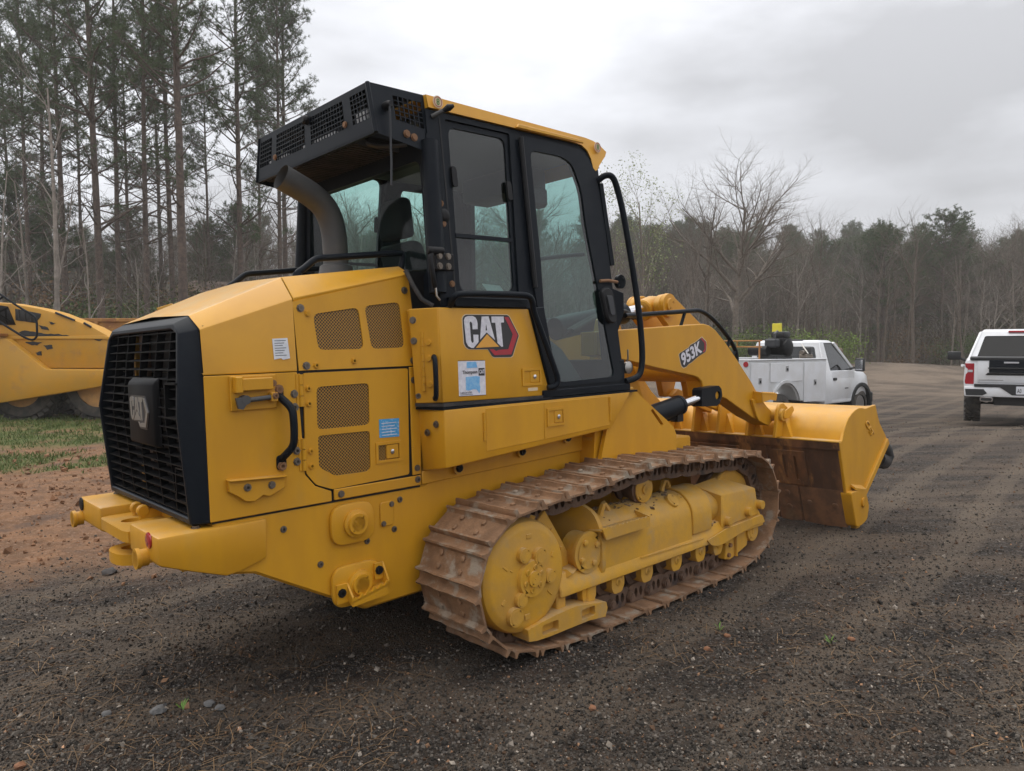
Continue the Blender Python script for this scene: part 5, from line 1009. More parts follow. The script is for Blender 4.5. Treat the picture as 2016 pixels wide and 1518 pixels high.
# ---------------------------------------------------------------- track frames, drives, rollers, idlers
def D(s): return lambda x, d, z: (x, s * d, z)
for s in (-1, 1):
    P = D(s); ax = (0, s, 0)
    dc = (-.235, .435)
    FD = part(MB().lathe([(0, .25), (.10, .285), (.17, .292), (.245, .290), (.272, .278), (.288, .255), (.293, .238), (.296, .0)], P(dc[0], .81, dc[1]), ax, 48), 'final_drive', 'yellow_dusty', bevel=0, smooth=30)
    f0 = 1.104
    hub = MB().lathe([(0, .098), (.022, .092), (.024, .075), (.018, .07), (.018, .001)], P(-.212, f0, .428), ax, 28)
    hub.lathe([(.018, .042), (.034, .040), (.036, .026), (.030, .022), (.030, .012), (.038, .001)], P(-.212, f0, .428), ax, 20)
    for k in range(6): a_ = k * math.pi / 3 + .3; hub.lathe([(.018, .016), (.030, .015), (.030, .009), (.022, .008)], P(-.212 + .057 * math.cos(a_), f0, .428 + .057 * math.sin(a_)), ax, 10)
    part(hub, 'drive_hub', 'yellow_dusty', FD, bevel=0, smooth=30)
    for (x, z, r) in ((-.268, .556, .040), (-.158, .530, .046), (-.087, .411, .038), (-.296, .336, .038), (-.339, .262, .050)):
        part(MB().lathe([(-.02, r), (.026, r * .94), (.028, r * .72), (-.004, r * .66), (-.006, .001)] + ([] if r < .045 else [(-.006, r * .4), (.018, r * .38), (.020, .001)]), P(x, f0, z), ax, 22), 'drive_boss', 'yellow_dusty', FD, bevel=0, smooth=30)
    for (x, z, w, h, a_) in ((-.22, .642, .035, .022, 0), (-.385, .512, .04, .01, -.7), (-.05, .515, .028, .02, 1.0), (-.40, .345, .03, .02, .8), (-.245, .235, .035, .03, 0), (-.08, .32, .045, .008, -.75), (-.345, .49, .02, .006, -.6)):
        part(MB().obox(P(x, f0, z), (math.cos(a_), 0, math.sin(a_)), (0, 1, 0), (-math.sin(a_), 0, math.cos(a_)), (w * .5, .004, h * .5)), 'cast_mark', 'yellow_dusty', FD, bevel=.002)
    part(MB().lathe([(0, .235), (.12, .235)], P(dc[0], .84, dc[1]), ax, 30), 'sprocket', 'track_link_steel', bevel=0)
    # frame: rail, housing, gussets
    rail = [(.985, .262), (1.10, .262), (1.10, .30), (1.06, .378), (.985, .40)]
    m = MB(); m.loft([[P(x0, d, z) for d, z in rail] for x0 in (.01, 2.13)], closed=True, caps=True)
    TF = part(m, 'track_frame', 'yellow_dusty', bevel=.006)
    part(MB().hexa([P(.0, .98, .26), P(.10, 1.10, .375), P(.10, 1.06, .39), P(.05, .97, .39), P(.0, .98, .26), P(.11, 1.10, .376), P(.2, 1.06, .385), P(.2, .97, .40)]), 'frame_nose', 'yellow_dusty', TF, bevel=0)
    part(MB().hexa([P(-.15, .72, .25), P(2.0, .72, .25), P(2.0, 1.0, .25), P(-.15, 1.0, .25), P(-.1, .74, .42), P(2.0, .74, .42), P(2.0, 1.0, .40), P(-.1, 1.0, .40)]), 'frame_body', 'yellow_dusty', TF, bevel=0)
    # recoil housing: round top, flat side
    hp = [(.75, .36)] + [(.915 + .165 * math.cos(a_), .475 + .155 * math.sin(a_)) for a_ in np.linspace(math.pi, 0, 15)] + [(1.083, .405), (1.083, .300), (.98, .300)]
    m = MB(); m.loft([[P(x0, d, z) for d, z in hp] for x0 in (.37, .42, 1.26)], closed=True, caps=True)
    HO = part(m, 'recoil_housing', 'yellow_dusty', TF, bevel=.008, smooth=40)
    hp2 = [(.76, .38)] + [(.915 + .178 * math.cos(a_), .475 + .17 * math.sin(a_)) for a_ in np.linspace(math.pi, 0, 15)] + [(1.094, .40), (1.09, .36)]
    m = MB(); m.loft([[P(x0, d, z) for d, z in hp2] for x0 in (1.255, 1.265, 1.46, 1.47)], closed=True, caps=True); part(m, 'recoil_band', 'yellow_dusty', TF, bevel=.004, smooth=40)
    m = MB(); m.loft([[P(x0, .915 + k * .160 * math.cos(a_), .475 + k * .15 * math.sin(a_)) for a_ in np.linspace(0, 2 * math.pi, 28)[:-1]] for x0, k in ((1.45, .9), (1.75, .86))], closed=True, caps=True); part(m, 'recoil_tube', 'yellow_dusty', TF, bevel=0, smooth=40)
    part(MB().slab([P(1.26, 1.096, z_) if False else P(x_, 1.094, z_) for x_, z_ in [(.70, .335), (1.36, .318), (1.36, .312), (.70, .329)]], (0, s * .006, 0)), 'weld_seam', 'yellow_dusty', TF, bevel=0)
    fl_ = round_poly([(.76, .30), (.74, .55), (.82, .70), (.93, .715), (1.05, .66), (1.10, .53), (1.10, .33), (1.07, .29)], .05, 3)
    part(MB().slab([P(.30 + (d - .9) * .25 + .0, d, z) for d, z in fl_], (.028, 0, 0)), 'housing_flange', 'yellow_dusty', TF, bevel=0)
    part(MB().lathe([(0, .105), (.08, .105), (.10, .115), (.12, .115), (.125, .09), (.118, .001)], P(.255, .965, .455), ax, 28), 'pivot_cap', 'yellow_dusty', TF, bevel=0, smooth=30)
    for a_ in (.5, 2.1, 3.6, 5.2): part(MB().lathe([(0, .018), (.016, .018), (.02, .008)], P(.255 + .07 * math.cos(a_), 1.083, .455 + .07 * math.sin(a_)), ax, 8), 'cap_bolt', 'yellow_dusty', TF, bevel=0)
    m = MB().slab([P(x, .985, z) for x, z in [(-.11, .645), (-.01, .725), (.10, .56), (.16, .46), (.17, .30), (-.05, .18), (-.10, .20), (.0, .40)]], (0, s * .03, 0)); part(m, 'drive_gusset', 'yellow_dusty', TF, bevel=.004)
    for x, z in ((-.06, .66), (.03, .61), (.10, .50)): part(MB().lathe([(0, .012), (.012, .011)], P(x, 1.015, z), ax, 8), 'gusset_bolt', 'yellow_dusty', TF, bevel=0)
    m = MB().slab([P(x, .97, z) for x, z in [(-.30, .73), (-.20, .755), (-.06, .70), (-.10, .66), (-.28, .70)]], (0, s * .03, 0)); part(m, 'drive_shield', 'yellow_dusty', TF, bevel=.003)
    part(MB().tube([P(.47, .98, .60), P(.50, .98, .66), P(.53, .96, .665), P(.57, .96, .62)], .02, 6), 'grease_fitting', 'yellow_dusty', TF, bevel=0)
    part(MB().tube([P(1.18, .90, .63), P(1.21, .90, .69), P(1.25, .89, .69), P(1.28, .89, .64)], .018, 6), 'grease_fitting', 'yellow_dusty', TF, bevel=0)
    part(MB().lathe([(0, .05), (.02, .045), (.022, .028), (.012, .026), (.012, .01)], P(1.12, 1.02, .59), (0, s * .75, .66), 16), 'filler_plug', 'yellow_dusty', TF, bevel=0)
    # step on the frame
    m = MB(); tt = [(.315 + .42 * k / 24, .578 - .004 * k / 24 + (.008 if k % 2 else 0)) for k in range(25)]
    m.slab([P(x, 1.135, z) for x, z in [(.345, .515), (.735, .518)] + tt[::-1]], (0, -s * .012, 0)); m.hexa([P(.31, 1.03, .555), P(.735, 1.03, .555), P(.735, 1.13, .565), (P(.31, 1.13, .565)), P(.31, 1.03, .562), P(.735, 1.03, .562), P(.735, 1.13, .572), P(.31, 1.13, .572)])
    m.slab([P(.735, 1.03, .53), P(.735, 1.135, .518), P(.735, 1.135, .580), P(.735, 1.03, .60)], (.008, 0, 0)); part(m, 'frame_step', 'yellow_dusty', TF, bevel=0)
    # front box (idler guard) and fender plate
    m = MB().hexa([P(1.605, 1.085, .335), P(2.10, 1.085, .345), P(2.06, .86, .345), P(1.605, .86, .335), P(1.61, 1.085, .562), P(2.05, 1.085, .548), P(1.80, .93, .65), P(1.50, .93, .632)])
    IG = part(m, 'idler_guard', 'yellow_dusty', TF, bevel=.008)
    for x, z in ((1.66, .375), (1.93, .395), (2.09, .42)): part(MB().lathe([(-.01, .034), (.035, .031), (.037, .02), (.02, .018), (.02, .001)], P(x, 1.085, z), ax, 16), 'guard_bolt', 'yellow_dusty', IG, bevel=0, smooth=30)
    m = MB().slab([P(x, 1.10, z) for x, z in round_poly([(1.385, .300), (1.44, .255), (1.52, .235), (1.60, .240), (1.98, .29), (2.14, .285), (2.10, .35), (1.62, .335)], .02)], (0, s * .010, 0)); part(m, 'frame_cheek', 'yellow_dusty', TF, bevel=.002)
    # idler
    part(MB().lathe([(-.06, .258), (.0, .263), (.010, .258), (.012, .235), (-.005, .225), (-.01, .06), (.03, .05), (.03, .001)], P(1.925, .955, .435), ax, 44), 'idler_wheel', 'yellow_dusty', bevel=0, smooth=30)
    part(MB().lathe([(-.17, .22), (-.14, .255), (-.13, .268), (-.06, .268), (-.05, .262), (.0, .2)], P(1.925, .95, .435), ax, 44), 'idler_rim', 'track_link_steel', bevel=0, smooth=30)
    # carrier roller
    CR = part(MB().lathe([(-.22, .06), (-.17, .06), (-.165, .09), (-.14, .095), (-.12, .075), (-.05, .075), (-.045, .095), (-.015, .097), (-.01, .088), (.0, .086)], P(.885, .985, .70), ax, 28), 'carrier_roller', 'track_link_steel', bevel=0, smooth=30)
    part(MB().lathe([(-.004, .086), (.006, .082), (.008, .068), (.004, .064), (.006, .03), (.018, .028), (.018, .012), (.012, .01)], P(.885, .985, .70), ax, 28), 'roller_cap', 'yellow_dusty', CR, bevel=0, smooth=30)
    part(MB().hexa([P(.82, .76, .58), P(.95, .76, .58), P(.95, .98, .58), P(.82, .98, .58), P(.85, .76, .70), P(.92, .76, .70), P(.92, .80, .70), P(.85, .80, .70)]), 'roller_bracket', 'yellow_dusty', bevel=.005)
    # bottom rollers with yellow end blocks
    for x in (.265, .515, .790, 1.095, 1.365, 1.575):
        part(MB().lathe([(-.26, .085), (-.22, .10), (-.2, .08), (-.10, .08), (-.08, .105), (-.045, .105), (-.04, .07), (.0, .06)], P(x, 1.03, .225), ax, 24), 'track_roller', 'track_link_steel', bevel=0, smooth=30)
        m = MB().prism(round_poly([(x - .055, .285), (x + .06, .285), (x + .06, .20), (x + .035, .16), (x - .035, .16), (x - .055, .20)], .015, 3), 'y', s * .995, s * 1.07); m.lathe([(0, .026), (.006, .022), (.006, .012), (-.006, .01)], P(x + .005, 1.07, .225), ax, 12); part(m, 'roller_end_block', 'yellow_dusty', TF, bevel=.006)
    # track guides
    gp = [(-.26, .175), (-.20, .185), (-.05, .20), (.10, .205), (.345, .165), (.355, .13), (.335, .085), (.20, .10), (-.10, .10), (-.20, .105), (-.255, .115)]
    pk_ = [round_poly([(x0, .118), (x1, .118), (x1, .172), (x0, .172)], .012) for x0, x1 in ((-.16, -.04), (.14, .25))]
    m = MB().prism(gp, 'y', s * 1.085, s * 1.125, holes=pk_); m.prism(gp, 'y', s * 1.0, s * 1.086); TG = part(m, 'track_guide', 'yellow_dusty', TF, bevel=0)
    part(MB().box(P(.0, 1.0, .19) if s > 0 else P(.0, 1.08, .19), P(.07, 1.08, .30) if s > 0 else P(.07, 1.0, .30)), 'guide_post', 'yellow_dusty', TG, bevel=.008)
    part(MB().box(P(.24, 1.0, .17) if s > 0 else P(.24, 1.08, .17), P(.31, 1.08, .30) if s > 0 else P(.31, 1.0, .30)), 'guide_post', 'yellow_dusty', TG, bevel=.008)
    m = MB().prism([(1.68, .10), (1.70, .20), (1.66, .22), (1.66, .27), (1.90, .29), (2.0, .25), (1.97, .14), (1.75, .085)], 'y', s * 1.0, s * 1.06); part(m, 'front_guide', 'yellow_dusty', TF, bevel=.006)
    part(MB().box(P(1.80, 1.06, .10) if s > 0 else P(1.80, 1.08, .10), P(1.812, 1.08, .28) if s > 0 else P(1.812, 1.06, .28)), 'guide_rib', 'yellow_dusty', TF, bevel=.002)
    for x, z in ((1.74, .19), (1.72, .125)): part(MB().lathe([(0, .016), (.014, .015)], P(x, 1.06, z), ax, 8), 'guide_bolt', 'bolt_rust', TF, bevel=0)
    part(MB().lathe([(0, .075), (.025, .07), (.028, .05), (.015, .045), (.015, .022), (.03, .02)], P(2.03, 1.05, .235), ax, 24), 'idler_stop', 'yellow_dusty', TF, bevel=0, smooth=30)
# ---------------------------------------------------------------- lift arms, lever, cylinders
armp = [(.90, 1.68), (1.308, 1.699), (2.142, 1.735), (2.218, 1.723), (2.31, 1.684), (2.436, 1.597), (2.614, 1.452), (2.843, 1.253), (2.94, 1.15), (3.10, 1.03), (3.215, .965), (3.19, .90), (3.12, .865), (3.054, .885), (2.837, .964), (2.442, 1.146), (2.346, 1.168), (2.30, 1.12), (2.24, 1.108), (2.16, 1.13), (2.13, 1.19), (2.127, 1.248), (2.102, 1.299), (2.06, 1.328), (2.0, 1.345), (1.856, 1.368), (1.5, 1.43), (1.235, 1.482), (.90, 1.53)]
for s in (-1, 1):
    AR = part(MB().prism(armp, 'y', s * .62, s * .595), 'lift_arm', 'yellow_paint', bevel=.005)
    part(MB().prism([(x, z) for x, z in armp if x < 2.9 or z > 2], 'y', s * .595, s * .47) if False else MB().prism(armp, 'y', s * .50, s * .475), 'arm_inner_plate', 'yellow_paint', AR, bevel=.004)
    m = MB(); ring_ = armp
    m.loft([[(x, s * .597, z) for x, z in armp], [(x, s * .498, z) for x, z in armp]], closed=True); part(m, 'arm_edge_plate', 'yellow_paint', AR, bevel=0, smooth=25)
    # boom cylinder
    cy = s * .675
    BC = part(MB().tube([(1.20, cy, 1.075), (1.70, cy, 1.144)], .068, 24), 'boom_cylinder', 'black_paint', bevel=.006)
    part(MB().tube([(1.695, cy, 1.143), (1.73, cy, 1.148)], .072, 24), 'cylinder_gland', 'black_paint', BC, bevel=.004)
    part(MB().tube([(1.72, cy, 1.147), (2.0, cy, 1.185)], .033, 18), 'cylinder_rod', 'chrome', BC, bevel=0, smooth=60)
    ey = [(1.955, 1.12), (2.16, 1.11), (2.20, 1.13), (2.235, 1.185), (2.225, 1.235), (2.19, 1.262), (1.975, 1.255), (1.955, 1.24)]
    RE = part(MB().prism(ey, 'y', s * .715, s * .632, holes=[circ(2.172, 1.19, .033, 18)]), 'rod_eye', 'black_paint', BC, bevel=0)
    part(MB().lathe([(0, .033), (.06, .033), (.062, .02)], (2.172, s * .64, 1.19), (0, s, 0), 18), 'rod_pin', 'yellow_paint', RE, bevel=0)
    m = MB().tube([(1.55, cy - s * .04, 1.05), (1.66, cy, 1.06), (1.70, cy, 1.08)], .018, 8); m.box((1.66, min(cy - .03, cy + .03), 1.03), (1.73, max(cy - .03, cy + .03), 1.09)); part(m, 'cylinder_fitting', 'black_matte', BC, bevel=0)
    # step at the arm tip
    m = MB(); tp = [(2.86 + .26 * k / 16, 1.165 - .02 * (k / 16) + (.010 if k % 2 else 0) - .05 * max(0, k / 16 - .8)) for k in range(17)]
    m.slab([(x, s * .70, z) for x, z in [(2.865, 1.085), (3.0, 1.10), (3.10, 1.085)] + tp[::-1]], (0, -s * .012, 0)); m.slab([(2.865, s * .70, 1.085), (2.865, s * .60, 1.07), (2.86, s * .60, 1.18), (2.86, s * .70, 1.17)], (.012, 0, 0))
    m.slab([(2.86, s * .70, 1.155), (3.10, s * .70, 1.13), (3.06, s * .60, 1.13), (2.86, s * .60, 1.16)], (0, 0, .006)); part(m, 'arm_step', 'yellow_paint', AR, bevel=0)
    part(MB().prism(round_poly([(2.80, 1.12), (2.86, 1.11), (2.95, .98), (2.92, .92), (2.88, .96)], .02), 'y', s * .645, s * .62), 'arm_tip_plate', 'yellow_paint', AR, bevel=.004)
    if s < 0: NEAR_ARM = AR
    # hose rail over the arm
    tubepart([(1.22, s * .60, 1.79), (1.40, s * .56, 1.797), (2.06, s * .55, 1.835), (2.22, s * .55, 1.845), (2.43, s * .55, 1.755), (2.66, s * .55, 1.59), (2.74, s * .55, 1.48), (2.72, s * .55, 1.40)], .017, 'hose_rail', 'black_paint', 2, 10, AR)
    for x0, z0, x1, z1 in ((2.00, 1.83, 1.94, 1.72), (2.62, 1.61, 2.56, 1.50), (2.71, 1.52, 2.64, 1.45)): part(MB().tube([(x0, s * .55, z0), (x1, s * .55, z1)], .014, 6), 'rail_stay', 'black_paint', AR, bevel=0)
for s in (-1, 1):
    lev = round_poly([(2.20, 1.92), (2.26, 1.99), (2.36, 2.005), (2.46, 1.96), (2.88, 1.72), (2.92, 1.50), (2.75, 1.12), (2.62, 1.12), (2.52, 1.45), (2.36, 1.72), (2.24, 1.82)], .03, 3)
    LV = part(MB().prism(lev, 'y', s * .16, s * .10), 'tilt_lever', 'yellow_paint', bevel=.006)
    part(MB().lathe([(0, .10), (.03, .095), (.032, .06), (.05, .055), (.052, .03), (.035, .025)], (2.32, s * .16, 1.905), (0, s, 0), 28), 'lever_boss', 'yellow_paint', LV, bevel=0, smooth=30)
    part(MB().lathe([(0, .075), (.04, .07), (.042, .03)], (2.62, s * .16, 1.45), (0, s, 0), 24), 'lever_boss', 'yellow_paint', LV, bevel=0, smooth=30)
    part(MB().prism([(2.66, 1.13), (2.76, 1.19), (3.34, 1.02), (3.30, .93)], 'y', s * .10, s * .05), 'bucket_link', 'yellow_paint', bevel=.006)
tcy = part(MB().tube([(1.15, 0, 1.72), (1.95, 0, 1.845)], .085, 24), 'tilt_cylinder', 'black_paint', bevel=.006)
part(MB().tube([(1.95, 0, 1.845), (2.30, 0, 1.90)], .045, 16), 'cylinder_rod', 'chrome', tcy, bevel=0)
part(MB().tube([(2.20, 0, 1.87), (2.32, 0, 1.905), (2.38, 0, 1.905)], .09, 18), 'rod_end', 'yellow_paint', tcy, bevel=.01)
for y in (-.22, -.17, .17, .22): tubepart([(1.1, y, 1.70), (1.45, y, 1.83), (1.75, y * .8, 1.86), (1.95, y * .6, 1.80)], .016, 'hydraulic_hose', 'black_rubber', 2, 8)
part(MB().cyl((2.42, -.48, 1.38), (2.42, .48, 1.38), .11, n=24), 'arm_cross_tube', 'yellow_paint', bevel=0)
# model badge on the near arm
aY = -.62
def am(x, z, e=0.): return (x, aY - e, z)
KB = [(1.810,1.508),(1.821,1.520),(1.857,1.532),(1.935,1.559),(1.958,1.577),(1.981,1.584),(2.011,1.591),(2.110,1.633),(2.167,1.598),(2.172,1.575),(2.166,1.535),(2.155,1.520),(2.056,1.486),(2.008,1.465),(1.971,1.447),(1.932,1.436),(1.902,1.418),(1.866,1.411),(1.841,1.424),(1.826,1.456)]
deco([(1.99 + (x - 1.99) * 1.03, 1.52 + (z - 1.52) * 1.05) for x, z in KB], 'decal_cream', 'model_badge_outline', .001, fn=am, parent=NEAR_ARM)
deco(KB, 'decal_black', 'model_badge', .002, fn=am, parent=NEAR_ARM)
deco([(2.096,1.622),(2.106,1.629),(2.160,1.595),(2.163,1.560),(2.154,1.530),(2.130,1.518),(2.120,1.525),(2.143,1.540),(2.143,1.588)], 'decal_red', 'model_badge_mark', .003, fn=am, parent=NEAR_ARM)
put_text('badge_text', '953K', 'decal_white', am(1.852, 1.420, .004), am(2.112, 1.520, .004), am(1.822, 1.512, .004), NEAR_ARM, .035)
# ---------------------------------------------------------------- bucket
BU = [(3.42, .03), (3.30, .33), (3.185, .735), (3.235, .762), (3.26, .83), (3.30, .893), (3.35, .94), (3.415, .973), (3.48, .995), (3.55, 1.007), (3.62, 1.003), (3.685, .992), (3.80, .995), (3.90, .998)]
inn = [(3.905, .97), (3.68, .965), (3.56, .975), (3.43, .935), (3.34, .865), (3.29, .77), (3.27, .70), (3.34, .36), (3.45, .03)]
m = MB(); m.loft([[(x, y, z) for x, z in BU[3:] + inn[:5]] for y in (-1.19, 1.19)], closed=True)
BK = part(m, 'bucket', 'yellow_paint', bevel=0, smooth=30)
fl_o = [(3.185, .735), (3.30, .33), (3.34, .30), (3.38, .36), (3.29, .77), (3.235, .762)]
part(MB().prism(fl_o, 'y', -1.19, 1.19), 'bucket_floor', 'bucket_worn', BK, bevel=0)
part(MB().prism([(3.165, .757), (3.185, .69), (3.20, .69), (3.20, .76)], 'y', -1.195, 1.195), 'floor_ledge', 'bucket_worn', BK, bevel=0)
part(MB().prism([(3.160, .7575), (3.26, .763), (3.26, .772), (3.160, .7665)], 'y', -1.195, 1.195), 'bucket_ledge', 'yellow_dusty', BK, bevel=0)
for y0, y1 in ((-.90, -.60), (-.30, .30), (.60, .90)): part(MB().slab([(3.188, y0, .66), (3.188, y1, .66), (3.292, y1, .36), (3.292, y0, .36)], (-.014, 0, -.004), [[(3.188 + .104 * t, y, .66 - .30 * t) for y, t in round_poly([(c_ - .012, .15), (c_ + .012, .15), (c_ + .012, .85), (c_ - .012, .85)], .012)] for c_ in (y0 + .09, y0 + .19)]), 'wear_plate', 'bucket_worn', BK, bevel=0)
part(MB().slab([(3.187, -.555, .68), (3.187, -.54, .68), (3.297, -.54, .34), (3.297, -.555, .34)], (-.012, 0, -.003)), 'floor_rib', 'bucket_worn', BK, bevel=0)
ys = [-1.17, -.79, -.58, -.20, .18, .58, .79, 1.17]
for a_, b_ in zip(ys, ys[1:]):
    t = .006 if abs(b_ - a_) < .3 else 0.
    ce = part(MB().slab([(3.295 - t, a_ + .006, .345), (3.295 - t, b_ - .006, .345), (3.405 - t, b_ - .006, .012), (3.405 - t, (a_ + b_) / 2, .004), (3.405 - t, a_ + .006, .016)], (.05, 0, .015)), 'cutting_edge', 'edge_steel', BK, bevel=.004)
    for yy in ([a_ + .08, b_ - .08] if b_ - a_ > .3 else [(a_ + b_) / 2]):
        for z in ((.20,) if b_ - a_ > .3 else (.27, .14)):
            o = part(MB().lathe([(0, .026), (.006, .024), (.008, .01)], (3.295 - t + (.345 - z) * .33, yy, z), (-1, 0, -.33), 10), 'edge_bolt', 'edge_steel', ce, bevel=0)
side = [(3.173, .757), (3.227, .771), (3.26, .84), (3.30, .896), (3.35, .943), (3.415, .976), (3.48, .998), (3.55, 1.010), (3.62, 1.006), (3.685, .995), (3.80, 1.005), (3.901, 1.012), (3.946, .919), (3.99, .845), (4.111, .735), (4.18, .66), (3.62, .235), (3.42, .20), (3.33, .24), (3.296, .333)]
for s in (-1, 1):
    SP = part(MB().prism(side, 'y', s * 1.20, s * 1.175), 'bucket_side', 'yellow_paint', BK, bevel=.004)
    part(MB().hexa([(3.60, s * 1.225, .225), (4.15, s * 1.225, .645), (4.15, s * 1.16, .645), (3.60, s * 1.16, .225), (3.565, s * 1.225, .265), (4.115, s * 1.225, .70), (4.115, s * 1.16, .70), (3.565, s * 1.16, .265)]), 'side_cutter', 'yellow_paint', BK, bevel=.006)
    m = MB().prism(round_poly([(3.29, .34), (3.52, .335), (3.60, .29), (3.66, .17), (3.62, .06), (3.52, .03), (3.40, .03)], .03, 3), 'y', s * 1.24, s * 1.15); CG = part(m, 'corner_guard', 'yellow_paint', BK, bevel=.008)
    part(MB().lathe([(0, .04), (.015, .04), (.017, .025), (.005, .02)], (3.53, s * 1.24, .22), (0, s, 0), 14), 'corner_pin', 'yellow_paint', CG, bevel=0)
    part(MB().prism([(3.46, .10), (3.56, .05), (3.54, -.0), (3.47, .0)], 'y', s * 1.21, s * 1.16), 'corner_tooth', 'yellow_dusty', CG, bevel=.004)
    part(MB().slab([(3.38, s * 1.24, .345), (3.60, s * 1.24, .30), (3.60, s * 1.20, .33), (3.38, s * 1.20, .37)], (0, 0, .02)), 'corner_strip', 'yellow_paint', CG, bevel=0)
part(MB().tube([(4.10, -1.11, .66), (4.18, -1.11, .64), (4.32, -1.11, .56), (4.36, -1.11, .50), (4.30, -1.11, .46), (4.16, -1.11, .50)], .075, 12), 'rubber_bumper', 'black_rubber', BK, bevel=0)
for y in (-.68, -.42, -.13, .13, .42, .68):
    m = MB().prism([(3.09, .768), (3.12, .90), (3.14, 1.0), (3.18, 1.05), (3.235, 1.055), (3.30, 1.02), (3.40, .96), (3.28, .80), (3.27, .768)], 'y', y - .015, y + .015); E_ = part(m, 'bucket_ear', 'yellow_paint', BK, bevel=.004)
    m = MB().prism([(3.10, .768), (3.16, .80), (3.27, .768)], 'y', y - .10, y + .10) if False else MB().hexa([(3.20, y - .10, .768), (3.33, y - .10, .768), (3.33, y + .015, .768), (3.20, y + .015, .768), (3.24, y - .02, .93), (3.32, y - .02, .93), (3.32, y, .95), (3.24, y, .95)])
    part(m, 'ear_gusset', 'yellow_paint', E_, bevel=0)
for y0, y1 in ((-.72, -.38), (.38, .72)):
    part(MB().cyl((3.20, y0, .955), (3.20, y1, .955), .055, n=20), 'bucket_pin', 'yellow_dusty', BK, bevel=.004)
    part(MB().prism(round_poly([(3.17, .93), (3.25, .92), (3.36, .985), (3.33, 1.03), (3.20, .995)], .02), 'y', y0 - .012, y0), 'pin_retainer', 'yellow_paint', BK, bevel=.003)
tm = put_text('bucket_emblem', 'CAT', 'yellow_paint', (3.665, -1.2005, .87), (3.80, -1.2005, .735), (3.725, -1.2005, .90), BK, .04)
bmx = bmesh.new(); bmx.from_mesh(tm.data); rr_ = bmesh.ops.extrude_face_region(bmx, geom=bmx.faces[:]); bmesh.ops.translate(bmx, vec=(0, -.006, 0), verts=[g for g in rr_['geom'] if isinstance(g, bmesh.types.BMVert)]); bmesh.ops.recalc_face_normals(bmx, faces=bmx.faces); bmx.to_mesh(tm.data); bmx.free()

# clods of dirt lying on the near undercarriage
R_ = np.random.default_rng(8); n = 420; k_ = R_.integers(0, 3, n)
bx_ = np.where(k_ == 0, R_.uniform(.40, 1.45, n), np.where(k_ == 1, R_.uniform(.15, 1.7, n), R_.uniform(.05, 2.0, n)))
th_ = R_.normal(0, .35, n)
by_ = np.where(k_ == 0, -(.915 + .165 * np.sin(th_)), np.where(k_ == 1, -R_.uniform(.68, .80, n), -R_.uniform(1.0, 1.075, n)))
bz_ = np.where(k_ == 0, .475 + .155 * np.cos(th_) + .002, np.where(k_ == 1, .425, .385 - .12 * np.abs(by_ + 1.0)))
r_ = np.clip(R_.lognormal(math.log(.008), .5, n), .003, .022); t_ = R_.uniform(.6, 1.2, n)[:, None] * np.array([.26, .18, .11])
pd = scatter_mesh('packed_dirt', octa, of, np.stack([bx_, by_, bz_], 1), rand_rot(n), np.stack([r_ * 1.4, r_ * 1.2, r_ * .6], 1), t_, 'stone_mix'); pd.parent = LD
# ================================================================ vehicles and small things of the yard
def vehicle(name, label, cat, x, y, z, ang, group=None):
    return empty(name, label, cat, group, Matrix.Translation((x, y, z)) @ Matrix.Rotation(ang, 4, 'Z'))
def wheel(parent, x, y, r, w, side, rim, rm='alloy', name='wheel', lugs=0):
    t = MB().lathe([(-w / 2, r * .62), (-w / 2 + .01, r * .90), (-w * .36, r * .985), (-w * .2, r), (w * .2, r), (w * .36, r * .985), (w / 2 - .01, r * .90), (w / 2, r * .62)], (x, y, r), (0, 1, 0), 36, caps=False)
    for k in range(lugs):
        a = 2 * math.pi * k / lugs
        for sd in (-1, 1): t.obox((x + math.cos(a + sd * .03) * r * .995, y + sd * w * .26, r + math.sin(a + sd * .03) * r * .995), (math.cos(a), 0, math.sin(a)), (-math.sin(a) * .8, .6, math.cos(a) * .8), (.6 * math.sin(a), .8, -.6 * math.cos(a)), (.028 * r / .5, .035 * r / .5, w * .22))
    W_ = t.build(name, 'tyre', parent, smooth=40)
    s = side
    MB().lathe([(-.02, rim), (w * .42, rim), (w * .44, rim * .93), (w * .30, rim * .88), (w * .18, rim * .62), (w * .26, rim * .34), (w * .34, rim * .30), (w * .36, rim * .05)], (x, y, r), (0, s, 0), 30).build('rim', rm, W_, smooth=30)
    m = MB()
    for k in range(8):
        a = 2 * math.pi * k / 8; m.lathe([(0, rim * .055), (.02, rim * .05)], (x + math.cos(a) * rim * .48, y + s * w * .22, r + math.sin(a) * rim * .48), (0, s, 0), 6)
    m.build('wheel_nuts', 'bolt_steel', W_, smooth=0, kind='stuff'); return W_
# ---- white service truck (x forward, y left)
ang = math.radians(40); sx_, sy_ = 5.68, 16.2
ST = vehicle('service_truck', 'white service truck with a utility body of side lockers, behind the loader bucket', 'service truck', sx_, sy_, gz(sx_, sy_) + .05, ang)
def cabshell(P, sec, m='white_paint', name='body', parent=None): return MB().loft(sec, closed=True, caps=True).build(name, m, parent or P, bevel=.02, seg=2, smooth=40)
hw = .97
def sect(x, w, z0, z1): return [(x, -w, z0), (x, -w * 1.01, (z0 + z1) / 2), (x, -w * .97, z1), (x, w * .97, z1), (x, w * 1.01, (z0 + z1) / 2), (x, w, z0)]
BODY = cabshell(ST, [sect(.55, hw, .48, 1.20), sect(1.75, hw, .48, 1.20)], name='cab_body')
cabshell(ST, [sect(1.72, hw, .62, 1.19), sect(2.45, hw * .98, .62, 1.14), sect(2.72, hw * .93, .58, 1.05), sect(2.80, hw * .86, .58, .98)], name='bonnet')
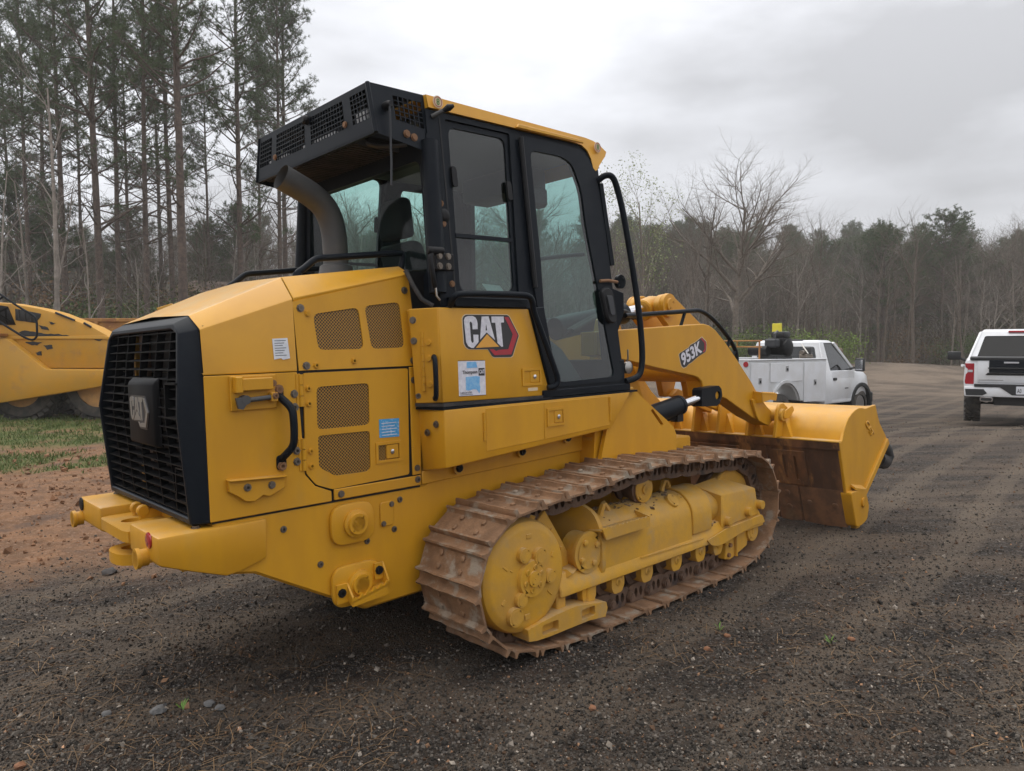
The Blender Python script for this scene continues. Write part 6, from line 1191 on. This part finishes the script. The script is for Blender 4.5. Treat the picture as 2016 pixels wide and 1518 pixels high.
MB().box((2.78, -.95, .42), (2.92, .95, .66)).build('front_bumper', 'trim_dark', ST, bevel=.03, seg=2)
MB().box((2.0, -.80, .30), (2.7, .80, .62)).build('chassis_front', 'trim_dark', ST); MB().box((-2.6, -.42, .42), (2.0, .42, .60)).build('chassis', 'trim_dark', ST)
# greenhouse
gw0, gw1 = .93, .74
top_ = [(.60, -gw0, 1.20), (1.95, -gw0, 1.20), (1.30, -gw1, 1.83), (.68, -gw1, 1.83)]
MB().hexa([(.60, -gw0, 1.78 - .58), (1.93, -gw0, 1.20), (1.93, gw0, 1.20), (.60, gw0, 1.20), (.70, -gw1, 1.80), (1.28, -gw1, 1.80), (1.28, gw1, 1.80), (.70, gw1, 1.80)]).build('cab_interior', 'dark_inside', ST, smooth=0)
def post(a, b, w=.05, P=ST, m='white_paint', nm='pillar'): return MB().tube([a, b], w, 4).build(nm, m, P, bevel=.01)
MB().hexa([(.66, -gw1 - .02, 1.80), (1.34, -gw1 - .02, 1.80), (1.34, gw1 + .02, 1.80), (.66, gw1 + .02, 1.80), (.74, -gw1 + .05, 1.865), (1.22, -gw1 + .05, 1.865), (1.22, gw1 - .05, 1.865), (.74, gw1 - .05, 1.865)]).build('roof', 'white_paint', ST, bevel=.03, seg=2)
for s in (-1, 1):
    MB().slab([(.58, s * (gw0 + .01), 1.18), (.86, s * (gw0 + .01), 1.18), (.86, s * (gw1 + .015), 1.82), (.68, s * (gw1 + .015), 1.82)], (0, -s * .04, 0)).build('rear_pillar', 'white_paint', ST, bevel=.008)
    post((1.95, s * gw0, 1.17), (1.29, s * (gw1 + .01), 1.81), .045)
    MB().face([(.86, s * (gw0 + .004), 1.20), (1.90, s * (gw0 + .004), 1.20), (1.30, s * (gw1 + .005), 1.79), (.86, s * (gw1 + .005), 1.79)]).build('door_glass', 'truck_glass', ST, smooth=0)
    DO = MB().slab([(.88, s * (hw + .004), .50), (1.80, s * (hw + .004), .50), (1.90, s * (hw + .002), .80), (1.93, s * (hw * .985), 1.19), (.88, s * (hw * .985), 1.19)], (0, -s * .02, 0)).build('door', 'white_paint', ST, bevel=.008)
    MB().box((.93, s * (hw + .003) - .02, .98), (1.06, s * (hw + .003) + .02, 1.04)).build('handle', 'trim_dark', DO, bevel=.01)
    MB().box((1.45, s * (hw + .012) - .003, .79), (1.60, s * (hw + .012) + .003, .81)).build('badge', 'trim_dark', DO)
    MR = MB().box((1.66, s * 1.18 - .10, 1.17), (1.76, s * 1.18 + .10, 1.46)).build('wing_mirror', 'trim_dark', ST, bevel=.03, seg=2); MB().face([(1.655, s * 1.18 - .08, 1.20), (1.655, s * 1.18 + .08, 1.20), (1.655, s * 1.18 + .08, 1.43), (1.655, s * 1.18 - .08, 1.43)]).build('mirror_glass', 'chrome', MR, smooth=0)
    MB().tube([(1.72, s * .94, 1.22), (1.72, s * 1.12, 1.27)], .022, 6).build('mirror_arm', 'trim_dark', ST)
    ar = [(2.25 + .50 * math.cos(a), .40 + .50 * math.sin(a)) for a in np.linspace(-.1, math.pi + .1, 15)]; ai = [(2.25 + .42 * math.cos(a), .40 + .42 * math.sin(a)) for a in np.linspace(-.1, math.pi + .1, 15)]
    MB().slab([(x, s * (hw + .03), z) for x, z in ar + ai[::-1]], (0, -s * .10, 0)).build('wheel_arch', 'trim_dark', ST)
    wheel(ST, 2.25, s * .84, .385, .25, s, .22); wheel(ST, -1.15, s * .84, .385, .25, s, .22)
    MB().slab([(x, s * .70, z) for x, z in [(2.25 + .42 * math.cos(a), .40 + .42 * math.sin(a)) for a in np.linspace(0, math.pi, 14)]], (0, -s * .24, 0)).build('arch_void', 'dark_inside', ST, smooth=0)
MB().face([(1.945, -.84, 1.22), (1.945, .84, 1.22), (1.30, .68, 1.79), (1.30, -.68, 1.79)]).build('windscreen', 'truck_glass', ST, smooth=0)
MB().slab([(.585, -.90, 1.19), (.585, .90, 1.19), (.675, .72, 1.81), (.675, -.72, 1.81)], (.03, 0, 0), [[(.585 + .09 * t, y, 1.19 + .62 * t) for y, t in round_poly([(-.76, .20), (.76, .20), (.66, .86), (-.66, .86)], .08, 3)]]).build('rear_cab_frame', 'white_paint', ST)
MB().face([(.60, -.78, 1.28), (.60, .78, 1.28), (.665, .68, 1.74), (.665, -.68, 1.74)]).build('rear_glass', 'truck_glass', ST, smooth=0); MB().box((.72, -.35, 1.845), (.82, .15, 1.885)).build('brake_light', 'trim_dark', ST, bevel=.01)
# utility body: side lockers and bed
for s in (-1, 1):
    o_ = [(-2.45, .62), (-1.68, .62)] + [(-1.15 + .52 * math.cos(a), .45 + .52 * math.sin(a)) for a in np.linspace(math.pi - .33, .33, 13)] + [(-.62, .62), (.50, .52), (.50, 1.45), (-2.45, 1.45)]
    LK = MB().prism(o_, 'y', s * 1.02, s * .62).build('locker', 'pale_paint', ST, bevel=.01)
    for pts in ([(-2.40, .66), (-1.78, .66), (-1.78, 1.40), (-2.40, 1.40)], [(-1.72, 1.02), (-.50, 1.02), (-.50, 1.40), (-1.72, 1.40)], [(-.44, .58), (.46, .56), (.46, 1.40), (-.44, 1.40)]):
        d_ = MB().prism(pts, 'y', s * 1.032, s * 1.018).build('locker_door', 'white_paint', LK, bevel=.006); xm = (pts[0][0] + pts[1][0]) / 2; zm = pts[0][1] + (.26 if len(pts) and pts[0][1] > 1 else .40)
        MB().box((xm - .05, s * 1.033 - .008, zm - .06), (xm + .05, s * 1.033 + .008, zm + .06)).build('latch', 'alloy', LK, bevel=.004); MB().box((xm - .02, s * 1.043 - .008, zm - .04), (xm + .02, s * 1.043 + .008, zm + .01)).build('latch_lever', 'trim_dark', LK)
    MB().box((-2.46, min(s * 1.04, s * .6), 1.45), (.51, max(s * 1.04, s * .6), 1.475)).build('locker_lid', 'white_paint', ST, bevel=.006)
    ai = [(-1.15 + .55 * math.cos(a), .45 + .55 * math.sin(a)) for a in np.linspace(.3, math.pi - .3, 15)]; ao = [(-1.15 + .60 * math.cos(a), .45 + .60 * math.sin(a)) for a in np.linspace(.3, math.pi - .3, 15)]
    MB().slab([(x, s * 1.06, z) for x, z in ao + ai[::-1]], (0, -s * .06, 0)).build('fender', 'pale_paint', ST)
    MB().lathe([(0, .055), (.012, .05)], (-2.452, s * .95, 1.38), (-1, 0, 0), 16).build('tail_light', 'red_lens', ST)
MB().box((-2.45, -.62, .60), (.50, .62, .70)).build('bed_floor', 'pale_paint', ST); MB().box((-2.47, -.62, .62), (-2.43, .62, 1.10)).build('tailgate', 'pale_paint', ST, bevel=.006); MB().box((-2.62, -.95, .48), (-2.44, .95, .60)).build('rear_bumper', 'trim_dark', ST, bevel=.01)
# what rides in its bed
bedm = ST.matrix_world
def inbed(name, label, cat, x, y, z, rz=0.): return empty(name, label, cat, None, bedm @ Matrix.Translation((x, y, z)) @ Matrix.Rotation(rz, 4, 'Z'))
CP = inbed('air_compressor', 'black engine driven air compressor standing on the bed of the service truck', 'compressor', -1.15, -.80, 1.475)
MB().box((-.28, -.2, .0), (.30, .2, .08)).build('skid', 'trim_dark', CP, bevel=.01); MB().box((-.05, -.18, .08), (.30, .18, .42)).build('engine_block', 'black_matte', CP, bevel=.04, seg=2); MB().lathe([(0, .17), (.05, .17), (.07, .13), (.09, .06)], (.10, -.18, .22), (0, -1, 0), 22).build('recoil_cover', 'black_matte', CP); MB().box((.02, -.16, .42), (.30, .14, .55)).build('fuel_tank', 'trim_dark', CP, bevel=.04, seg=2)
MB().lathe([(0, .10), (.40, .10)], (-.28, .0, .16), (0, 1, 0), 16).build('air_tank', 'black_matte', CP); MB().tube([(-.22, -.1, .25), (-.22, -.1, .50), (-.12, -.1, .55)], .025, 8).build('pump_pipe', 'exhaust_grey', CP); MB().box((-.28, -.16, .22), (-.10, .10, .40)).build('pump', 'cab_plastic', CP, bevel=.03)
YB = inbed('yellow_tag', 'small yellow plate sticking up above the compressor on the service truck', 'sign', -.98, -.72, 1.95); MB().box((-.02, -.10, .0), (.02, .10, .24)).build('plate', 'tag_yellow', YB, bevel=.006); MB().cyl((0, 0, -.1), (0, 0, .02), .012, n=6).build('stake', 'steel', YB)
VC = inbed('bench_vice', 'grey bench vice and tools on the front locker of the service truck', 'vice', .05, -.80, 1.475); MB().box((-.14, -.09, 0), (.14, .09, .09)).build('vice_base', 'bolt_steel', VC, bevel=.02); MB().tube([(-.20, 0, .12), (.20, .02, .14)], .045, 10).build('vice_screw', 'bolt_steel', VC); MB().box((.02, -.10, .09), (.09, .10, .24)).build('vice_jaw', 'exhaust_grey', VC, bevel=.015); MB().tube([(-.10, -.1, .10), (-.02, .1, .30)], .015, 6).build('handle', 'steel', VC)
RK = inbed('pipe_rack', 'rusty orange bar rack across the bed of the service truck', 'rack', -1.75, 0, 1.475); m = MB()
for y in (-.8, .8): m.tube([(0, y, 0), (0, y, .36)], .018, 6)
for z in (.36, .24): m.tube([(0, -.85, z), (0, .85, z)], .014, 6)
for y in (-.3, .3): m.tube([(0, y, .24), (0, y, .36)], .012, 6)
m.build('rack_frame', 'rust_yellow', RK)
# ---- white pickup, its rear towards the viewer (x forward = away)
px_, py_ = 9.85, 14.1
PK = vehicle('pickup_truck', 'white pickup truck at the right edge with its black tailgate cover facing the viewer', 'pickup', px_, py_, gz(px_, py_) + .05, math.radians(58))
MB().loft([[(0.02, y, z) for y, z in q] for q in ()] or [[(x, -w, .62), (x, -w * 1.02, .86), (x, -w, 1.20), (x, -w * .965, 1.27), (x, w * .965, 1.27), (x, w, 1.20), (x, w * 1.02, .86), (x, w, .62)] for x, w in ((.0, 1.0), (1.9, 1.02), (4.3, 1.02), (5.5, .97))], closed=True, caps=True).build('body', 'white_paint', PK, bevel=.03, seg=2, smooth=40)
MB().hexa([(1.55, -.95, 1.26), (4.3, -.95, 1.26), (4.3, .95, 1.26), (1.55, .95, 1.26), (1.98, -.72, 1.84), (3.5, -.72, 1.84), (3.5, .72, 1.84), (1.98, .72, 1.84)]).build('cab_interior', 'dark_inside', PK, smooth=0)
MB().hexa([(1.93, -.74, 1.835), (3.55, -.74, 1.835), (3.55, .74, 1.835), (1.93, .74, 1.835), (2.1, -.68, 1.91), (3.4, -.68, 1.91), (3.4, .68, 1.91), (2.1, .68, 1.91)]).build('roof', 'white_paint', PK, bevel=.035, seg=2)
MB().slab([(1.53, -.97, 1.25), (1.53, .97, 1.25), (1.96, .75, 1.86), (1.96, -.75, 1.86)], (.05, 0, 0), [[(1.53 + .43 * t, y, 1.25 + .61 * t) for y, t in round_poly([(-.80, .07), (.80, .07), (.66, .84), (-.66, .84)], .05, 3)]]).build('rear_cab_frame', 'white_paint', PK)
MB().face([(1.56, -.82, 1.28), (1.56, .82, 1.28), (1.92, .67, 1.78), (1.92, -.67, 1.78)]).build('rear_glass', 'dark_glass', PK, smooth=0)
MB().box((1.90, -.24, 1.83), (1.96, .24, 1.875)).build('brake_light', 'red_lens', PK, bevel=.01)
for s in (-1, 1):
    MB().slab([(1.50, s * .975, 1.25), (1.80, s * .975, 1.25), (2.15, s * .765, 1.85), (1.93, s * .765, 1.85)], (0, -s * .05, 0)).build('rear_pillar', 'white_paint', PK, bevel=.01)
    MB().face([(1.8, s * .955, 1.27), (4.2, s * .955, 1.27), (3.5, s * .735, 1.83), (2.1, s * .735, 1.83)]).build('side_glass', 'dark_glass', PK, smooth=0)
    T_ = MB().slab([(-.012, s * 1.005, 1.20), (-.012, s * .845, 1.20), (-.012, s * .845, .79), (-.012, s * .985, .79), (-.012, s * 1.0, .83), (-.012, s * .985, .98), (-.012, s * .955, 1.02), (-.012, s * .955, 1.09), (-.012, s * .99, 1.12)], (.10, 0, 0)).build('tail_light', 'red_lens', PK, bevel=.006); MB().box((-.02, min(s * .87, s * .95), 1.025), (-.005, max(s * .87, s * .95), 1.07)).build('reverse_lens', 'lamp_glass', T_, bevel=.004)
    MM_ = MB().box((3.25, s * 1.25 - .14, 1.22), (3.36, s * 1.25 + .14, 1.42)).build('wing_mirror', 'trim_dark', PK, bevel=.035, seg=2); MB().tube([(3.3, s * .98, 1.20), (3.3, s * 1.14, 1.26)], .03, 6).build('mirror_arm', 'trim_dark', MM_)
    wheel(PK, .95, s * .86, .415, .30, s, .25, lugs=26); wheel(PK, 4.65, s * .86, .415, .29, s, .25)
    MB().tube([(1.9, s * 1.01, 1.10), (1.82, s * 1.07, 1.12)], .03, 8).build('fuel_flap', 'white_paint', PK)
    EX = MB().tube([(-.06, s * .63, .49), (.3, s * .63, .49)], .055, 12).build('exhaust_tip', 'chrome', PK); EX.scale = (1, 1, 1)
    MB().prism(round_poly([(s * .74, .455), (s * .52, .455), (s * .52, .545), (s * .74, .545)], .03, 3), 'x', -.115, -.02).build('exhaust_bezel', 'chrome', PK, bevel=.004); MB().prism(round_poly([(s * .72, .475), (s * .54, .475), (s * .54, .525), (s * .72, .525)], .02, 3), 'x', -.118, -.114).build('exhaust_mouth', 'dark_inside', PK)
    MB().slab([(-.125, s * .99, .70), (-.125, s * .68, .70), (-.125, s * .62, .62), (-.125, s * .70, .575), (-.125, s * .97, .575)], (.02, 0, 0)).build('bumper_step', 'trim_dark', PK, bevel=.004)
TG_ = MB().box((-.02, -.80, .82), (.06, .80, 1.26)).build('tailgate', 'white_paint', PK, bevel=.025, seg=2); MB().hexa([(-.03, -.66, .97), (-.03, .66, .97), (-.01, .66, .97), (-.01, -.66, .97), (-.06, -.62, 1.02), (-.06, .62, 1.02), (-.01, .62, 1.02), (-.01, -.62, 1.02)]).build('tailgate_lip', 'trim_dark', PK, bevel=.008); MB().box((-.045, -.60, 1.02), (-.015, .60, 1.265)).build('tailgate_cover', 'black_paint', PK, bevel=.01)
MB().box((-.07, -.62, 1.10), (-.04, .62, 1.12)).build('cover_ridge', 'trim_dark', PK, bevel=.004); MB().box((-.04, -.92, 1.262), (1.5, .92, 1.325)).build('bed_cover', 'trim_dark', PK, bevel=.015)
MB().hexa([(-.12, -1.0, .55), (-.12, 1.0, .55), (.1, 1.0, .55), (.1, -1.0, .55), (-.11, -1.01, .75), (-.11, 1.01, .75), (.1, 1.01, .75), (.1, -1.01, .75)]).build('rear_bumper', 'white_paint', PK, bevel=.025, seg=2); MB().prism([(-.42, .745), (-.22, .595), (.22, .595), (.42, .745), (.84, .745), (.84, .80), (-.84, .80), (-.84, .745)], 'x', -.128, -.03).build('plate_recess', 'trim_dark', PK, bevel=.004)
LP_ = MB().prism(round_poly([(-.155, .615), (.155, .615), (.155, .765), (-.155, .765)], .01, 2), 'x', -.136, -.129).build('number_plate', 'white_sticker', PK)
put_text('plate_text', 'A0', 'cab_plastic', (-.1365, .14, .64), (-.1365, .07, .64), (-.1365, .14, .72), LP_, .015)
MB().box((-.05, .12, 1.205), (-.045, .36, 1.235)).build('cover_badge', 'lamp_glass', PK, bevel=.002); MB().box((-.026, .36, .868), (-.02, .76, .888)).build('tailgate_badge', 'alloy', PK, bevel=.002)
MB().box((.1, -.5, .38), (3.0, .5, .60)).build('chassis', 'trim_dark', PK); MB().cyl((.95, -.8, .42), (.95, .8, .42), .08, n=12).build('axle', 'trim_dark', PK)
# ---- old yellow hauler on the left (its side towards the viewer)
def WX(px, d): return (px - 1008) / 1450 * d
def WZ(py, d): return 1.6 - (py - 684.5) / 1450 * d
HD = 17.6
hz = gz(WX(90, HD), HD) + .05
HL = empty('dump_truck', 'old yellow dump truck with scraped black patches on its side, at the left edge', 'dump truck', None, Matrix.Translation((WX(90, HD), HD, hz)))
def hp(pts): return [(WX(a, HD) - WX(90, HD), WZ(b, HD) - hz) for a, b in pts]
def hslab(pts, y0, y1, name, m, bevel=.02, **k): return MB().prism(hp(pts), 'y', y0, y1).build(name, m, HL, bevel=bevel, seg=2, **k)
hood = [(-70, 592), (0, 596), (24, 597), (80, 607), (114, 616), (147, 629), (185, 644), (211, 659), (228, 672), (230, 726), (100, 726), (-70, 722)]
hslab(hood, .0, .55, 'hood', 'yellow_faded', .05); hslab([(-70, 672), (60, 668), (208, 668), (229, 673), (229, 665), (205, 661), (60, 662), (-70, 664)], -.03, .02, 'hood_crease', 'yellow_faded', .01)
skirt = [(-70, 664), (0, 666), (26, 667), (36, 674), (100, 726), (230, 727), (230, 755), (193, 763), (66, 783), (14, 792), (0, 793), (-70, 786)]
hslab(skirt, -.22, .02, 'side_skirt', 'yellow_faded', .035)
hslab([(34, 608), (84, 618), (83, 624), (73, 636), (34, 631)], -.015, .02, 'vent', 'trim_dark', .005)
for k in range(3): a = 41 + k * 11; hslab([(a, 611 + k * 2), (a + 2, 611 + k * 2), (a + 2, 632 + k * .8), (a, 632 + k * .8)], -.03, .0, 'vent_louvre', 'black_rubber', 0)
hslab([(-70, 598), (8, 602), (20, 604), (34, 640), (-70, 640)], -.02, .02, 'side_window', 'dark_glass', .005)
for pth in ([(-60, 530), (0, 566), (28, 586), (60, 608), (84, 622), (91, 630), (91, 662), (84, 670), (72, 668), (50, 655), (0, 622), (-60, 580)], [(28, 586), (9, 600), (-20, 618)], [(9, 600), (9, 652)]):
    P_ = [(a, -.30, b) for a, b in hp(pth)]; MB().tube(smooth_path(P_, 1), .026, 8).build('handrail', 'black_paint', HL, smooth=50)
MB().box(((WX(2, HD) - WX(90, HD)), -.30, WZ(662, HD) - hz), ((WX(18, HD) - WX(90, HD)), .0, WZ(657, HD) - hz)).build('step', 'rust_yellow', HL)
for q in ([(36, 656), (50, 650), (62, 653), (78, 655), (96, 657), (118, 658), (140, 661), (122, 664), (104, 662), (92, 666), (76, 663), (60, 665), (44, 663)], [(50, 674), (66, 672), (84, 674), (76, 680), (62, 679)], [(88, 680), (104, 678), (106, 686), (96, 689)], [(78, 640), (92, 643), (100, 650), (86, 648)], [(70, 694), (84, 692), (82, 700), (74, 699)], [(100, 634), (112, 636), (104, 640)], [(186, 668), (204, 668), (198, 672)]):
    q2 = []
    for a, b in zip(q, q[1:] + q[:1]):
        for t in (0, .33, .66): q2.append((a[0] + (b[0] - a[0]) * t + random.uniform(-1.6, 1.6), a[1] + (b[1] - a[1]) * t + random.uniform(-.9, .9)))
    hslab(q2, -.012, .0, 'scraped_patch', 'trim_dark', 0)
for a, b, nm in (((113, 617), (150, 632), 0), ((168, 637), (182, 645), 0)): MB().tube([(p, -.01, q + .012) for p, q in hp([a, b])], .03, 4).build('dent_strip', 'trim_dark', HL)
for cxp in (30, 184):
    for yy, sd in ((.42, -1), (1.9, 1)): wheel(HL, WX(cxp, HD) - WX(90, HD), yy, .825, .55, sd, .55, 'wheel_tan', lugs=30)
MB().box((-1.4, .7, .7), (1.6, 1.7, 1.3)).build('chassis', 'trim_dark', HL)
RD = 22.5; rz_ = gz(WX(240, RD), RD) + .05
RB = empty('dump_trailer', 'rusty orange dump trailer body standing behind the yellow dump truck', 'dump trailer', None, Matrix.Translation((WX(240, RD), RD, rz_)))
def rp(pts): return [(WX(a, RD) - WX(240, RD), WZ(b, RD) - rz_) for a, b in pts]
MB().prism(rp([(60, 628), (285, 628), (318, 606), (345, 600), (352, 640), (330, 742), (60, 742)]), 'y', 0, .08).build('side_wall', 'rust_yellow', RB, bevel=.02); MB().prism(rp([(60, 628), (285, 628), (318, 606), (345, 600), (352, 640), (330, 742), (60, 742)]), 'y', 2.4, 2.48).build('side_wall', 'rust_yellow', RB, bevel=.02)
MB().prism(rp([(60, 735), (335, 735), (350, 640), (356, 640), (338, 748), (60, 748)]), 'y', .08, 2.4).build('floor', 'rust_yellow', RB); MB().prism(rp([(60, 627), (285, 627), (285, 634), (60, 634)]), 'y', -.05, .0).build('top_rail', 'rust_yellow', RB, bevel=.01)
MB().prism(rp([(312, 607), (342, 598), (346, 603), (316, 613)]), 'y', -.06, .0).build('canopy_lip', 'yellow_faded', RB, bevel=.01)
for a in (120, 190, 260): MB().prism(rp([(a, 634), (a + 7, 634), (a + 7, 742), (a, 742)]), 'y', -.09, .0).build('side_rib', 'rust_yellow', RB, bevel=.01)
for a in (100, 300): MB().box((WX(a, RD) - WX(240, RD) - .15, .3, 0), (WX(a, RD) - WX(240, RD) + .15, 2.2, WZ(748, RD) - rz_)).build('support_block', 'wood_board', RB)
# house behind the pines
hx, hy = WX(388, 52), 52.; hz_ = gz(hx, hy); HS = empty('small_house', 'small brown roofed house half hidden behind the pine trunks', 'house', None, Matrix.Translation((hx, hy, hz_)))
zt = WZ(575, 52) - hz_; za = WZ(551, 52) - hz_
MB().box((-1.5, 0, 0), (4.5, 4, zt)).build('wall', 'tan_wall', HS); MB().prism([(-1.7, zt), (.15, zt), (-.75, za)], 'y', -.1, 0).build('gable', 'tan_wall', HS)
MB().hexa([(-1.8, -.4, zt - .05), (5, -.4, zt - .05), (5, 4.4, zt - .05), (-1.8, 4.4, zt - .05), (-.8, 1.8, za + .1), (4.6, 1.8, za - .2), (4.6, 2.1, za - .2), (-.8, 2.1, za + .1)]).build('roof', 'roof_brown', HS)
for x in (.9, 2.8): w_ = MB().box((x, -.04, zt - 1.5), (x + .9, .0, zt - .4)).build('window', 'dark_glass', HS, bevel=0); MB().box((x - .06, -.06, zt - 1.58), (x + .96, -.03, zt - 1.5)).build('sill', 'pale_paint', w_)
# logs, a board, stones, small plants
for i, (px, py, lb) in enumerate(((1630, 683, 'short brown log lying on top of the log pile beyond the service truck'), (1622, 692, 'short brown log at the left of the log pile beyond the service truck'), (1640, 693, 'short brown log at the right of the log pile beyond the service truck'))):
    d = 40.; x = WX(px, d); z = WZ(py, d); z0 = gz(x, d) + .05; o = empty('log', lb, 'log', 'logs beyond the service truck', Matrix.Translation((x, d, z)))
    MB().lathe([(-.5, .22), (-.48, .24), (.48, .24), (.5, .22)], (0, 0, 0), (.9, .4, 0), 14).build('bark', 'log_bark', o); MB().lathe([(.0, .2), (.01, .19)], (.45, .2, 0), (.9, .4, 0), 14).build('cut_end', 'wood_board', o)
xx, yy = WX(1782, 46), 46.; bo_ = MB().box((-.55, -.1, 0), (.55, .1, .09)).build('board', 'white_sticker', None, bevel=.01); bo_.matrix_world = Matrix.Translation((xx, yy, float(gh(xx, yy)))) @ Matrix.Rotation(.3, 4, 'Z'); tag(bo_, 'white board lying on the ground at the far edge of the yard', 'board')
R = np.random.default_rng(3); tag(bo_, 'white board lying on the ground at the far edge of the yard', 'board')
def stone(px, py, r, m, label, nm='stone'):
    y = 1.6 * 1450 / (py - 684.5); x = (px - 1008) / 1450 * y; b = MB(); bmesh.ops.create_icosphere(b.bm, subdivisions=2, radius=r)
    for v in b.bm.verts: v.co *= 1 + R.normal(0, .13); v.co.z *= .6
    o = b.build(nm, m, None, smooth=50); o.location = (x, y, float(gh(x, y)) + r * .25); tag(o, label, nm)
mat('stone_grey', (.16, .155, .15), .9, col2=(.10, .098, .095), nscale=20, bump=.5, bscale=60); mat('clay', (.26, .12, .06), .95, col2=(.18, .085, .045), nscale=20, bump=.5)
stone(297, 1400, .035, 'stone_grey', 'largest grey stone on the dark ground in front of the loader'); stone(398, 1390, .026, 'stone_grey', 'grey stone left of a small pair on the ground'); stone(420, 1397, .022, 'stone_grey', 'flat grey stone right of its twin on the ground'); stone(190, 1402, .022, 'stone_grey', 'pale grey stone left of the largest stone'); stone(10, 1505, .022, 'clay', 'orange lump of clay in the near left corner', 'clay_lump'); stone(1400, 1303, .02, 'clay', 'crumbled lump of orange clay near the track', 'clay_lump'); stone(1440, 1275, .018, 'clay', 'flat orange lump of clay beyond the crumbled one', 'clay_lump'); stone(1170, 1420, .018, 'clay', 'flat lump of clay in front of the track', 'clay_lump'); stone(204, 1115, .05, 'black_rubber', 'black lump of asphalt behind the bumper', 'asphalt_lump'); stone(1690, 1290, .02, 'clay', 'reddish lump of clay on the open gravel', 'clay_lump')
mat('sprout_green', (.12, .25, .03), .6)
for px, py, lb in ((345, 1397, 'tiny green sprout between the grey stones'), (1648, 1295, 'thin green sprout on the gravel right of the track'), (1425, 1262, 'thin grass sprout near the clay lumps')):
    y = 1.6 * 1450 / (py - 684.5); x = (px - 1008) / 1450 * y; z = float(gh(x, y)); m = MB()
    for k in range(6):
        a = R.uniform(0, 6.28); h = R.uniform(.02, .05); m.face([(x, y, z), (x + math.cos(a) * .02, y + math.sin(a) * .02, z + h * .7), (x + math.cos(a) * .035, y + math.sin(a) * .035, z + h), (x + math.cos(a + .4) * .02, y + math.sin(a + .4) * .02, z + h * .6)])
    tag(m.build('sprout', 'sprout_green', None, smooth=0), lb, 'sprout')
